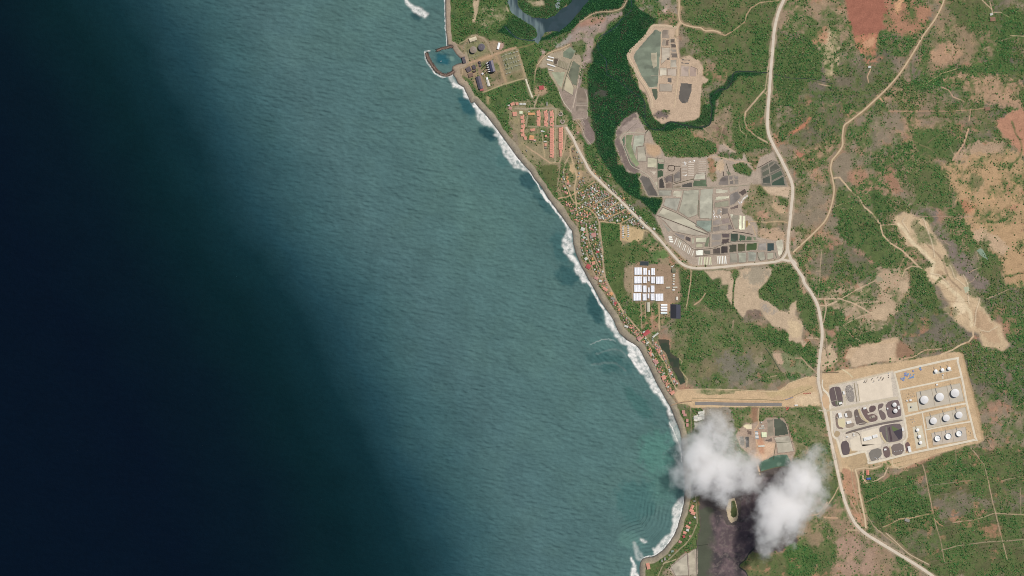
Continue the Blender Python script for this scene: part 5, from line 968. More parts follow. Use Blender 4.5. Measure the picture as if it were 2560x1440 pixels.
def troad(pts, w, c=(216,198,176), z=.24): ribbon("service_road", pts, w, z, c, M_road, h=.08, prof=[(-1, 0, (182,156,128)), (-.8, .1, c), (0, .12, tuple(q - 8 for q in c)), (.8, .1, c), (1, 0, (182,156,128))], kind='structure')
troad(P('W1', 880,322, 1000,290, 1560,165, 1592,195, 1650,420, 1700,680, 1790,1050, 1775,1080, 1400,1160, 1050,1232, 625,1338, 592,1312, 562,1222, 520,1215, 320,1265, 290,1250, 262,1160, 240,1080, 190,1020, 175,860, 165,760, 150,620, 130,560, 80,512), 5.4)
troad(P('W1', 880,322, 930,520, 990,810, 1018,980, 1022,1050, 985,1110, 1000,1190), 5.0, z=.3); troad(P('W1', 930,518, 1250,452, 1645,368), 4.2, z=.36); troad(P('W1', 985,818, 1180,770, 1350,732, 1690,668), 4.6, z=.36)
troad(P('W1', 1240,965, 1450,922, 1745,872), 3.8, z=.36); troad(P('W1', 1195,770, 1225,950, 1262,1185), 3.4, z=.42); troad(P('W1', 1428,395, 1424,350), 3.0, z=.3)
troad(P('W1', 180,740, 560,668, 925,605), 6.5, (196,176,152), z=.28); troad(P('W1', 290,985, 620,900, 975,835), 4.6, (192,176,156), z=.28); troad(P('W1', 300,520, 330,690), 5, (196,178,154), z=.3)
troad(P('W1', 30,745, 100,755, 180,740), 3.5, (190,170,146), z=.34); troad(P('W1', 60,560, 130,760, 250,1200, 290,1420), 2.5, (190,156,122), z=.2); troad(P('W1', 75,400, 70,470, 90,520), 3.0, z=.3)
troad(P('W1', 150,480, 300,440, 600,375, 850,305), 2.4, (200,178,150), z=.3); troad(P('W1', 760,1120, 980,1080, 1010,1000), 3.2, (196,176,154), z=.46); troad(P('W1', 855,1300, 870,1370, 930,1390), 2.4, (200,168,132), z=.2)
GV = (98, 84, 78); GI = []
for pl, c in (((145,520, 180,485, 250,478, 278,500, 305,640, 290,692, 200,706, 168,650), (92,78,76)), ((215,640, 225,690, 290,690, 296,640), (92,96,76)), ((325,480, 400,448, 442,640, 372,655, 345,600), (128,118,110)), ((218,790, 255,775, 240,850, 252,930, 300,940, 308,958, 238,950, 222,880), (116,96,86)),
              ((318,760, 390,745, 412,800, 400,832, 338,832), (124,108,96)), ((333,905, 430,880, 432,930, 340,948), (134,116,102)), ((425,748, 470,730, 482,800, 520,860, 590,882, 565,900, 462,916, 440,850), GV), ((500,722, 560,705, 590,775, 690,800, 692,862, 600,882, 545,820), (102,82,78)),
              ((600,700, 665,690, 676,735, 640,765, 600,770), (92,74,72)), ((690,690, 740,665, 765,680, 722,740, 780,780, 788,845, 740,856, 716,800), (102,86,82)), ((780,660, 910,625, 935,648, 962,790, 946,816, 820,836, 798,780), (104,88,86)), ((330,995, 420,965, 700,890, 968,845, 976,868, 700,912, 430,985, 340,1012), (104,92,86)),
              ((708,960, 735,922, 930,888, 966,925, 976,1060, 930,1090, 790,1112, 735,1030), (98,86,84)), ((275,1105, 360,1080, 388,1232, 320,1252, 295,1235), (88,76,76)), ((590,1202, 728,1162, 745,1262, 640,1322, 612,1302), (112,104,96)), ((745,1162, 815,1145, 842,1262, 772,1286), (100,82,78)),
              ((832,1140, 980,1108, 992,1232, 862,1262), (108,94,88)), ((1000,1118, 1040,1098, 1062,1150, 1022,1222, 1010,1180), (102,76,72)), ((205,1010, 225,975, 262,985, 272,1015, 245,1048, 215,1040), (150,122,94)), ((60,570, 135,570, 160,700, 90,740), (176,136,104))):
    pad("gravel_island", rounded(inset(P('W1', pl), -.3), 1), tuple(q * 1.12 for q in c), .48 + .05 * (GI.append(1) or len(GI)) % .4)
for pl, c, w in (((480,735, 500,790, 540,845, 592,880), (190,164,130), 5.5), ((725,992, 745,1050, 785,1108), (196,170,136), 5), ((785,930, 805,1100), (120,114,100), 4), ((830,1150, 842,1200, 850,1265), (192,166,134), 4.2), ((470,915, 480,900, 545,888, 590,905), (190,174,156), 1.4), ((205,490, 230,600, 250,700), (170,156,140), 1.4),
                 ((145,655, 235,632), (160,146,130), 1.2), ((580,790, 640,775, 690,770), (194,176,158), 4), ((600,830, 665,815), (150,134,118), 5), ((710,740, 740,730, 760,740), (196,180,164), 4), ((335,1012, 420,985, 490,1018, 510,1130), (120,98,80), 1.2), ((430,440, 460,650), (150,130,106), 2.2), ((470,450, 490,640), (170,148,120), 1.6)):
    ribbon("ramp", P('W1', pl), w, .95, c, M_bank, h=.3, smooth=len(pl) > 4, kind='structure')
pad("green_verge", P('W1', 850,918, 932,960, 872,985, 855,960), (100,112,76), .98); pad("dark_basin", P('W1', 870,985, 965,950, 972,1050, 930,1075), (74,68,74), .98); pad("dark_basin", P('W1', 830,930, 860,1080, 840,1100, 812,950), (84,70,72), 1.04)

# ------------------------------------------------------------------ storage tanks
def tank(label, s_, cx, cy, r, h, kind, group, shell=(186, 180, 172), roof=(212, 208, 204), rise=.1):
    x, y = P(s_, cx, cy)[0]; X, Y = W(x, y); R = r / K(s_) * M
    t = thing("storage_tank", label, "storage tank", (X, Y, .2), 0, group); n = 48
    if s_ == 'W1' and r > 16:
        pb = MB(); an = math.radians(104); Lp = R * 1.25
        for off in (-1.2, 1.2): pb.box(math.cos(an) * (R + Lp / 2) - R * .45 + off, math.sin(an) * (R + Lp / 2), .7, Lp, .9, .9, (150, 146, 142), an)
        pb.build("inlet_pipes", M_metal, t)
    f = MB(); f.cyl(0, 0, -.1, R * 1.06, .45, (170, 158, 144), n, R * 1.02); f.build("foundation", M_paint, t)
    b = MB()
    if kind == 'open':
        b.cyl(0, 0, .35, R, h, shell, n, cap=False); b.cyl(0, 0, h + .1, R * 1.03, .3, shell, n, R * 1.03, cap=False)
        me = b.mesh("shell")
        b2 = MB(); vs = []
        for q, z in ((R, h + .35), (R * .965, h + .35), (R * .965, h * .5)):
            vs += [(q * math.cos(2 * math.pi * i / n), q * math.sin(2 * math.pi * i / n), z) for i in range(n)]
        fs = [(k * n + i, k * n + (i + 1) % n, (k + 1) * n + (i + 1) % n, (k + 1) * n + i) for k in range(2) for i in range(n)]
        b.add(vs, fs, shell); b.build("shell", M_metal, t)
        rf = MB(); rf.cyl(0, 0, h * .52, R * .955, .3, (232, 232, 230), n, R * .9)
        for a in range(8): rf.box(math.cos(a * .785) * R * .5, math.sin(a * .785) * R * .5, h * .52 + .31, R * .8, .25, .25, (180, 178, 174), a * .785)
        r_ = rf.build("floating_roof", M_metal, t); l = MB(); l.box(R * .45, 0, h * .52 + .6, R * .9, 1.0, .4, (150, 150, 150)); l.build("rolling_ladder", M_metal, r_)
    else:
        b.cyl(0, 0, .35, R, h, shell, n, cap=False)
        for k in range(1, 4): b.cyl(0, 0, .35 + h * k / 4, R * 1.006, .22, tuple(q - 12 for q in shell), n, cap=False)
        b.build("shell", M_metal, t)
        d = MB(); vs = []; rings = 6
        for k in range(rings + 1):
            q = R * 1.012 * (1 - k / (rings + .35)); z = h + .35 + R * rise * (1 - (q / R) ** 2)
            vs += [(q * math.cos(2 * math.pi * i / n), q * math.sin(2 * math.pi * i / n), z) for i in range(n)]
        fs = [(k * n + i, k * n + (i + 1) % n, (k + 1) * n + (i + 1) % n, (k + 1) * n + i) for k in range(rings) for i in range(n)] + [tuple(rings * n + i for i in range(n))]
        d.add(vs, fs, roof); ro = d.build("roof", M_metal, t)
        v_ = MB(); v_.cyl(0, 0, h + R * rise, R * .05 + .3, .9, (190, 190, 188), 12); v_.build("vent", M_metal, ro)
    st_ = MB(); m_ = 18
    for i in range(m_):
        a = i / m_ * 1.9; st_.box(math.cos(a) * (R + .6), math.sin(a) * (R + .6), .3 + h * i / m_, 1.1, R * 1.9 / m_ + .3, .25, (150, 148, 144), a)
    st_.build("stairway", M_metal, t)
    CLp = [(x + math.cos(a) * R / M, y + math.sin(a) * R / M) for a in np.linspace(0, 6.28, 12)]; clear_poly(CLp); return t
pos = ("westernmost", "middle", "easternmost")
for i, (x, y, r) in enumerate(((1215,626,45), (1388,594,46), (1560,550,47))): tank(f"largest white domed tank, {pos[i]} of three in the upper row", 'W1', x, y, r, 13, 'dome', "large domed tanks in the upper row")
for i, (x, y, r) in enumerate(((1318,862,38), (1462,830,38), (1605,797,38))): tank(f"white domed tank, {pos[i]} of three in the middle row", 'W1', x, y, r, 12, 'dome', "domed tanks in the middle row")
for i, (x, y, r) in enumerate(((1366,1060,34), (1487,1035,34), (1608,1005,34))): tank(f"open-topped white tank, {pos[i]} of three in the bottom row", 'W1', x, y, r, 11, 'open', "open-topped tanks in the bottom row", (206, 204, 196))
for i, (x, y, r) in enumerate(((1344,304,19), (1418,290,19), (1492,275,19))): tank(f"small tall white tank, {pos[i]} of three by the tank farm's north-east corner", 'W1', x, y, r, 12, 'dome', "small tanks by the north-east corner", (224, 220, 214), (236, 232, 226), .2)
pv = ("northernmost", "middle", "southernmost")
for i, (x, y, r) in enumerate(((1140,966,18), (1160,1040,18), (1173,1108,18))): tank(f"small white tank, {pv[i]} of three on the tank farm's narrow west pad", 'W1', x, y, r, 10, 'dome', "small tanks on the narrow pad", (222, 218, 210), (234, 230, 224), .2)
tank("white tank on the dark gravel island, northern one of the pair", 'W1', 880, 682, 24, 10, 'dome', "pair of tanks on dark gravel", rise=.2)
tank("white tank on the dark gravel island, southern one of the pair", 'W1', 890, 752, 24, 10, 'dome', "pair of tanks on dark gravel", rise=.2)
tank("tiny grey tank alone on a small square pad", 'W1', 1074, 706, 10, 7, 'dome', None, (150, 144, 136), (170, 164, 156))
tank("brown rust-roofed fuel tank inside the walled bund at the power station", 'Z2', 505, 440, 66, 13, 'dome', None, (122, 108, 92), (134, 114, 98), .06)
tank("dark-roofed fuel tank with a pale rim beside the brown one at the power station", 'Z2', 672, 384, 66, 12, 'dome', None, (178, 176, 158), (88, 82, 88), .02)
tank("small round white tank on the dark yard south-west of the power hall", 'Z2', 690, 916, 20, 7, 'dome', None)

# ------------------------------------------------------------------ buildings
def building(name, label, cat, s_, cx, cy, w, h, rot, hgt, wallc, roofc, style='flat', group=None, spans=1, roofc2=None, ex=None):
    """w, h in sheet units (east-west, north-south before turning)"""
    k = K(s_); x, y = P(s_, cx, cy)[0]; X, Y = W(x, y); sx, sy = w / k * M, h / k * M
    t = thing(name, label, cat, (X, Y, .15), math.radians(rot), group)
    wl = MB(); wl.box(0, 0, 0, sx * .97, sy * .97, hgt, wallc); wl.build("wall", M_paint, t)
    rf = MB()
    if style == 'flat':
        rf.box(0, 0, hgt + .02, sx, sy, .35, roofc); rf.box(0, 0, hgt + .38, sx * .93, sy * .93, .05, tuple(q * .97 for q in roofc))
        r_ = rf.build("roof", M_roof, t)
        for i in range(max(1, int(sx * sy / 300))):
            u_ = MB(); u_.box(rnd.uniform(-.35, .35) * sx, rnd.uniform(-.35, .35) * sy, hgt + .44, 1.8, 1.4, 1.0, (176, 172, 168)); u_.build("roof_unit", M_paint, r_)
    elif style == 'x':
        for i in range(spans): rf.gable(0, -sy / 2 + sy * (i + .5) / spans, hgt + .02, sx * 1.02, sy / spans * .96, sy / spans * .16 + .3, roofc, 0, roofc2)
        rf.build("roof", M_roof, t)
    else:
        for i in range(spans): rf.gable(-sx / 2 + sx * (i + .5) / spans, 0, hgt + .02, sy * 1.02, sx / spans * .96, sx / spans * .16 + .3, roofc, math.pi / 2, roofc2)
        rf.build("roof", M_roof, t)
    if ex: ex(t, sx, sy)
    a = math.radians(-rot); c_, n_ = math.cos(a), math.sin(a)
    clear_poly([(x + (dx * w / k * c_ - dy * h / k * n_) * .5, y + (dx * w / k * n_ + dy * h / k * c_) * .5) for dx, dy in ((-1, -1), (1, -1), (1, 1), (-1, 1))])
    return t
WH = (228, 224, 218)
for cx, cy, w, h, lab in ((275,665,38,24,"small white building on the gravel island by the west gate"), (312,548,20,38,"narrow white building between the oval gravel island and the rubble yard"), (270,800,36,54,"tall white block beside the sandy yard in the terminal"), (337,800,24,44,"white E-shaped office west of the curved ramp"),
        (370,880,54,30,"wide white office south of the E-shaped one"), (547,722,34,22,"white hut north of the curved ramp"), (580,1062,92,38,"long white warehouse in the middle of the sandy yard"), (663,1036,58,34,"shorter white warehouse joined to the long one's east end"), (930,714,22,40,"white building on the east edge of the dark tank island"),
        (803,726,17,18,"square white pump house beside the dark tank island"), (975,957,20,40,"white building on the curved road east of the triangular verge"), (1050,1182,32,66,"white building standing north-south by the south fence"), (1062,630,26,22,"larger of two white huts west of the big tank pads"), (1022,636,16,18,"smaller of two white huts west of the big tank pads"),
        (1360,457,20,20,"square white hut north of the upper tank row"), (1428,346,13,13,"tiny white hut south of the three small corner tanks"), (458,812,9,9,"tiny white kiosk on the dark island west of the curved ramp"), (350,1042,20,14,"small white gatehouse at the west end of the ditch"), (423,1010,16,12,"northern white canopy on the weighbridge"), (424,1028,16,10,"southern white canopy on the weighbridge"),
        (778,1186,26,20,"white workshop among equipment near the south ramp"), (238,828,18,18,"grey plant room west of the tall white block"), (640,815,34,22,"beige open shelter on the gravel island")):
    building("terminal_building", lab, "building", 'W1', cx, cy, w, h, 13.5, 5, (206, 200, 190), WH if 'grey' not in lab and 'beige' not in lab else (176, 160, 144))
building("site_office", "red-roofed site office south of the terminal", "building", 'V3', 490, 275, 34, 58, 5, 4, (190, 180, 165), (206, 112, 88), 'y')
building("site_shed", "blue-roofed shed beside the red-roofed office", "shed", 'V3', 501, 345, 46, 22, 5, 4, (170, 170, 175), (74, 96, 156), 'x')
# multi-span greenhouses
gh = [("first", ((1005,708,98,92,5,'widest'), (1092,712,48,85,2,'second'), (1145,727,22,60,1,'narrow third'), (1195,715,50,88,2,'fourth'))), ("second", ((1002,820,98,90,5,'widest western'), (1090,820,48,80,2,'second'), (1140,808,22,60,1,'narrow third'), (1193,822,50,85,2,'fourth'), (1280,825,100,92,5,'wide easternmost'))),
      ("third", ((1000,930,98,90,5,'widest'), (1088,937,48,85,2,'second'), (1140,950,22,60,1,'narrow third'), (1190,937,48,85,2,'fourth'))), ("fourth", ((992,1040,98,92,5,'widest western'), (1087,1042,50,85,2,'second'), (1137,1028,22,60,1,'narrow third'), (1190,1040,50,85,2,'fourth'), (1277,1045,100,92,5,'wide easternmost')))]
for rn, row in gh:
    for cx, cy, w, h, sp, wn_ in row:
        building("greenhouse", f"{wn_} white greenhouse in the {rn} row from the north", "greenhouse", 'Z8', cx, cy, w, h, 1, 4, (150, 156, 170), (232, 232, 234), 'y', "white greenhouses in four rows", sp)
for i, y in enumerate((1145, 1178, 1212, 1248)): building("shed", f"narrow white shed south-east of the greenhouses, {('top', 'second', 'third', 'bottom')[i]} of the stack of four", "shed", 'Z8', 1337, y, 82, 26, 0, 4, (210, 210, 208), (238, 238, 236) if i < 3 else (214, 226, 222), 'x', "four narrow white sheds")
building("shed", "long beige shed south of the greenhouses", "shed", 'Z8', 1135, 1170, 42, 120, 1, 5, (180, 172, 158), (188, 178, 158), 'y')
for i, (cx, cy, w, h, c) in enumerate(((1465,757,20,18,WH), (1462,780,26,14,(206,198,176)), (1466,810,28,14,(200,192,170)), (1462,840,26,14,(206,198,180)), (1460,876,22,18,WH), (1390,920,50,22,(196,184,164)), (1478,918,60,20,(200,190,172)), (1461,950,32,22,(214,208,194)), (1502,1060,28,44,(216,206,188)), (1440,652,16,14,WH), (1455,640,10,10,WH))):
    building("shed", ("small white hut at the top of the column east of the greenhouses", "second hut down, pale, in the column east of the greenhouses", "third hut down, pale, in the column east of the greenhouses", "fourth hut down in the column east of the greenhouses", "lowest white hut in the column east of the greenhouses", "beige hut between the greenhouses and the service yard", "wide beige hut on the service yard's north side", "cream hut tucked under the wide beige one", "cream hut by the wood's edge east of the greenhouses", "white kiosk beside the main road bend", "tiniest white kiosk beside the main road bend")[i], "shed", 'Z8', cx, cy, w, h, 2, 3.2, (190, 184, 172), c, 'x' if w > h else 'y')
def liner(lab, poly, c1, c2=None, split=None):
    t = thing("lined_tank", lab, "reservoir", (*W(*poly[0]), 0)); ox_, oy_ = W(*poly[0])
    o = poly_sheet("liner", [(p[0] - poly[0][0] + 1280, p[1] - poly[0][1] + 720) for p in poly], .3, c1, M_pond, t)
    n = len(poly); a = [(p[0] - poly[0][0] + 1280, p[1] - poly[0][1] + 720) for p in poly]; b1, b2 = inset(a, -.5), inset(a, .3); co = []; q = []
    for i in range(n): co += [(*W(*b1[i]), .05), (*W(*a[i]), 1.3), (*W(*b2[i]), .3)]
    for i in range(n): i2 = (i + 1) % n; q += [(3 * i, 3 * i2, 3 * i2 + 1, 3 * i + 1), (3 * i + 1, 3 * i2 + 1, 3 * i2 + 2, 3 * i + 2)]
    link("rim", mesh_np("rim", np.array(co), quads=np.array(q), cols=np.ones((len(co), 3), np.float32) * linA((96, 92, 90))), M_bank, t)
    if c2: s2 = [(p[0] - poly[0][0] + 1280, p[1] - poly[0][1] + 720) for p in split]; poly_sheet("liner_flap", s2, .45, c2, M_pond, t)
    clear_poly(poly)
liner("big black-lined reservoir with a paler eastern strip, south-east of the greenhouses", P('Z8', 1420,1135, 1550,1138, 1550,1322, 1420,1316), (34, 36, 44), (66, 68, 80), P('Z8', 1495,1140, 1545,1142, 1545,1318, 1495,1316))
liner("small dark green reservoir just north of the greenhouses", P('Z8', 1035,583, 1130,585, 1140,600, 1136,636, 1026,634), (50, 60, 62))
building("water_tower_yard", "dark green-roofed hut at the corner of the greenhouse lot", "shed", 'Z8', 1462, 700, 50, 60, 0, 3, (110, 112, 92), (116, 116, 92), 'x')
# container homes
for col, (x, y0, n_) in enumerate(((1280, 1196, 7), (1372, 1176, 7))):
    for i in range(n_):
        building("cabin", f"white cabin in the {('western', 'eastern')[col]} column on the bare lot, {('first','second','third','fourth','fifth','sixth','last')[i]} from the north", "cabin", 'Z5', x + rnd.uniform(-4, 4), y0 + i * 33, 34 if i % 2 else 28, 17, 0, 2.8, (190, 190, 188), (206, 208, 206) if i % 3 else (176, 182, 186), 'x', "white cabins in two columns")
# power station
building("warehouse", "pale oblong warehouse at the north edge of the power station", "warehouse", 'Z2', 500, 226, 148, 76, 18, 6, (180, 168, 146), (206, 184, 154), 'x')
building("boat_shed", "bright white shed by the pink yard north-east of the tanks", "shed", 'Z2', 1012, 362, 46, 130, -14, 6, (214, 212, 208), (244, 242, 238), 'y')
def hall_ex(t, sx, sy):
    for i in range(5): s_ = MB(); s_.cyl(-sx * .95, -sy * .38 + sy * .19 * i, 0, 2.4, 15, (210, 208, 204), 14); s_.build("boiler_duct", M_metal, t)
    for i in range(3): c_ = MB(); c_.cyl(-sx * 1.25, -sy * .3 + sy * .3 * i, 0, 1.9, 42, (120, 114, 112), 16, 1.4); c_.build("chimney", M_paint, t)
    for i in range(5):
        f_ = MB(); f_.box(-sx * .8, -sy * .4 + sy * .2 * i, 0, sx * .45, sy * .1, 12, (54, 58, 72)); b_ = f_.build("boiler_house", M_paint, t)
        f_ = MB(); f_.box(-sx * .72, -sy * .4 + sy * .2 * i, 12.1, sx * .3, sy * .06, 1.4, (240, 240, 240)); f_.build("roof_duct", M_paint, b_)
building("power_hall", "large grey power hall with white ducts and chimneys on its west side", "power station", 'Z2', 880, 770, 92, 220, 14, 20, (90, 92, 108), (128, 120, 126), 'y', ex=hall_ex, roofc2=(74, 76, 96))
for lab, cx, cy, w, h, rot, c in (("dark polygonal building west of the power hall", 412, 828, 96, 96, 30, (96, 84, 86)), ("dark square building next to the polygonal one", 520, 785, 66, 84, 16, (84, 76, 80)), ("brown low building south of the polygonal one", 455, 938, 96, 76, 14, (124, 92, 78)), ("small dark hut under the square dark building", 532, 868, 60, 32, 16, (78, 60, 56)),
        ("dark seawater intake building at the head of the channel", 318, 640, 62, 128, 14, (92, 84, 88)), ("upper dark transformer shed west of the power hall", 632, 688, 44, 44, 10, (70, 62, 64)), ("lower dark transformer shed west of the power hall", 645, 745, 40, 54, 10, (92, 82, 80))):
    building("plant_building", lab, "building", 'Z2', cx, cy, w, h, rot, 6, (110, 100, 92), c)
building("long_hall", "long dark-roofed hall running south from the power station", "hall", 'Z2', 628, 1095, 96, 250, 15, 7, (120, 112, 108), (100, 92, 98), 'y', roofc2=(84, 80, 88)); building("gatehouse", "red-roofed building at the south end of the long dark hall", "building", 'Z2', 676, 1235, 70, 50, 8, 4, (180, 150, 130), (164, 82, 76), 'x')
building("shed", "small white shed north of the pale one beside the long dark hall", "shed", 'Z2', 780, 1012, 40, 46, 14, 4, (210, 208, 200), (240, 238, 232), 'y'); building("shed", "pale shed with notched east side beside the long dark hall", "shed", 'Z2', 806, 1105, 56, 120, 16, 4, (190, 180, 168), (206, 196, 182), 'y')
def wall(lab, pts, hgt, th, c, cat="wall", name="bund_wall"):
    b = MB(); p0 = W(*pts[0])
    for a, d in zip(pts[:-1], pts[1:]):
        (x0, y0), (x1, y1) = W(*a), W(*d); b.box((x0 + x1) / 2 - p0[0], (y0 + y1) / 2 - p0[1], 0, math.dist((x0, y0), (x1, y1)) + th * .4, th, hgt, c, math.atan2(y1 - y0, x1 - x0))
    o = b.build(name, M_paint); o.location = (*p0, .05); o['label'] = lab; o['category'] = cat; return o
wall("concrete bund wall round the two power-station tanks", P('Z2', 392,440, 432,602, 612,545), 3.0, 1.6, (150, 140, 116)); wall("perimeter wall north-west of the power-station tanks", P('Z2', 430,270, 318,345, 296,470), 3.0, 1.2, (166, 156, 130)); wall("low wall along the tank yard's upper side", P('Z2', 440,290, 590,260), 2.5, 1.2, (150, 138, 112))
# switchyard gantries
for i in range(26):
    u_, v_ = 1100 + (i % 6) * 56 + (i // 6) * 22, 560 - (i % 6) * 18 + (i // 6) * 88; x, y = P('Z2', u_ + rnd.uniform(-8, 8), v_ + rnd.uniform(-8, 8))[0]; X, Y = W(x, y)
    if i == 0:
        g0 = thing("switchyard_gantry", "", "gantry", (X, Y, .1), .3); b = MB()
        for dx in (-5, 5): b = MB(); b.box(dx, 0, 0, .6, .6, 9, (176, 182, 170)); b.build("post", M_metal, g0)
        b = MB(); b.box(0, 0, 9, 11.5, .9, .8, (186, 192, 180)); b.build("beam", M_metal, g0)
        for dx in (-3, 0, 3): b = MB(); b.box(dx, 1.5, 0, 1.4, 1.4, 3.2, (196, 206, 196)); b.build("transformer", M_metal, g0)
        g = g0
    else: g = dup(g0, (X, Y, .1), .3 + rnd.choice((0, 1.57)), "")
    g['label'] = f"grey steel gantry, {('first', 'second', 'third', 'fourth', 'fifth', 'sixth')[i % 6]} from the west in the switchyard's {('first', 'second', 'third', 'fourth', 'last')[min(4, i // 6)]} line"; g['group'] = "switchyard gantries in lines"
# blue material stacks
ORD0 = ['first', 'second', 'third', 'fourth', 'fifth', 'sixth', 'seventh', 'eighth', 'ninth', 'tenth', 'eleventh', 'twelfth', 'thirteenth', 'fourteenth', 'fifteenth', 'sixteenth', 'seventeenth', 'eighteenth', 'nineteenth', 'twentieth', 'twenty-first', 'twenty-second']
for i, (x, y, w, h, r) in enumerate(((962,388,20,16,20), (978,405,26,14,-30), (990,385,16,22,10), (1005,330,22,20,15), (1020,352,24,16,-20), (1035,338,18,18,40), (1000,355,16,14,0), (1062,352,20,12,60), (1070,378,30,16,12), (1090,372,18,22,-15), (1052,385,18,12,30), (1092,305,12,22,5), (1100,345,14,14,20), (1170,278,20,16,10), (1182,290,16,12,30), (1174,262,14,10,0))):
    k = 4.5; X, Y = W(*P('W1', x, y)[0]); b = MB(); n_ = 4
    for q in range(n_): b.box(0, (q - 1.5) * h / k * M / n_, 0, w / k * M * rnd.uniform(1.0, 1.35), h / k * M / n_ * 1.1, rnd.uniform(1, 2.4), (112 + rnd.randint(-10, 24), 134 + rnd.randint(-8, 20), 176))
    o = b.build("pipe_stack", M_paint); o.location = (X, Y, .15); o.rotation_euler = (0, 0, math.radians(r)); o['group'] = "blue pipe stacks"
    o['category'] = "pipe stack"; o['label'] = ORD0[i] + " blue pipe stack from the west, " + ("on the western edge of the blue cluster" if i < 3 else "in the north-west part of the blue cluster" if i < 7 else "in the south-east part of the blue cluster" if i < 11 else "on the eastern edge of the blue cluster" if i < 13 else "in the separate heap east of the blue cluster")
# equipment and parked vehicles
def equip(s_, cx, cy, w, h, c, rot, name, lab, cat, group=None, hh=2.5):
    k = K(s_); X, Y = W(*P(s_, cx, cy)[0]); t = thing(name, lab, cat, (X, Y, .62 if s_ == 'W1' else .2), math.radians(rot), group); b = MB()
    L_, B_ = w / k * M, h / k * M
    b.box(0, 0, .5, L_, B_, hh * .7, c, 0, .96); b.build("body", M_paint, t); b = MB(); b.box(L_ * .36, 0, .5 + hh * .7, L_ * .22, B_ * .9, hh * .3, (70, 74, 80), 0, .9); b.build("cab", M_paint, t)
    for dx in (-.35, .35):
        for dy in (-.5, .5): b = MB(); b.box(L_ * dx, B_ * dy, 0, .9, .3, .9, (36, 36, 36)); b.build("wheel", M_paint, t)
for i, (x, y) in enumerate(((1668,464), (1690,468), (1712,464), (1735,462))): equip('W4', x, y, 18, 8, (198, 74, 52), rnd.uniform(-20, 25), "dump_truck", f"red dump truck near the main road junction, {('westernmost','second','third','easternmost')[i]} in its line", "truck", "red trucks in a line")
for i, (x, y, r) in enumerate(((1470,625,0), (1485,640,10), (1475,650,-6), (1492,628,30))): equip('W4', x, y, 22, 9, (206, 72, 56), r, "dump_truck", f"red truck parked in the cluster south of the access road, {('western','southern-east','southernmost','eastern')[i]} one", "truck", "red trucks in a cluster")
building("site_shed", "white site shed beside the cluster of red trucks", "shed", 'W4', 1577, 598, 36, 12, 2, 3, (200, 198, 190), (240, 236, 230), 'x'); building("site_shed", "grey-blue covered stack by the corridor's diagonal drain", "shed", 'W4', 1500, 522, 90, 9, 18, 2, (140, 140, 150), (150, 142, 150), 'x')
for i in range(22):
    x, y = ((540 + i * 7, 432 - (i % 3) * 14) if i < 6 else (625 + (i - 6) * 9, 430 - (i % 4) * 14) if i < 10 else (690 + (i - 10) * 9, 405 - (i % 4) * 12) if i < 19 else (815, 330 + (i - 19) * 22)); c = rnd.choice(((150,128,112), (120,112,108), (176,150,132), (170,176,186), (104,90,84)))
    equip('W1', x, y, rnd.uniform(9, 15), 6, c, rnd.choice((-70, 20, 80)) + rnd.uniform(-10, 10), "parked_truck", f"parked {('tan' if c[0] > 160 else 'dark')} truck, {ORD0[i]} from the west along the sandy yard's top edge", "truck", "trucks parked along the sandy yard")
for i in range(9):
    x, y = ((665 + i * 17, 1278 + (i % 3) * 10) if i < 5 else (885 + (i - 5) * 26, 1208 - (i - 5) * 3)); equip('W1', x, y, 12, 6, (206, 204, 204), rnd.uniform(0, 40) if i < 5 else 12, "process_skid", f"pale process skid, {ORD0[i]} from the west {'in the cluster beside the south fence' if i < 5 else 'along the southern gravel island'}", "equipment", "process skids at the south of the terminal")

for i in range(24):
    x, y = (340 + (i % 4) * 24 + rnd.uniform(-7, 7), 480 + (i // 4) * 30 + (i % 4) * -4 + rnd.uniform(-6, 6)); X, Y = W(*P('W1', x, y)[0]); b = MB(); r_ = rnd.uniform(1.6, 3.6)
    b.cyl(0, 0, 0, r_, rnd.uniform(1, 2.2), rnd.choice(((176, 160, 144), (150, 138, 128), (110, 98, 90), (196, 184, 168))), 8, r_ * .3); o = b.build("spoil_heap", M_rock); o.location = (X, Y, .6); o.scale = (1, rnd.uniform(.6, 1.6), 1); o.rotation_euler = (0, 0, rnd.uniform(0, 3))
    o['label'] = f"rubble heap, {('first', 'second', 'third', 'fourth')[i % 4]} from the west in the oval yard's {('top', 'second', 'third', 'fourth', 'fifth', 'bottom')[i // 4]} row"; o['category'] = "rubble heap"; o['group'] = "rubble heaps in the oval yard"
for i, (x, y) in enumerate(((1020,570), (1045,562), (1070,575), (1095,560), (1035,600), (1062,598), (1085,590), (1112,585), (1070,850), (1095,845), (1110,870), (1085,880), (700,1300), (725,1265), (1150,1110), (1690,965), (1720,980), (1740,1000), (1735,1030))):
    equip('W1', x, y, rnd.uniform(7, 13), rnd.uniform(4, 6), rnd.choice(((170, 164, 156), (120, 112, 106), (196, 190, 182))), rnd.choice((13, 103)), "process_skid", f"small grey skid, {ORD0[i]} of the scattered units west and south of the tanks", "equipment", "scattered process skids")
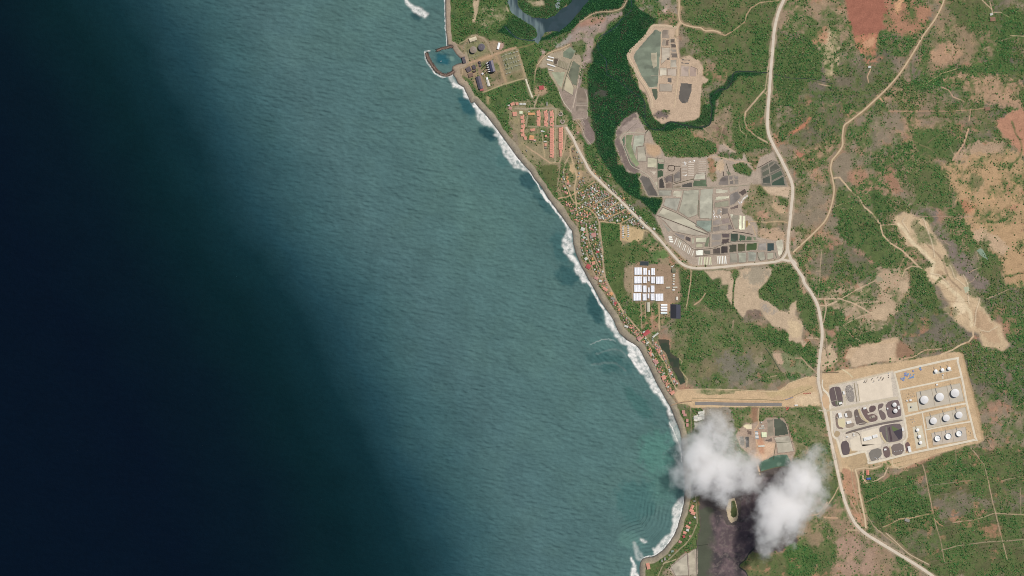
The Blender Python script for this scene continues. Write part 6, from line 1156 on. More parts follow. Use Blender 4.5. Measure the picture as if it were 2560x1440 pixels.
# houses
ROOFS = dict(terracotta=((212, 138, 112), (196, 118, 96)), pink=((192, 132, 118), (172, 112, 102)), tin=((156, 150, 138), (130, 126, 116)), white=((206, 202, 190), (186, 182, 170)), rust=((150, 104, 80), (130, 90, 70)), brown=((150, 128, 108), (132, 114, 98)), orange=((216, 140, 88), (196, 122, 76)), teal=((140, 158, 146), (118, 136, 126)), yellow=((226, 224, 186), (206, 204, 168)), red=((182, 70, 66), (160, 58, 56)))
PROTO = {}
def house_proto(rc):
    a, b2 = ROOFS[rc]; t = thing("house", "", "house"); w = MB(); w.box(0, 0, 0, 9.2, 6.8, 3.0, (196, 184, 166)); w.build("wall", M_paint, t)
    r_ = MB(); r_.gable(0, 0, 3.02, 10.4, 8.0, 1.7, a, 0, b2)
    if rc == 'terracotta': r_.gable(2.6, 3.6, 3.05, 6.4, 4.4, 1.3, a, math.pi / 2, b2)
    ro = r_.build("roof", M_roof, t); l = MB(); l.box(2.6, -4.9, 2.3, 4.4, 2.0, .2, tuple(q - 14 for q in a)); l.build("porch_roof", M_roof, t)
    return t
houses = []      # (region, colour, root, x, y)
def house(rg, rc, x, y, rot, sx=1.0, sy=1.0, hz=1.0):
    X, Y = W(x, y)
    if rc not in PROTO: PROTO[rc] = house_proto(rc); r = PROTO[rc]; r.location = (X, Y, .12); r.rotation_euler = (0, 0, math.radians(rot)); r.scale = (sx, sy, hz)
    else: r = dup(PROTO[rc], (X, Y, .12), math.radians(rot), "", None, (sx, sy, hz))
    houses.append((rg, rc, r, x, y)); d = 1.3
    clear_poly([(x - d * sx, y - d * sy), (x + d * sx, y - d * sy), (x + d * sx, y + d * sy), (x - d * sx, y + d * sy)])
# estate of terracotta houses
E = []
for x, ys, w, h in ((535, (512, 590, 690, 775, 858), 64, 52), (855, (400, 455, 530, 590, 648), 60, 50), (1000, (408, 470, 532, 596, 656), 62, 50), (1120, (414, 472, 540, 600, 656), 66, 54)):
    for i, y in enumerate(ys): E.append(('estate_' + str(x), 'terracotta', x + ((-10, 0, 6)[i % 3]), y, w, h))
for i, y in enumerate((748, 795, 845, 893, 940, 988, 1035, 1082, 1130, 1178, 1226, 1285)): E.append(('estate_long', 'terracotta', 1118 + (6 if i % 3 == 1 else -2), y, 74, 40))
for i, y in enumerate((735, 782, 835, 885, 930, 978, 1040, 1085, 1132)): E.append(('estate_east', 'terracotta', 1298, y, 78, 40))
for rg, rc, x, y, w, h in E:
    X, Y = P('Z3', x, y)[0]; house(rg, rc, X, Y, rnd.uniform(-4, 4), w * 1.12 / 8 * 2 / 10.4, h * 1.1 / 8 * 2 / 8.0)
N_TILES = [0]
def tile(s_, x, y, w, h, rot, rc, lab, hgt=4, style='x', name="house", cat="house"):
    N_TILES[0] += name == 'house'
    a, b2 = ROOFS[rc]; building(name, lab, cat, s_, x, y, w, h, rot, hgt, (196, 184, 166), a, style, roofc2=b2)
for x, y, w, h, r_, rc, lab in ((1295,1225,46,140,0,'terracotta',"long terracotta row at the south end of the estate's eastern column"), (330,242,74,60,20,'terracotta',"large terracotta house in the estate's north-western corner"), (420,235,54,56,10,'terracotta',"squarish terracotta house east of the large corner one"), (285,325,66,60,-20,'pink',"pink-roofed house at the estate's north-western corner"), (255,268,44,24,10,'white',"small white roof beside the estate's corner houses"), (375,440,84,86,4,'terracotta',"courtyard-like terracotta block at the estate's west side"),
        (500,240,62,40,0,'white',"white-roofed hall west of its twin at the estate's north end"), (570,240,52,42,0,'white',"white-roofed hall east of its twin at the estate's north end"), (500,412,64,56,0,'yellow',"pale yellow square roof above the estate's first column"), (708,438,132,50,0,'orange',"long orange roof north of the estate's playing field"), (660,388,34,14,0,'white',"small white roof above the long orange one"), (735,757,94,52,10,'terracotta',"terracotta house by the dark trees south of the playing field"),
        (715,905,94,76,-8,'orange',"large orange hall in the south-west of the estate"), (735,955,140,26,-4,'terracotta',"narrow terracotta wing below the large orange hall"), (1000,882,44,44,0,'terracotta',"small terracotta house south of the white hall"), (992,1058,46,60,0,'terracotta',"terracotta house between two white roofs south of the estate hall"), (982,990,60,20,0,'white',"white strip roof north of the small terracotta house"), (990,1116,42,22,0,'tin',"grey roof south of the small terracotta house"),
        (935,785,78,30,-4,'white',"white-roofed hall with trees round it in the middle of the estate"), (590,925,52,70,15,'terracotta',"terracotta house at the south end of the estate's first column"), (1020,236,26,80,0,'tin',"grey tin shed at the estate's north edge"), (775,978,40,14,-10,'white',"tiny white roof south-east of the large orange hall"), (1640,808,44,36,20,'pink',"pink house east of the road beside the mudflat"), (612,1170,18,44,30,'tin',"grey hut in the scrub near the beach"), (250,1330,0,0,0,'tin',"")):
    if w: tile('Z3', x, y, w, h, r_, rc, lab)
for i, (cx, cy) in enumerate(((1290, 440), (1330, 592))):
    X, Y = W(*P('Z3', cx, cy)[0]); t = thing("ruined_house", f"roofless grey ring-shaped ruin in the estate, {('northern', 'southern')[i]} one", "ruin", (X, Y, .1)); b = MB()
    for k in range(9):
        if k in ((3, 4) if i == 0 else (2,)): continue
        a = k / 9 * 6.283; b.box(math.cos(a) * 9, math.sin(a) * 9, 0, 4.0, 6.2, 3, (178, 156, 140), a)
    b.build("wall", M_paint, t); b = MB(); b.box(0, 0, .02, 14, 14, .25, (110, 92, 80)); b.build("floor_slab", M_paint, t)
tile('Z1', 1885, 1170, 62, 56, 10, 'red', "red-roofed house on a bare lot east of the switchyard"); tile('V2', 1158, 172, 46, 38, 5, 'rust', "rust-roofed farmhouse below the white shed in the north-east"); tile('V2', 1146, 128, 26, 22, 20, 'white', "white shed above the rust-roofed farmhouse in the north-east"); tile('V2', 50, 603, 26, 20, 0, 'white', "white-roofed farm hut on the red soil"); tile('V2', 1112, 978, 44, 34, 5, 'rust', "rust-coloured roof at the end of the dirt track in the eastern farmland")
tile('W6', 700, 370, 90, 56, 35, 'red', "bright red roof in the beachfront village"); tile('W6', 668, 362, 30, 26, 35, 'white', "white roof against the bright red one"); tile('W6', 815, 400, 90, 22, 37, 'white', "long white roof at the back of the beachfront village"); tile('W6', 712, 500, 40, 22, 40, 'white', "white roof at the beach edge amid terracotta ones"); tile('W6', 440, 288, 52, 26, -20, 'white', "white roof at the top of the beachfront strip"); tile('W6', 818, 742, 70, 52, -50, 'pink', "pink roof on the beach side below the village bend"); tile('W6', 1035, 1140, 56, 46, 30, 'terracotta', "terracotta house at the beachfront village's southern tip"); tile('W6', 922, 945, 52, 56, 20, 'terracotta', "terracotta house on the beach side near the reservoir lots"); tile('W6', 610, 440, 60, 56, 40, 'pink', "pink roof at the beach edge west of the bright red one"); tile('W6', 750, 645, 60, 26, -65, 'terracotta', "long terracotta roof along the beach's edge")
for i, (x, y, w, h, r_, rc) in enumerate(((820,608,44,36,60,'terracotta'), (808,655,50,40,-30,'terracotta'), (828,685,54,40,-20,'terracotta'), (850,735,26,20,-40,'white'), (790,800,26,24,10,'pink'), (765,850,56,32,-30,'terracotta'), (762,888,34,28,-20,'white'), (728,920,40,34,-20,'terracotta'), (718,965,28,34,10,'red'), (672,1030,36,30,-20,'pink'), (790,960,24,18,30,'pink'), (545,1188,26,20,30,'tin'), (490,1235,24,36,5,'tin'), (456,1258,20,30,10,'tin'), (290,1320,40,80,12,'terracotta'), (580,1142,34,24,20,'teal'), (845,540,24,20,0,'tin'))):
    tile('W5', x, y, w, h, r_, rc, f"{rc}-roofed house in the southern beach strip, {('first','second','third','fourth','fifth','sixth','seventh','eighth','ninth','tenth','eleventh','twelfth','thirteenth','fourteenth','fifteenth','sixteenth','seventeenth')[sorted(range(17), key=lambda q: (608,655,685,735,800,850,888,920,965,1030,960,1188,1235,1258,1320,1142,540)[q]).index(i)]} counting from its north end")
for i, (x, y, w, h) in enumerate(((308,675,34,40), (325,708,36,30), (350,770,28,36), (352,820,26,40))): tile('W4', x, y, w, h, 0, 'pink', f"pink-roofed house below the corridor's beach end, {('first','second','third','fourth')[i]} from the north")
for i, (x, y, w, h, r_) in enumerate(((505,680,64,26,8), (510,712,60,24,4), (448,735,50,34,-4))): tile('W4', x, y, w, h, r_, 'white', f"white shed half hidden by cloud near the corridor, {('top','middle','lower-left')[i]} one", cat="shed", name="shed")
for i, (x, y, w, h, r_) in enumerate(((1185,1058,70,20,4), (1198,832,30,14,10), (1186,792,16,16,0), (1190,856,62,10,3), (1215,930,56,58,2))): tile('W4', x, y, w, h, r_, 'white' if i < 4 else 'yellow', f"{('long white salt store at the foot of the narrow pans','white hut north of the beige pan','tiny white hut on the track north of the salt yard','thin white roof above the beige pan','square pale yellow roof in the southern salt yard')[i]}", cat="shed", name="shed")
tile('V3', 935, 812, 54, 34, -20, 'tin', "grey farmhouse on the plantation's bare clearing"); tile('Z7', 215, 440, 36, 30, -30, 'white', "white-roofed hut on the bare lot beside the salt ponds"); tile('W5', 2255, 660, 22, 18, 20, 'white', "small white farm roof just right of the second cloud"); tile('W5', 2325, 662, 34, 26, 20, 'tin', "grey farm roof right of the small white one")
tile('Z8', 292, 170, 50, 46, -20, 'white', "big white roof near the beach in the old town"); tile('Z8', 365, 648, 56, 60, -30, 'red', "red-roofed compound on the point above the surf"); tile('Z8', 335, 548, 40, 36, 30, 'white', "white roof beside the beach north of the red compound"); tile('Z8', 465, 800, 54, 34, -30, 'pink', "pink roof at the top of the lower beach street"); tile('Z8', 520, 835, 38, 30, -10, 'white', "cream-white roof on the lower beach street"); tile('Z8', 400, 265, 36, 50, 5, 'tin', "long grey tin roof in the old town's square"); tile('Z8', 432, 245, 60, 60, 8, 'pink', "dusty pink roof beside the long grey one"); tile('Z8', 580, 940, 66, 40, -35, 'terracotta', "broad terracotta roof on the lower beach street"); tile('Z8', 678, 1060, 50, 34, -30, 'tin', "pale grey roof on the narrow neck of the beach street"); tile('Z8', 712, 1120, 36, 36, -40, 'red', "red roof on the narrow neck of the beach street"); tile('Z8', 485, 460, 38, 30, 0, 'red', "small crimson roof amid the old town's grey ones"); tile('Z8', 430, 605, 44, 44, 15, 'terracotta', "terracotta roof beside the red compound's street"); tile('Z8', 660, 1000, 40, 44, -35, 'orange', "orange roof on the lower beach street")
for i, (x, y, w, h, r_, c) in enumerate(((305,765,80,16,-14,WH), (292,803,86,18,-14,(240,238,230)), (310,872,112,16,-18,WH), (305,932,76,14,-14,(206,190,172)))):
    building("salt_shed", f"long narrow white salt shed west of the brown pond, {('top','second','third','bottom')[i]} one", "shed", 'Z4', x, y, w, h, r_, 3, (200, 190, 176), c, 'x', "narrow salt sheds")
lanes = [t_[0] for t_ in tracks]
def scatter_houses(rg, poly, n, ang, mix, mind=3.9, big=1.0):
    xs = [p[0] for p in poly]; ys = [p[1] for p in poly]; k = 0; tries = 0
    n = int(n * 1.55)
    while k < n and tries < n * 60:
        tries += 1; x, y = rnd.uniform(min(xs), max(xs)), rnd.uniform(min(ys), max(ys))
        if not inside(np.array([x]), np.array([y]), poly)[0]: continue
        i, j = int((x - LX0) / LS), int((y - LY0) / LS)
        if CL[j, i] > .5 or CL[j + 1, i + 1] > .5 or CL[j - 1, i - 1] > .5: continue
        if any(abs(h_[3] - x) < mind and abs(h_[4] - y) < mind * .8 for h_ in houses): continue
        house(rg, rnd.choice(mix), x, y, ang + rnd.choice((0, 90)) + rnd.uniform(-6, 6), rnd.uniform(.6, 1.05) * big, rnd.uniform(.65, 1.05) * big); k += 1
TN = ['tin'] * 6 + ['white'] * 3 + ['brown'] * 5 + ['rust'] * 2 + ['pink', 'pink', 'orange', 'teal']; BC = ['terracotta'] * 3 + ['pink'] * 3 + ['tin', 'white', 'brown', 'brown', 'rust', 'orange']
scatter_houses("between the grid village's first and second lanes", P('Z5', 460,590, 770,420, 870,540, 500,755, 440,700), 26, 30, TN)
scatter_houses("between the grid village's second and third lanes", P('Z5', 500,780, 890,560, 960,560, 1050,640, 670,845), 34, 30, TN)
scatter_houses("between the grid village's third and fourth lanes", P('Z5', 700,870, 1080,650, 1190,760, 810,960), 32, 30, TN)
scatter_houses("between the grid village's fourth and fifth lanes", P('Z5', 820,990, 1210,780, 1320,880, 900,1090, 850,1080), 32, 30, TN)
scatter_houses("triangle south of the fifth lane", P('Z5', 1000,1080, 1340,900, 1460,1000, 1350,1060, 1240,1120, 960,1100), 16, 30, TN + ['rust', 'orange'])
scatter_houses("beside the road below the grid village", P('Z5', 1290,1120, 1480,1020, 1720,1240, 1600,1220, 1420,1140), 16, -42, TN)
scatter_houses("between grid village and beach", P('Z5', 150,700, 430,790, 620,880, 780,990, 590,1080, 420,1110, 330,940, 230,760), 26, 20, BC)
scatter_houses("north-west of the grid village", P('Z5', 180,180, 240,150, 360,560, 300,620, 160,560), 12, 10, BC)
scatter_houses("open lots north of the grid village", P('Z5', 440,80, 560,60, 720,300, 560,480, 450,540), 10, 20, TN)
scatter_houses("old town by the white roof", P('Z8', 240,60, 490,60, 520,300, 270,330), 26, 12, BC + TN, 3.7)
scatter_houses("old town's middle streets", P('Z8', 230,350, 525,310, 560,560, 330,600), 28, 15, BC + TN, 3.7)
scatter_houses("old town's southern streets", P('Z8', 400,580, 560,570, 575,780, 480,790), 10, 25, BC + TN)
scatter_houses("along the lower beach street", P('Z8', 440,800, 570,800, 700,1040, 860,1260, 960,1420, 860,1420, 600,1000), 24, -35, BC, 3.6)
scatter_houses("seaward side of the beachfront village", P('W6', 390,200, 520,290, 660,390, 870,780, 1050,1100, 1000,1150, 870,950, 710,600, 550,400), 46, -50, BC, 3.7)
scatter_houses("landward side of the beachfront village", P('W6', 760,430, 880,560, 1010,830, 1100,1020, 1060,1060, 960,760, 780,520), 40, -55, ['brown', 'brown', 'tin', 'terracotta', 'terracotta', 'white', 'pink'], 3.5)
scatter_houses("east of the road above the village", P('Z5', 650,60, 740,180, 1000,440, 1250,640, 1560,960, 1740,1180, 1650,1180, 1330,860, 1050,560, 800,280), 16, 40, TN)
scatter_houses("by the road south of the estate", P('Z3', 1500,1080, 1640,1180, 1800,1430, 1640,1430, 1540,1300), 8, 20, TN)
ORD = ['first', 'second', 'third', 'fourth', 'fifth', 'sixth', 'seventh', 'eighth', 'ninth', 'tenth', 'eleventh', 'twelfth', 'thirteenth', 'fourteenth', 'fifteenth', 'sixteenth', 'seventeenth', 'eighteenth', 'nineteenth', 'twentieth'] + ['twenty-' + q for q in ('first', 'second', 'third', 'fourth', 'fifth', 'sixth', 'seventh', 'eighth', 'ninth')] + ['thirtieth']
RN = {'estate_535': "estate's westernmost column", 'estate_855': "estate column beside the playing field", 'estate_1000': "estate's third column", 'estate_1120': "estate's fourth column", 'estate_long': "long estate column below the cross street", 'estate_east': "estate's easternmost column"}
CN = dict(terracotta="terracotta-roofed", pink="pink-roofed", tin="grey tin-roofed", white="white-roofed", rust="rust-roofed", brown="brown-roofed", orange="orange-roofed", teal="pale-green-roofed", red="red-roofed", yellow="yellow-roofed")
# the houses that show largest stay single; the smallest shacks of the packed village form one mass
vill = [h_ for h_ in houses if not h_[0].startswith('estate')]
vill.sort(key=lambda q: -q[2].scale[0] * q[2].scale[1]); NKEEP = 300 - (len(houses) - len(vill)) - N_TILES[0]
protos_set = set(id(q) for q in PROTO.values()); small = []
for i_, h_ in enumerate(vill):
    if i_ >= NKEEP and h_[2] not in PROTO.values(): small.append(h_)
sm_ids = set(id(q) for q in small); houses = [h_ for h_ in houses if id(h_) not in sm_ids]
b = MB()
for rg, rc, o, x, y in small:
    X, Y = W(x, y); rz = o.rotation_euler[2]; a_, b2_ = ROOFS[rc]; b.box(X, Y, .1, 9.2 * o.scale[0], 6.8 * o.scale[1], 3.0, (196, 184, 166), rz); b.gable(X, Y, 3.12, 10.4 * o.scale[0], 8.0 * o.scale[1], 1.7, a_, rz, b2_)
    for ch in list(o.children): bpy.data.objects.remove(ch)
    bpy.data.objects.remove(o)
if b.v: b.build("small_shacks", M_roof, kind='stuff', label="smallest roofs packed between the larger village houses", category="shacks")
by = {}
for h_ in houses: by.setdefault((h_[0], h_[1]), []).append(h_)
for (rg, rc), L_ in by.items():
    L_.sort(key=lambda q: q[4]); place = RN.get(rg, rg)
    for i, q in enumerate(L_):
        q[2]['label'] = (f"the one {CN[rc]} house, {place}" if len(L_) == 1 else f"{ORD[min(i, 29)]} {CN[rc]} house from the north, {place}")
        q[2]['category'] = "house"; q[2]['group'] = f"houses, {place}"

# breakwaters
def breakwater(lab, pts, w, seed):
    r0 = random.Random(seed); sp = spline(pts, 1.2); p0 = W(*sp[0]); co = []; cs = []; n = len(sp); m = 13
    for i, (x, y) in enumerate(sp):
        a = sp[max(i - 1, 0)]; b = sp[min(i + 1, n - 1)]; dx, dy = b[0] - a[0], b[1] - a[1]; L_ = math.hypot(dx, dy) or 1; nx, ny = -dy / L_, dx / L_
        taper = min(1, .35 + i * .3)
        for k in range(m):
            o = -1 + 2 * k / (m - 1); hgt = 5.0 * (1 - abs(o) ** 1.7) - 2.6 + r0.uniform(-.7, .7); X, Y = W(x + nx * w / 2 * o * taper + r0.uniform(-.25, .25), y + ny * w / 2 * o * taper + r0.uniform(-.25, .25))
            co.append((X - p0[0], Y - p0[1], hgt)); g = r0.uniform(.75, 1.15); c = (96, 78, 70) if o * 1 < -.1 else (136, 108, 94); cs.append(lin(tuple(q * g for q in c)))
    q = [(i * m + k, i * m + k + 1, (i + 1) * m + k + 1, (i + 1) * m + k) for i in range(n - 1) for k in range(m - 1)]
    t = thing("breakwater", lab, "breakwater", (*p0, 0)); link("core", mesh_np("core", np.array(co), quads=np.array(q), cols=np.array(cs, np.float32)), M_rock, t)
    b = MB()
    for i in range(int(n * 5)):
        x, y = sp[r0.randrange(n)]; X, Y = W(x + r0.uniform(-.46, .46) * w, y + r0.uniform(-.46, .46) * w); s_ = r0.uniform(1.2, 2.8); g = r0.uniform(.6, 1.1)
        b.box(X - p0[0], Y - p0[1], r0.uniform(-2.2, .8), s_, s_ * r0.uniform(.6, 1), s_, (118 * g, 94 * g, 84 * g), r0.uniform(0, 3), .7)
    o = b.build("boulders", M_rock, t); o['kind'] = 'stuff'
breakwater("long curved brown rock breakwater sheltering the power-station basin", P('Z1', 350,700, 385,790, 440,880, 500,950, 560,992, 620,1000, 680,975, 725,945), 9.6, 3)
breakwater("short straight rock breakwater on the basin's north side", P('Z1', 488,672, 560,648, 640,628, 700,618), 7.8, 4)
b = MB(); b.box(0, 0, -.6, 7, 2.4, 1.2, (226, 224, 220), .5, .8); X, Y = W(*P('Z1', 546, 818)[0]); t = thing("boat", "small white boat moored in the power-station basin", "boat", (X, Y, -1.2), .5); b.build("hull", M_paint, t); b = MB(); b.box(-.5, 0, .6, 2.4, 1.6, .9, (200, 204, 208)); b.build("cabin", M_paint, t)

# ------------------------------------------------------------------ vegetation
Dn = np.where(CL > .5, 0, Dn)
finish_ground()
def dome_template(seed):
    r = np.random.default_rng(seed); v = [(0, 0, 1.0)]
    for k, (rr, z, n) in enumerate(((.55, .82, 6), (.98, .35, 7), (.8, -.1, 7))):
        for i in range(n):
            a = 2 * math.pi * (i + .5 * k) / n + r.uniform(-.2, .2); q = rr * r.uniform(.78, 1.22); v.append((q * math.cos(a), q * math.sin(a), z + r.uniform(-.14, .14)))
    f = [(0, 1 + i, 1 + (i + 1) % 6) for i in range(6)]
    A = [1 + i for i in range(6)]; B = [7 + i for i in range(7)]; Cc = [14 + i for i in range(7)]
    for i in range(7):
        a0 = A[int(round(i * 6 / 7)) % 6]; a1 = A[int(round((i + 1) * 6 / 7)) % 6]; f.append((a0, B[i], B[(i + 1) % 7]))
        if a0 != a1: f.append((a0, B[(i + 1) % 7], a1))
    for i in range(7): f += [(B[i], Cc[i], Cc[(i + 1) % 7]), (B[i], Cc[(i + 1) % 7], B[(i + 1) % 7])]
    return np.array(v, np.float32), np.array(f, np.int32)
def sample(A, x, y):
    i = np.clip(((x - LX0) / LS).astype(int), 0, GX.shape[1] - 1); j = np.clip(((y - LY0) / LS).astype(int), 0, GX.shape[0] - 1); return A[j, i]
def veg_positions(N):
    x = rng.uniform(1112, LX1 - 2, N).astype(np.float32); y = rng.uniform(LY0 + 2, LY1 - 2, N).astype(np.float32)
    cl = fbm(x, y, 13, 1201, 3); cl2 = fbm(x, y, 45, 1231, 3); d = sample(Dn, x, y)
    p = d * np.clip(.15 + 2.6 * (cl - .34) + 1.2 * (cl2 - .5), 0.02, 1.2); p = np.where(d > .95, np.maximum(p, .5 * d), p)
    k = (rng.random(N) < p * .95) & (d > .01) & (sample(dS, x, y) > 6); return x[k], y[k]
vx, vy = veg_positions(430000)
# the 280 most isolated, largest trees become trees of their own (open ground)
dv = sample(Dn, vx, vy); tmv = sample(Tm, vx, vy); gbv = sample(Gb, vx, vy)
mang_v = tmv > .4
rad = np.where(mang_v, rng.uniform(1.0, 2.0, len(vx)), .62 + 1.5 * rng.random(len(vx)) ** 3.5 + .35 * (dv > .85) + .2 * (dv < .3)).astype(np.float32)
big_v = fbm(vx, vy, 55, 1301, 4); mid_v = fbm(vx, vy, 14, 1331, 3)
tmpl = [dome_template(40 + i) for i in range(6)]
def build_crowns(name, sel, label, cat, mat=M_veg):
    vs, fs, cs = [], [], []; base = 0; which = rng.integers(0, 6, sel.sum()); X_, Y_, R_ = vx[sel], vy[sel], rad[sel] * M; g_, t_ = gbv[sel], tmv[sel]; bv_, md_, dv_ = big_v[sel], mid_v[sel], dv[sel]
    for k in range(6):
        m = which == k; n = m.sum()
        if not n: continue
        tv, tf = tmpl[k]; a = rng.uniform(0, 6.283, n); c, s_ = np.cos(a), np.sin(a); r_ = R_[m]
        x = tv[None, :, 0] * r_[:, None]; y = tv[None, :, 1] * r_[:, None]; z = (tv[None, :, 2] + .15) * (r_ * rng.uniform(.4, .68, n))[:, None] + (r_ * .12)[:, None]
        z = np.where(t_[m][:, None] > .4, z * .75, z)
        px = x * c[:, None] - y * s_[:, None] + ((X_[m] - 1280) * M)[:, None]; py = x * s_[:, None] + y * c[:, None] + ((720 - Y_[m]) * M)[:, None]
        vs.append(np.stack([px, py, z], -1).reshape(-1, 3)); fs.append((tf[None] + (np.arange(n) * len(tv))[:, None, None] + base).reshape(-1, 3)); base += n * len(tv)
        hue = rng.random(n); br = rng.uniform(.72, 1.3, n)
        col = np.where(hue[:, None] < .22 + .0 * hue[:, None], linA((120, 122, 76)), np.where(hue[:, None] < .6, linA((80, 112, 58)), linA((60, 102, 54))))
        col = col * (1 - g_[m][:, None] * .55) + linA((60, 110, 58)) * g_[m][:, None] * .55
        op = (1 - sm(.15, .6, dv_[m]))[:, None] * .75; col = col * (1 - op) + linA((104, 108, 66)) * op
        col = np.where((hue[:, None] > .93), linA((122, 112, 80)), col)
        mc = np.where(hue[:, None] < .5, linA((34, 76, 42)), linA((52, 92, 52)))
        mc = np.where((bv_[m] > .58)[:, None] & (hue[:, None] < .45), linA((66, 64, 48)), mc)
        col = col * (1 - t_[m][:, None]) + mc * t_[m][:, None]; col = col * (br * (.7 + .6 * md_[m]) * (.75 + .5 * bv_[m]))[:, None]
        jit = rng.uniform(.8, 1.2, (n, len(tv), 1)); cs.append((col[:, None, :] * jit).reshape(-1, 3))
    return link(name, mesh_np(name, np.concatenate(vs), tris=np.concatenate(fs), cols=np.concatenate(cs).astype(np.float32)), mat, kind='stuff', label=label, category=cat)

# individual trees
def tree_proto(seed, c):
    r = random.Random(seed); t = thing("tree", "", "tree"); b = MB(); b.cyl(0, 0, 0, .38, 3.2, (96, 76, 58), 7, .22)
    for i in range(5):
        a = i * 1.257 + r.uniform(-.3, .3); n = 4
        for q in range(n): b.box(math.cos(a) * (q + .5) * .55, math.sin(a) * (q + .5) * .55, 2.7 + q * .4, .6, .16, .5, (96, 76, 58), a)
    b.build("trunk", M_bark, t); l = MB()
    lumps = [(0, 0, 5.0, 2.6)] + [(math.cos(i * .9 + r.uniform(-.3, .3)) * r.uniform(1.6, 2.7), math.sin(i * .9) * r.uniform(1.6, 2.7), r.uniform(3.4, 4.6), r.uniform(1.2, 1.9)) for i in range(7)]
    for lx, ly, lz, lr in lumps:
        for k in range(int(30 * lr)):
            u1, u2 = r.random(), r.random(); th = u1 * 6.283; ph = math.acos(1 - 1.5 * u2); q = lr * r.uniform(.75, 1.08)
            px, py, pz = lx + q * math.sin(ph) * math.cos(th), ly + q * math.sin(ph) * math.sin(th), lz + q * .8 * math.cos(ph); s_ = r.uniform(.45, .85)
            a1, a2 = r.uniform(0, 6.283), r.uniform(-.7, .7); d1 = (math.cos(a1) * s_, math.sin(a1) * s_, math.sin(a2) * s_ * .6); d2 = (-math.sin(a1) * s_ * .8, math.cos(a1) * s_ * .8, math.cos(a2) * s_ * .3)
            g = r.uniform(.75, 1.25); l.add([(px - d1[0], py - d1[1], pz - d1[2]), (px + d2[0], py + d2[1], pz + d2[2]), (px + d1[0], py + d1[1], pz + d1[2]), (px - d2[0], py - d2[1], pz - d2[2])], [(0, 1, 2, 3)], tuple(q_ * g for q_ in c))
    l.build("crown", M_veg, t); return t
tp = None
regions = [(("trees on the pink eastern pasture", "dark green tree", "pink eastern pasture"), P('W8', 960,10, 1150,0, 1498,0, 1498,640, 1350,690, 1160,480, 1000,300, 960,130), 60, 2.0),
           (("trees on the north-east farmland", "round tree", "red and tan north-east farmland"), P('V2', 180,20, 620,60, 1200,230, 1180,480, 560,640, 190,260), 46, 2.0),
           (("trees on the dry eastern fields", "green tree", "dry fields at the right edge"), P('V2', 700,720, 1250,690, 1440,780, 1440,960, 900,1150, 600,1120), 34, 1.9),
           (("trees west of the junction", "small dark tree", "bare soil west of the junction"), P('Z6', 1740,1000, 1900,980, 2200,1180, 2260,1400, 1820,1400), 24, 1.8),
           (("trees south of the corridor", "dark tree", "rough ground south of the corridor"), P('W4', 820,630, 1050,630, 1080,780, 1000,790, 880,780), 18, 2.3), (("trees above the southern pans", "leafy tree", "ground between corridor and southern pans"), P('W4', 1170,640, 1480,630, 1500,740, 1260,740), 16, 2.3),
           (("trees left of the southern road", "small tree", "pinkish field left of the southern road"), P('V3', 0,820, 260,800, 600,1180, 700,1400, 120,1420), 40, 1.8), (("trees beside the dry wash", "lone tree", "open flat beside the dry wash"), P('W8', 420,820, 560,800, 640,900, 480,1040), 12, 1.7),
           (("shade trees in the estate", "shade tree", "estate of terracotta houses"), P('Z3', 560,350, 1160,350, 1160,680, 820,740, 640,740, 580,500), 16, 2.2), (("trees round the estate hall", "dark bushy tree", "garden round the white estate hall"), P('Z3', 810,720, 1050,720, 1050,860, 820,860), 7, 2.8),
           (("trees north of the tank farm", "dark tree", "roadside north of the tank farm"), P('W1', 70,60, 230,20, 240,240, 80,360), 14, 2.2), (("shrubs on the terminal verge", "shrubby tree", "verge north of the terminal"), P('W1', 700,180, 1380,60, 1390,100, 760,220), 13, 1.8)]
cols_t = [(80, 116, 64), (90, 124, 68), (108, 124, 76)]; protos = []
placed = []
for lab, poly, n_, R0 in regions:
    xs = [p[0] for p in poly]; ys = [p[1] for p in poly]; k = 0; tr = 0; mine = []
    while k < n_ and tr < 6000:
        tr += 1; x, y = rnd.uniform(min(xs), max(xs)), rnd.uniform(min(ys), max(ys))
        if not inside(np.array([x]), np.array([y]), poly)[0] or sample(CL, np.array([x]), np.array([y]))[0] > .5: continue
        if any(math.dist((x, y), q) < 5.5 for q in placed): continue
        placed.append((x, y)); sc = R0 * rnd.uniform(.7, 1.25) * M / 4.2; X, Y = W(x, y)
        if len(protos) < 3:
            t = tree_proto(100 + len(protos), cols_t[len(protos)]); protos.append(t); t.location = (X, Y, 0); t.scale = (sc, sc, sc * .62)
        else: t = dup(rnd.choice(protos), (X, Y, 0), rnd.uniform(0, 6.28), "", None, (sc, sc, sc * .62))
        t['group'] = lab[0]; mine.append((x, y, t)); k += 1
    mine.sort(key=lambda q: q[1]); th_ = max(1, -(-len(mine) // 3))
    for k3 in range(3):
        part = sorted(mine[k3 * th_:(k3 + 1) * th_], key=lambda q: q[0])
        for i, (x, y, t) in enumerate(part): t['label'] = f"{lab[1]}, {ORD[min(i, 29)]} from the west in the {('northern', 'middle', 'southern')[k3]} {lab[2]}"
if placed:
    keep = np.ones(len(vx), bool)
    for (x, y) in placed: keep &= ((vx - x) ** 2 + (vy - y) ** 2) > 16
    vx, vy, dv, tmv, gbv, mang_v, rad, big_v, mid_v = [q[keep] for q in (vx, vy, dv, tmv, gbv, mang_v, rad, big_v, mid_v)]
build_crowns("mangrove_forest", mang_v, "dense dark green mangrove forest along the creeks", "mangrove")
build_crowns("scrub_forest", ~mang_v, "green dry-forest scrub covering the coastal plain", "scrub")
print("crowns", len(vx), "trees", len(placed), "houses", len(houses))

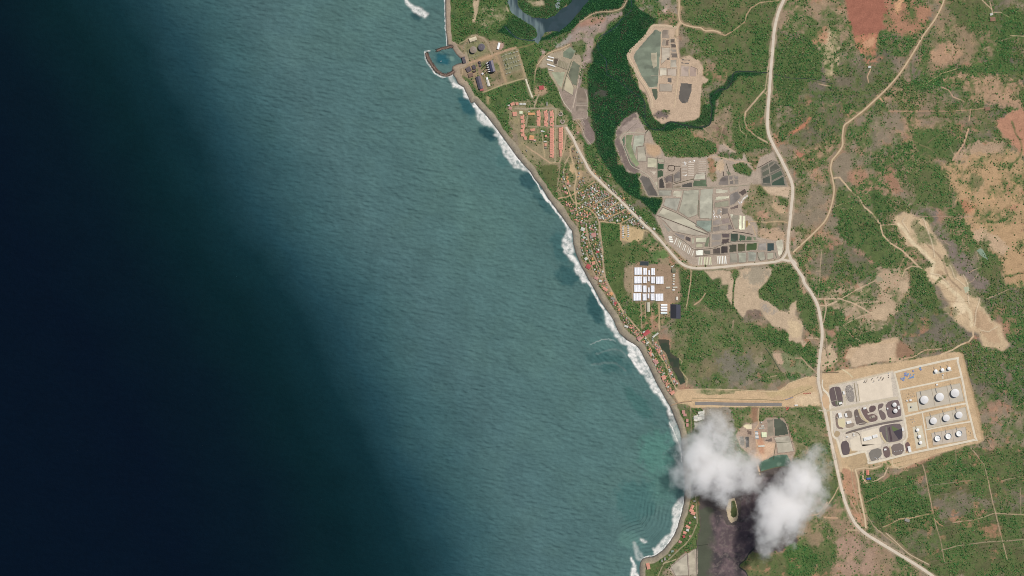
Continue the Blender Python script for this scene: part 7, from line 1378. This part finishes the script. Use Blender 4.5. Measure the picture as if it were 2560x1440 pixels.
# ------------------------------------------------------------------ clouds
def cloud(label, blobs, z, hz, dens, seed):
    xs = [b[0] for b in blobs]; ys = [b[1] for b in blobs]; rs = max(b[2] for b in blobs) * 1.15
    f = 1 - z / CAM_H
    cx, cy = (min(xs) + max(xs)) / 2, (min(ys) + max(ys)) / 2; X0, Y0 = W(cx, cy); X0 *= f; Y0 *= f
    x0, x1, y0, y1 = min(b[0] - b[2] * 1.9 for b in blobs), max(b[0] + b[2] * 1.9 for b in blobs), min(b[1] - b[2] * 1.9 for b in blobs), max(b[1] + b[2] * 1.9 for b in blobs)
    bm = bmesh.new()
    a = W(x0 - 2, y1 + 2); d = W(x1 + 2, y0 - 2); bmesh.ops.create_cube(bm, size=1)
    for v_ in bm.verts: v_.co = (a[0] * f - X0 if v_.co.x < 0 else d[0] * f - X0, a[1] * f - Y0 if v_.co.y < 0 else d[1] * f - Y0, -hz if v_.co.z < 0 else hz)
    me = bpy.data.meshes.new("cloud"); bm.to_mesh(me); bm.free()
    m = bpy.data.materials.new("cloud_vapour_%d" % seed); m.use_nodes = True; t = m.node_tree; N, L = t.nodes, t.links; N.clear()
    out = N.new("ShaderNodeOutputMaterial"); pv_ = N.new("ShaderNodeVolumePrincipled"); L.new(pv_.outputs[0], out.inputs["Volume"])
    pv_.inputs["Color"].default_value = (.995, .99, .985, 1); pv_.inputs["Anisotropy"].default_value = .15
    tc = N.new("ShaderNodeTexCoord"); acc = None
    for (bx, by_, br, bw_) in blobs:
        lx, ly = W(bx, by_); lx = lx * f - X0; ly = ly * f - Y0
        sb = N.new("ShaderNodeVectorMath"); sb.operation = 'SUBTRACT'; L.new(tc.outputs["Object"], sb.inputs[0]); sb.inputs[1].default_value = (lx, ly, rnd.uniform(-.12, .12) * hz)
        ml = N.new("ShaderNodeVectorMath"); ml.operation = 'MULTIPLY'; L.new(sb.outputs[0], ml.inputs[0]); R_ = br * M * 1.85; ml.inputs[1].default_value = (1 / R_, 1 / R_, 1 / (hz * .85))
        ln = N.new("ShaderNodeVectorMath"); ln.operation = 'LENGTH'; L.new(ml.outputs[0], ln.inputs[0])
        mr = N.new("ShaderNodeMapRange"); mr.interpolation_type = 'SMOOTHSTEP'; L.new(ln.outputs["Value"], mr.inputs[0]); mr.inputs[1].default_value = 1.0; mr.inputs[2].default_value = 0.1; mr.inputs[3].default_value = 0; mr.inputs[4].default_value = bw_
        if acc is None: acc = mr.outputs[0]
        else:
            ad = N.new("ShaderNodeMath"); ad.operation = 'MAXIMUM' if False else 'ADD'; L.new(acc, ad.inputs[0]); L.new(mr.outputs[0], ad.inputs[1]); acc = ad.outputs[0]
    ns = N.new("ShaderNodeTexNoise"); ns.inputs["Scale"].default_value = .0085; ns.inputs["Detail"].default_value = 6; ns.inputs["Roughness"].default_value = .66; L.new(tc.outputs["Object"], ns.inputs["Vector"])
    m1 = N.new("ShaderNodeMapRange"); L.new(ns.outputs["Fac"], m1.inputs[0]); m1.inputs[1].default_value = .33; m1.inputs[2].default_value = .66; m1.inputs[3].default_value = 1.35; m1.inputs[4].default_value = -.05
    sb2 = N.new("ShaderNodeMath"); sb2.operation = 'SUBTRACT'; L.new(acc, sb2.inputs[0]); L.new(m1.outputs[0], sb2.inputs[1])
    mn = N.new("ShaderNodeMath"); mn.operation = 'MULTIPLY'; mn.use_clamp = False; mx_ = N.new("ShaderNodeClamp"); L.new(sb2.outputs[0], mx_.inputs[0]); mx_.inputs[1].default_value = 0; mx_.inputs[2].default_value = 1.6
    pw = N.new('ShaderNodeMath'); pw.operation = 'POWER'; L.new(mx_.outputs[0], pw.inputs[0]); pw.inputs[1].default_value = 1.5
    L.new(pw.outputs[0], mn.inputs[0]); mn.inputs[1].default_value = dens; L.new(mn.outputs[0], pv_.inputs["Density"])
    o = link("cloud", me, m); o.location = (X0, Y0, z); o['label'] = label; o['category'] = "cloud"; return o
cloud("large ragged white cloud over the southern beach and salt yard", [(1800,1062,48,.8), (1770,1110,62,1.0), (1755,1155,60,.95), (1728,1195,52,.75), (1775,1215,44,.6), (1850,1178,52,.55), (1800,1245,40,.45), (1845,1120,30,.4), (1690,1215,34,.34), (1885,1215,34,.34), (1900,1140,40,.22), (1830,1240,40,.3), (1700,1160,36,.3), (1760,1040,34,.3), (1865,1190,50,.5), (1830,1150,40,.4), (1905,1225,40,.3), (1810,1215,46,.45)], 78, 62, .062, 1)
cloud("elongated white cloud over the dark mud lake, right of the large one", [(2035,1125,34,.4), (2025,1175,50,.8), (2000,1225,60,1.0), (1960,1260,60,.95), (1945,1310,58,.95), (1930,1355,44,.75), (1985,1320,34,.5), (1900,1290,34,.4), (2050,1210,34,.45), (1925,1385,26,.4), (1915,1265,36,.45), (1985,1190,40,.5), (2030,1260,34,.4), (2040,1150,36,.4)], 206, 62, .062, 2)
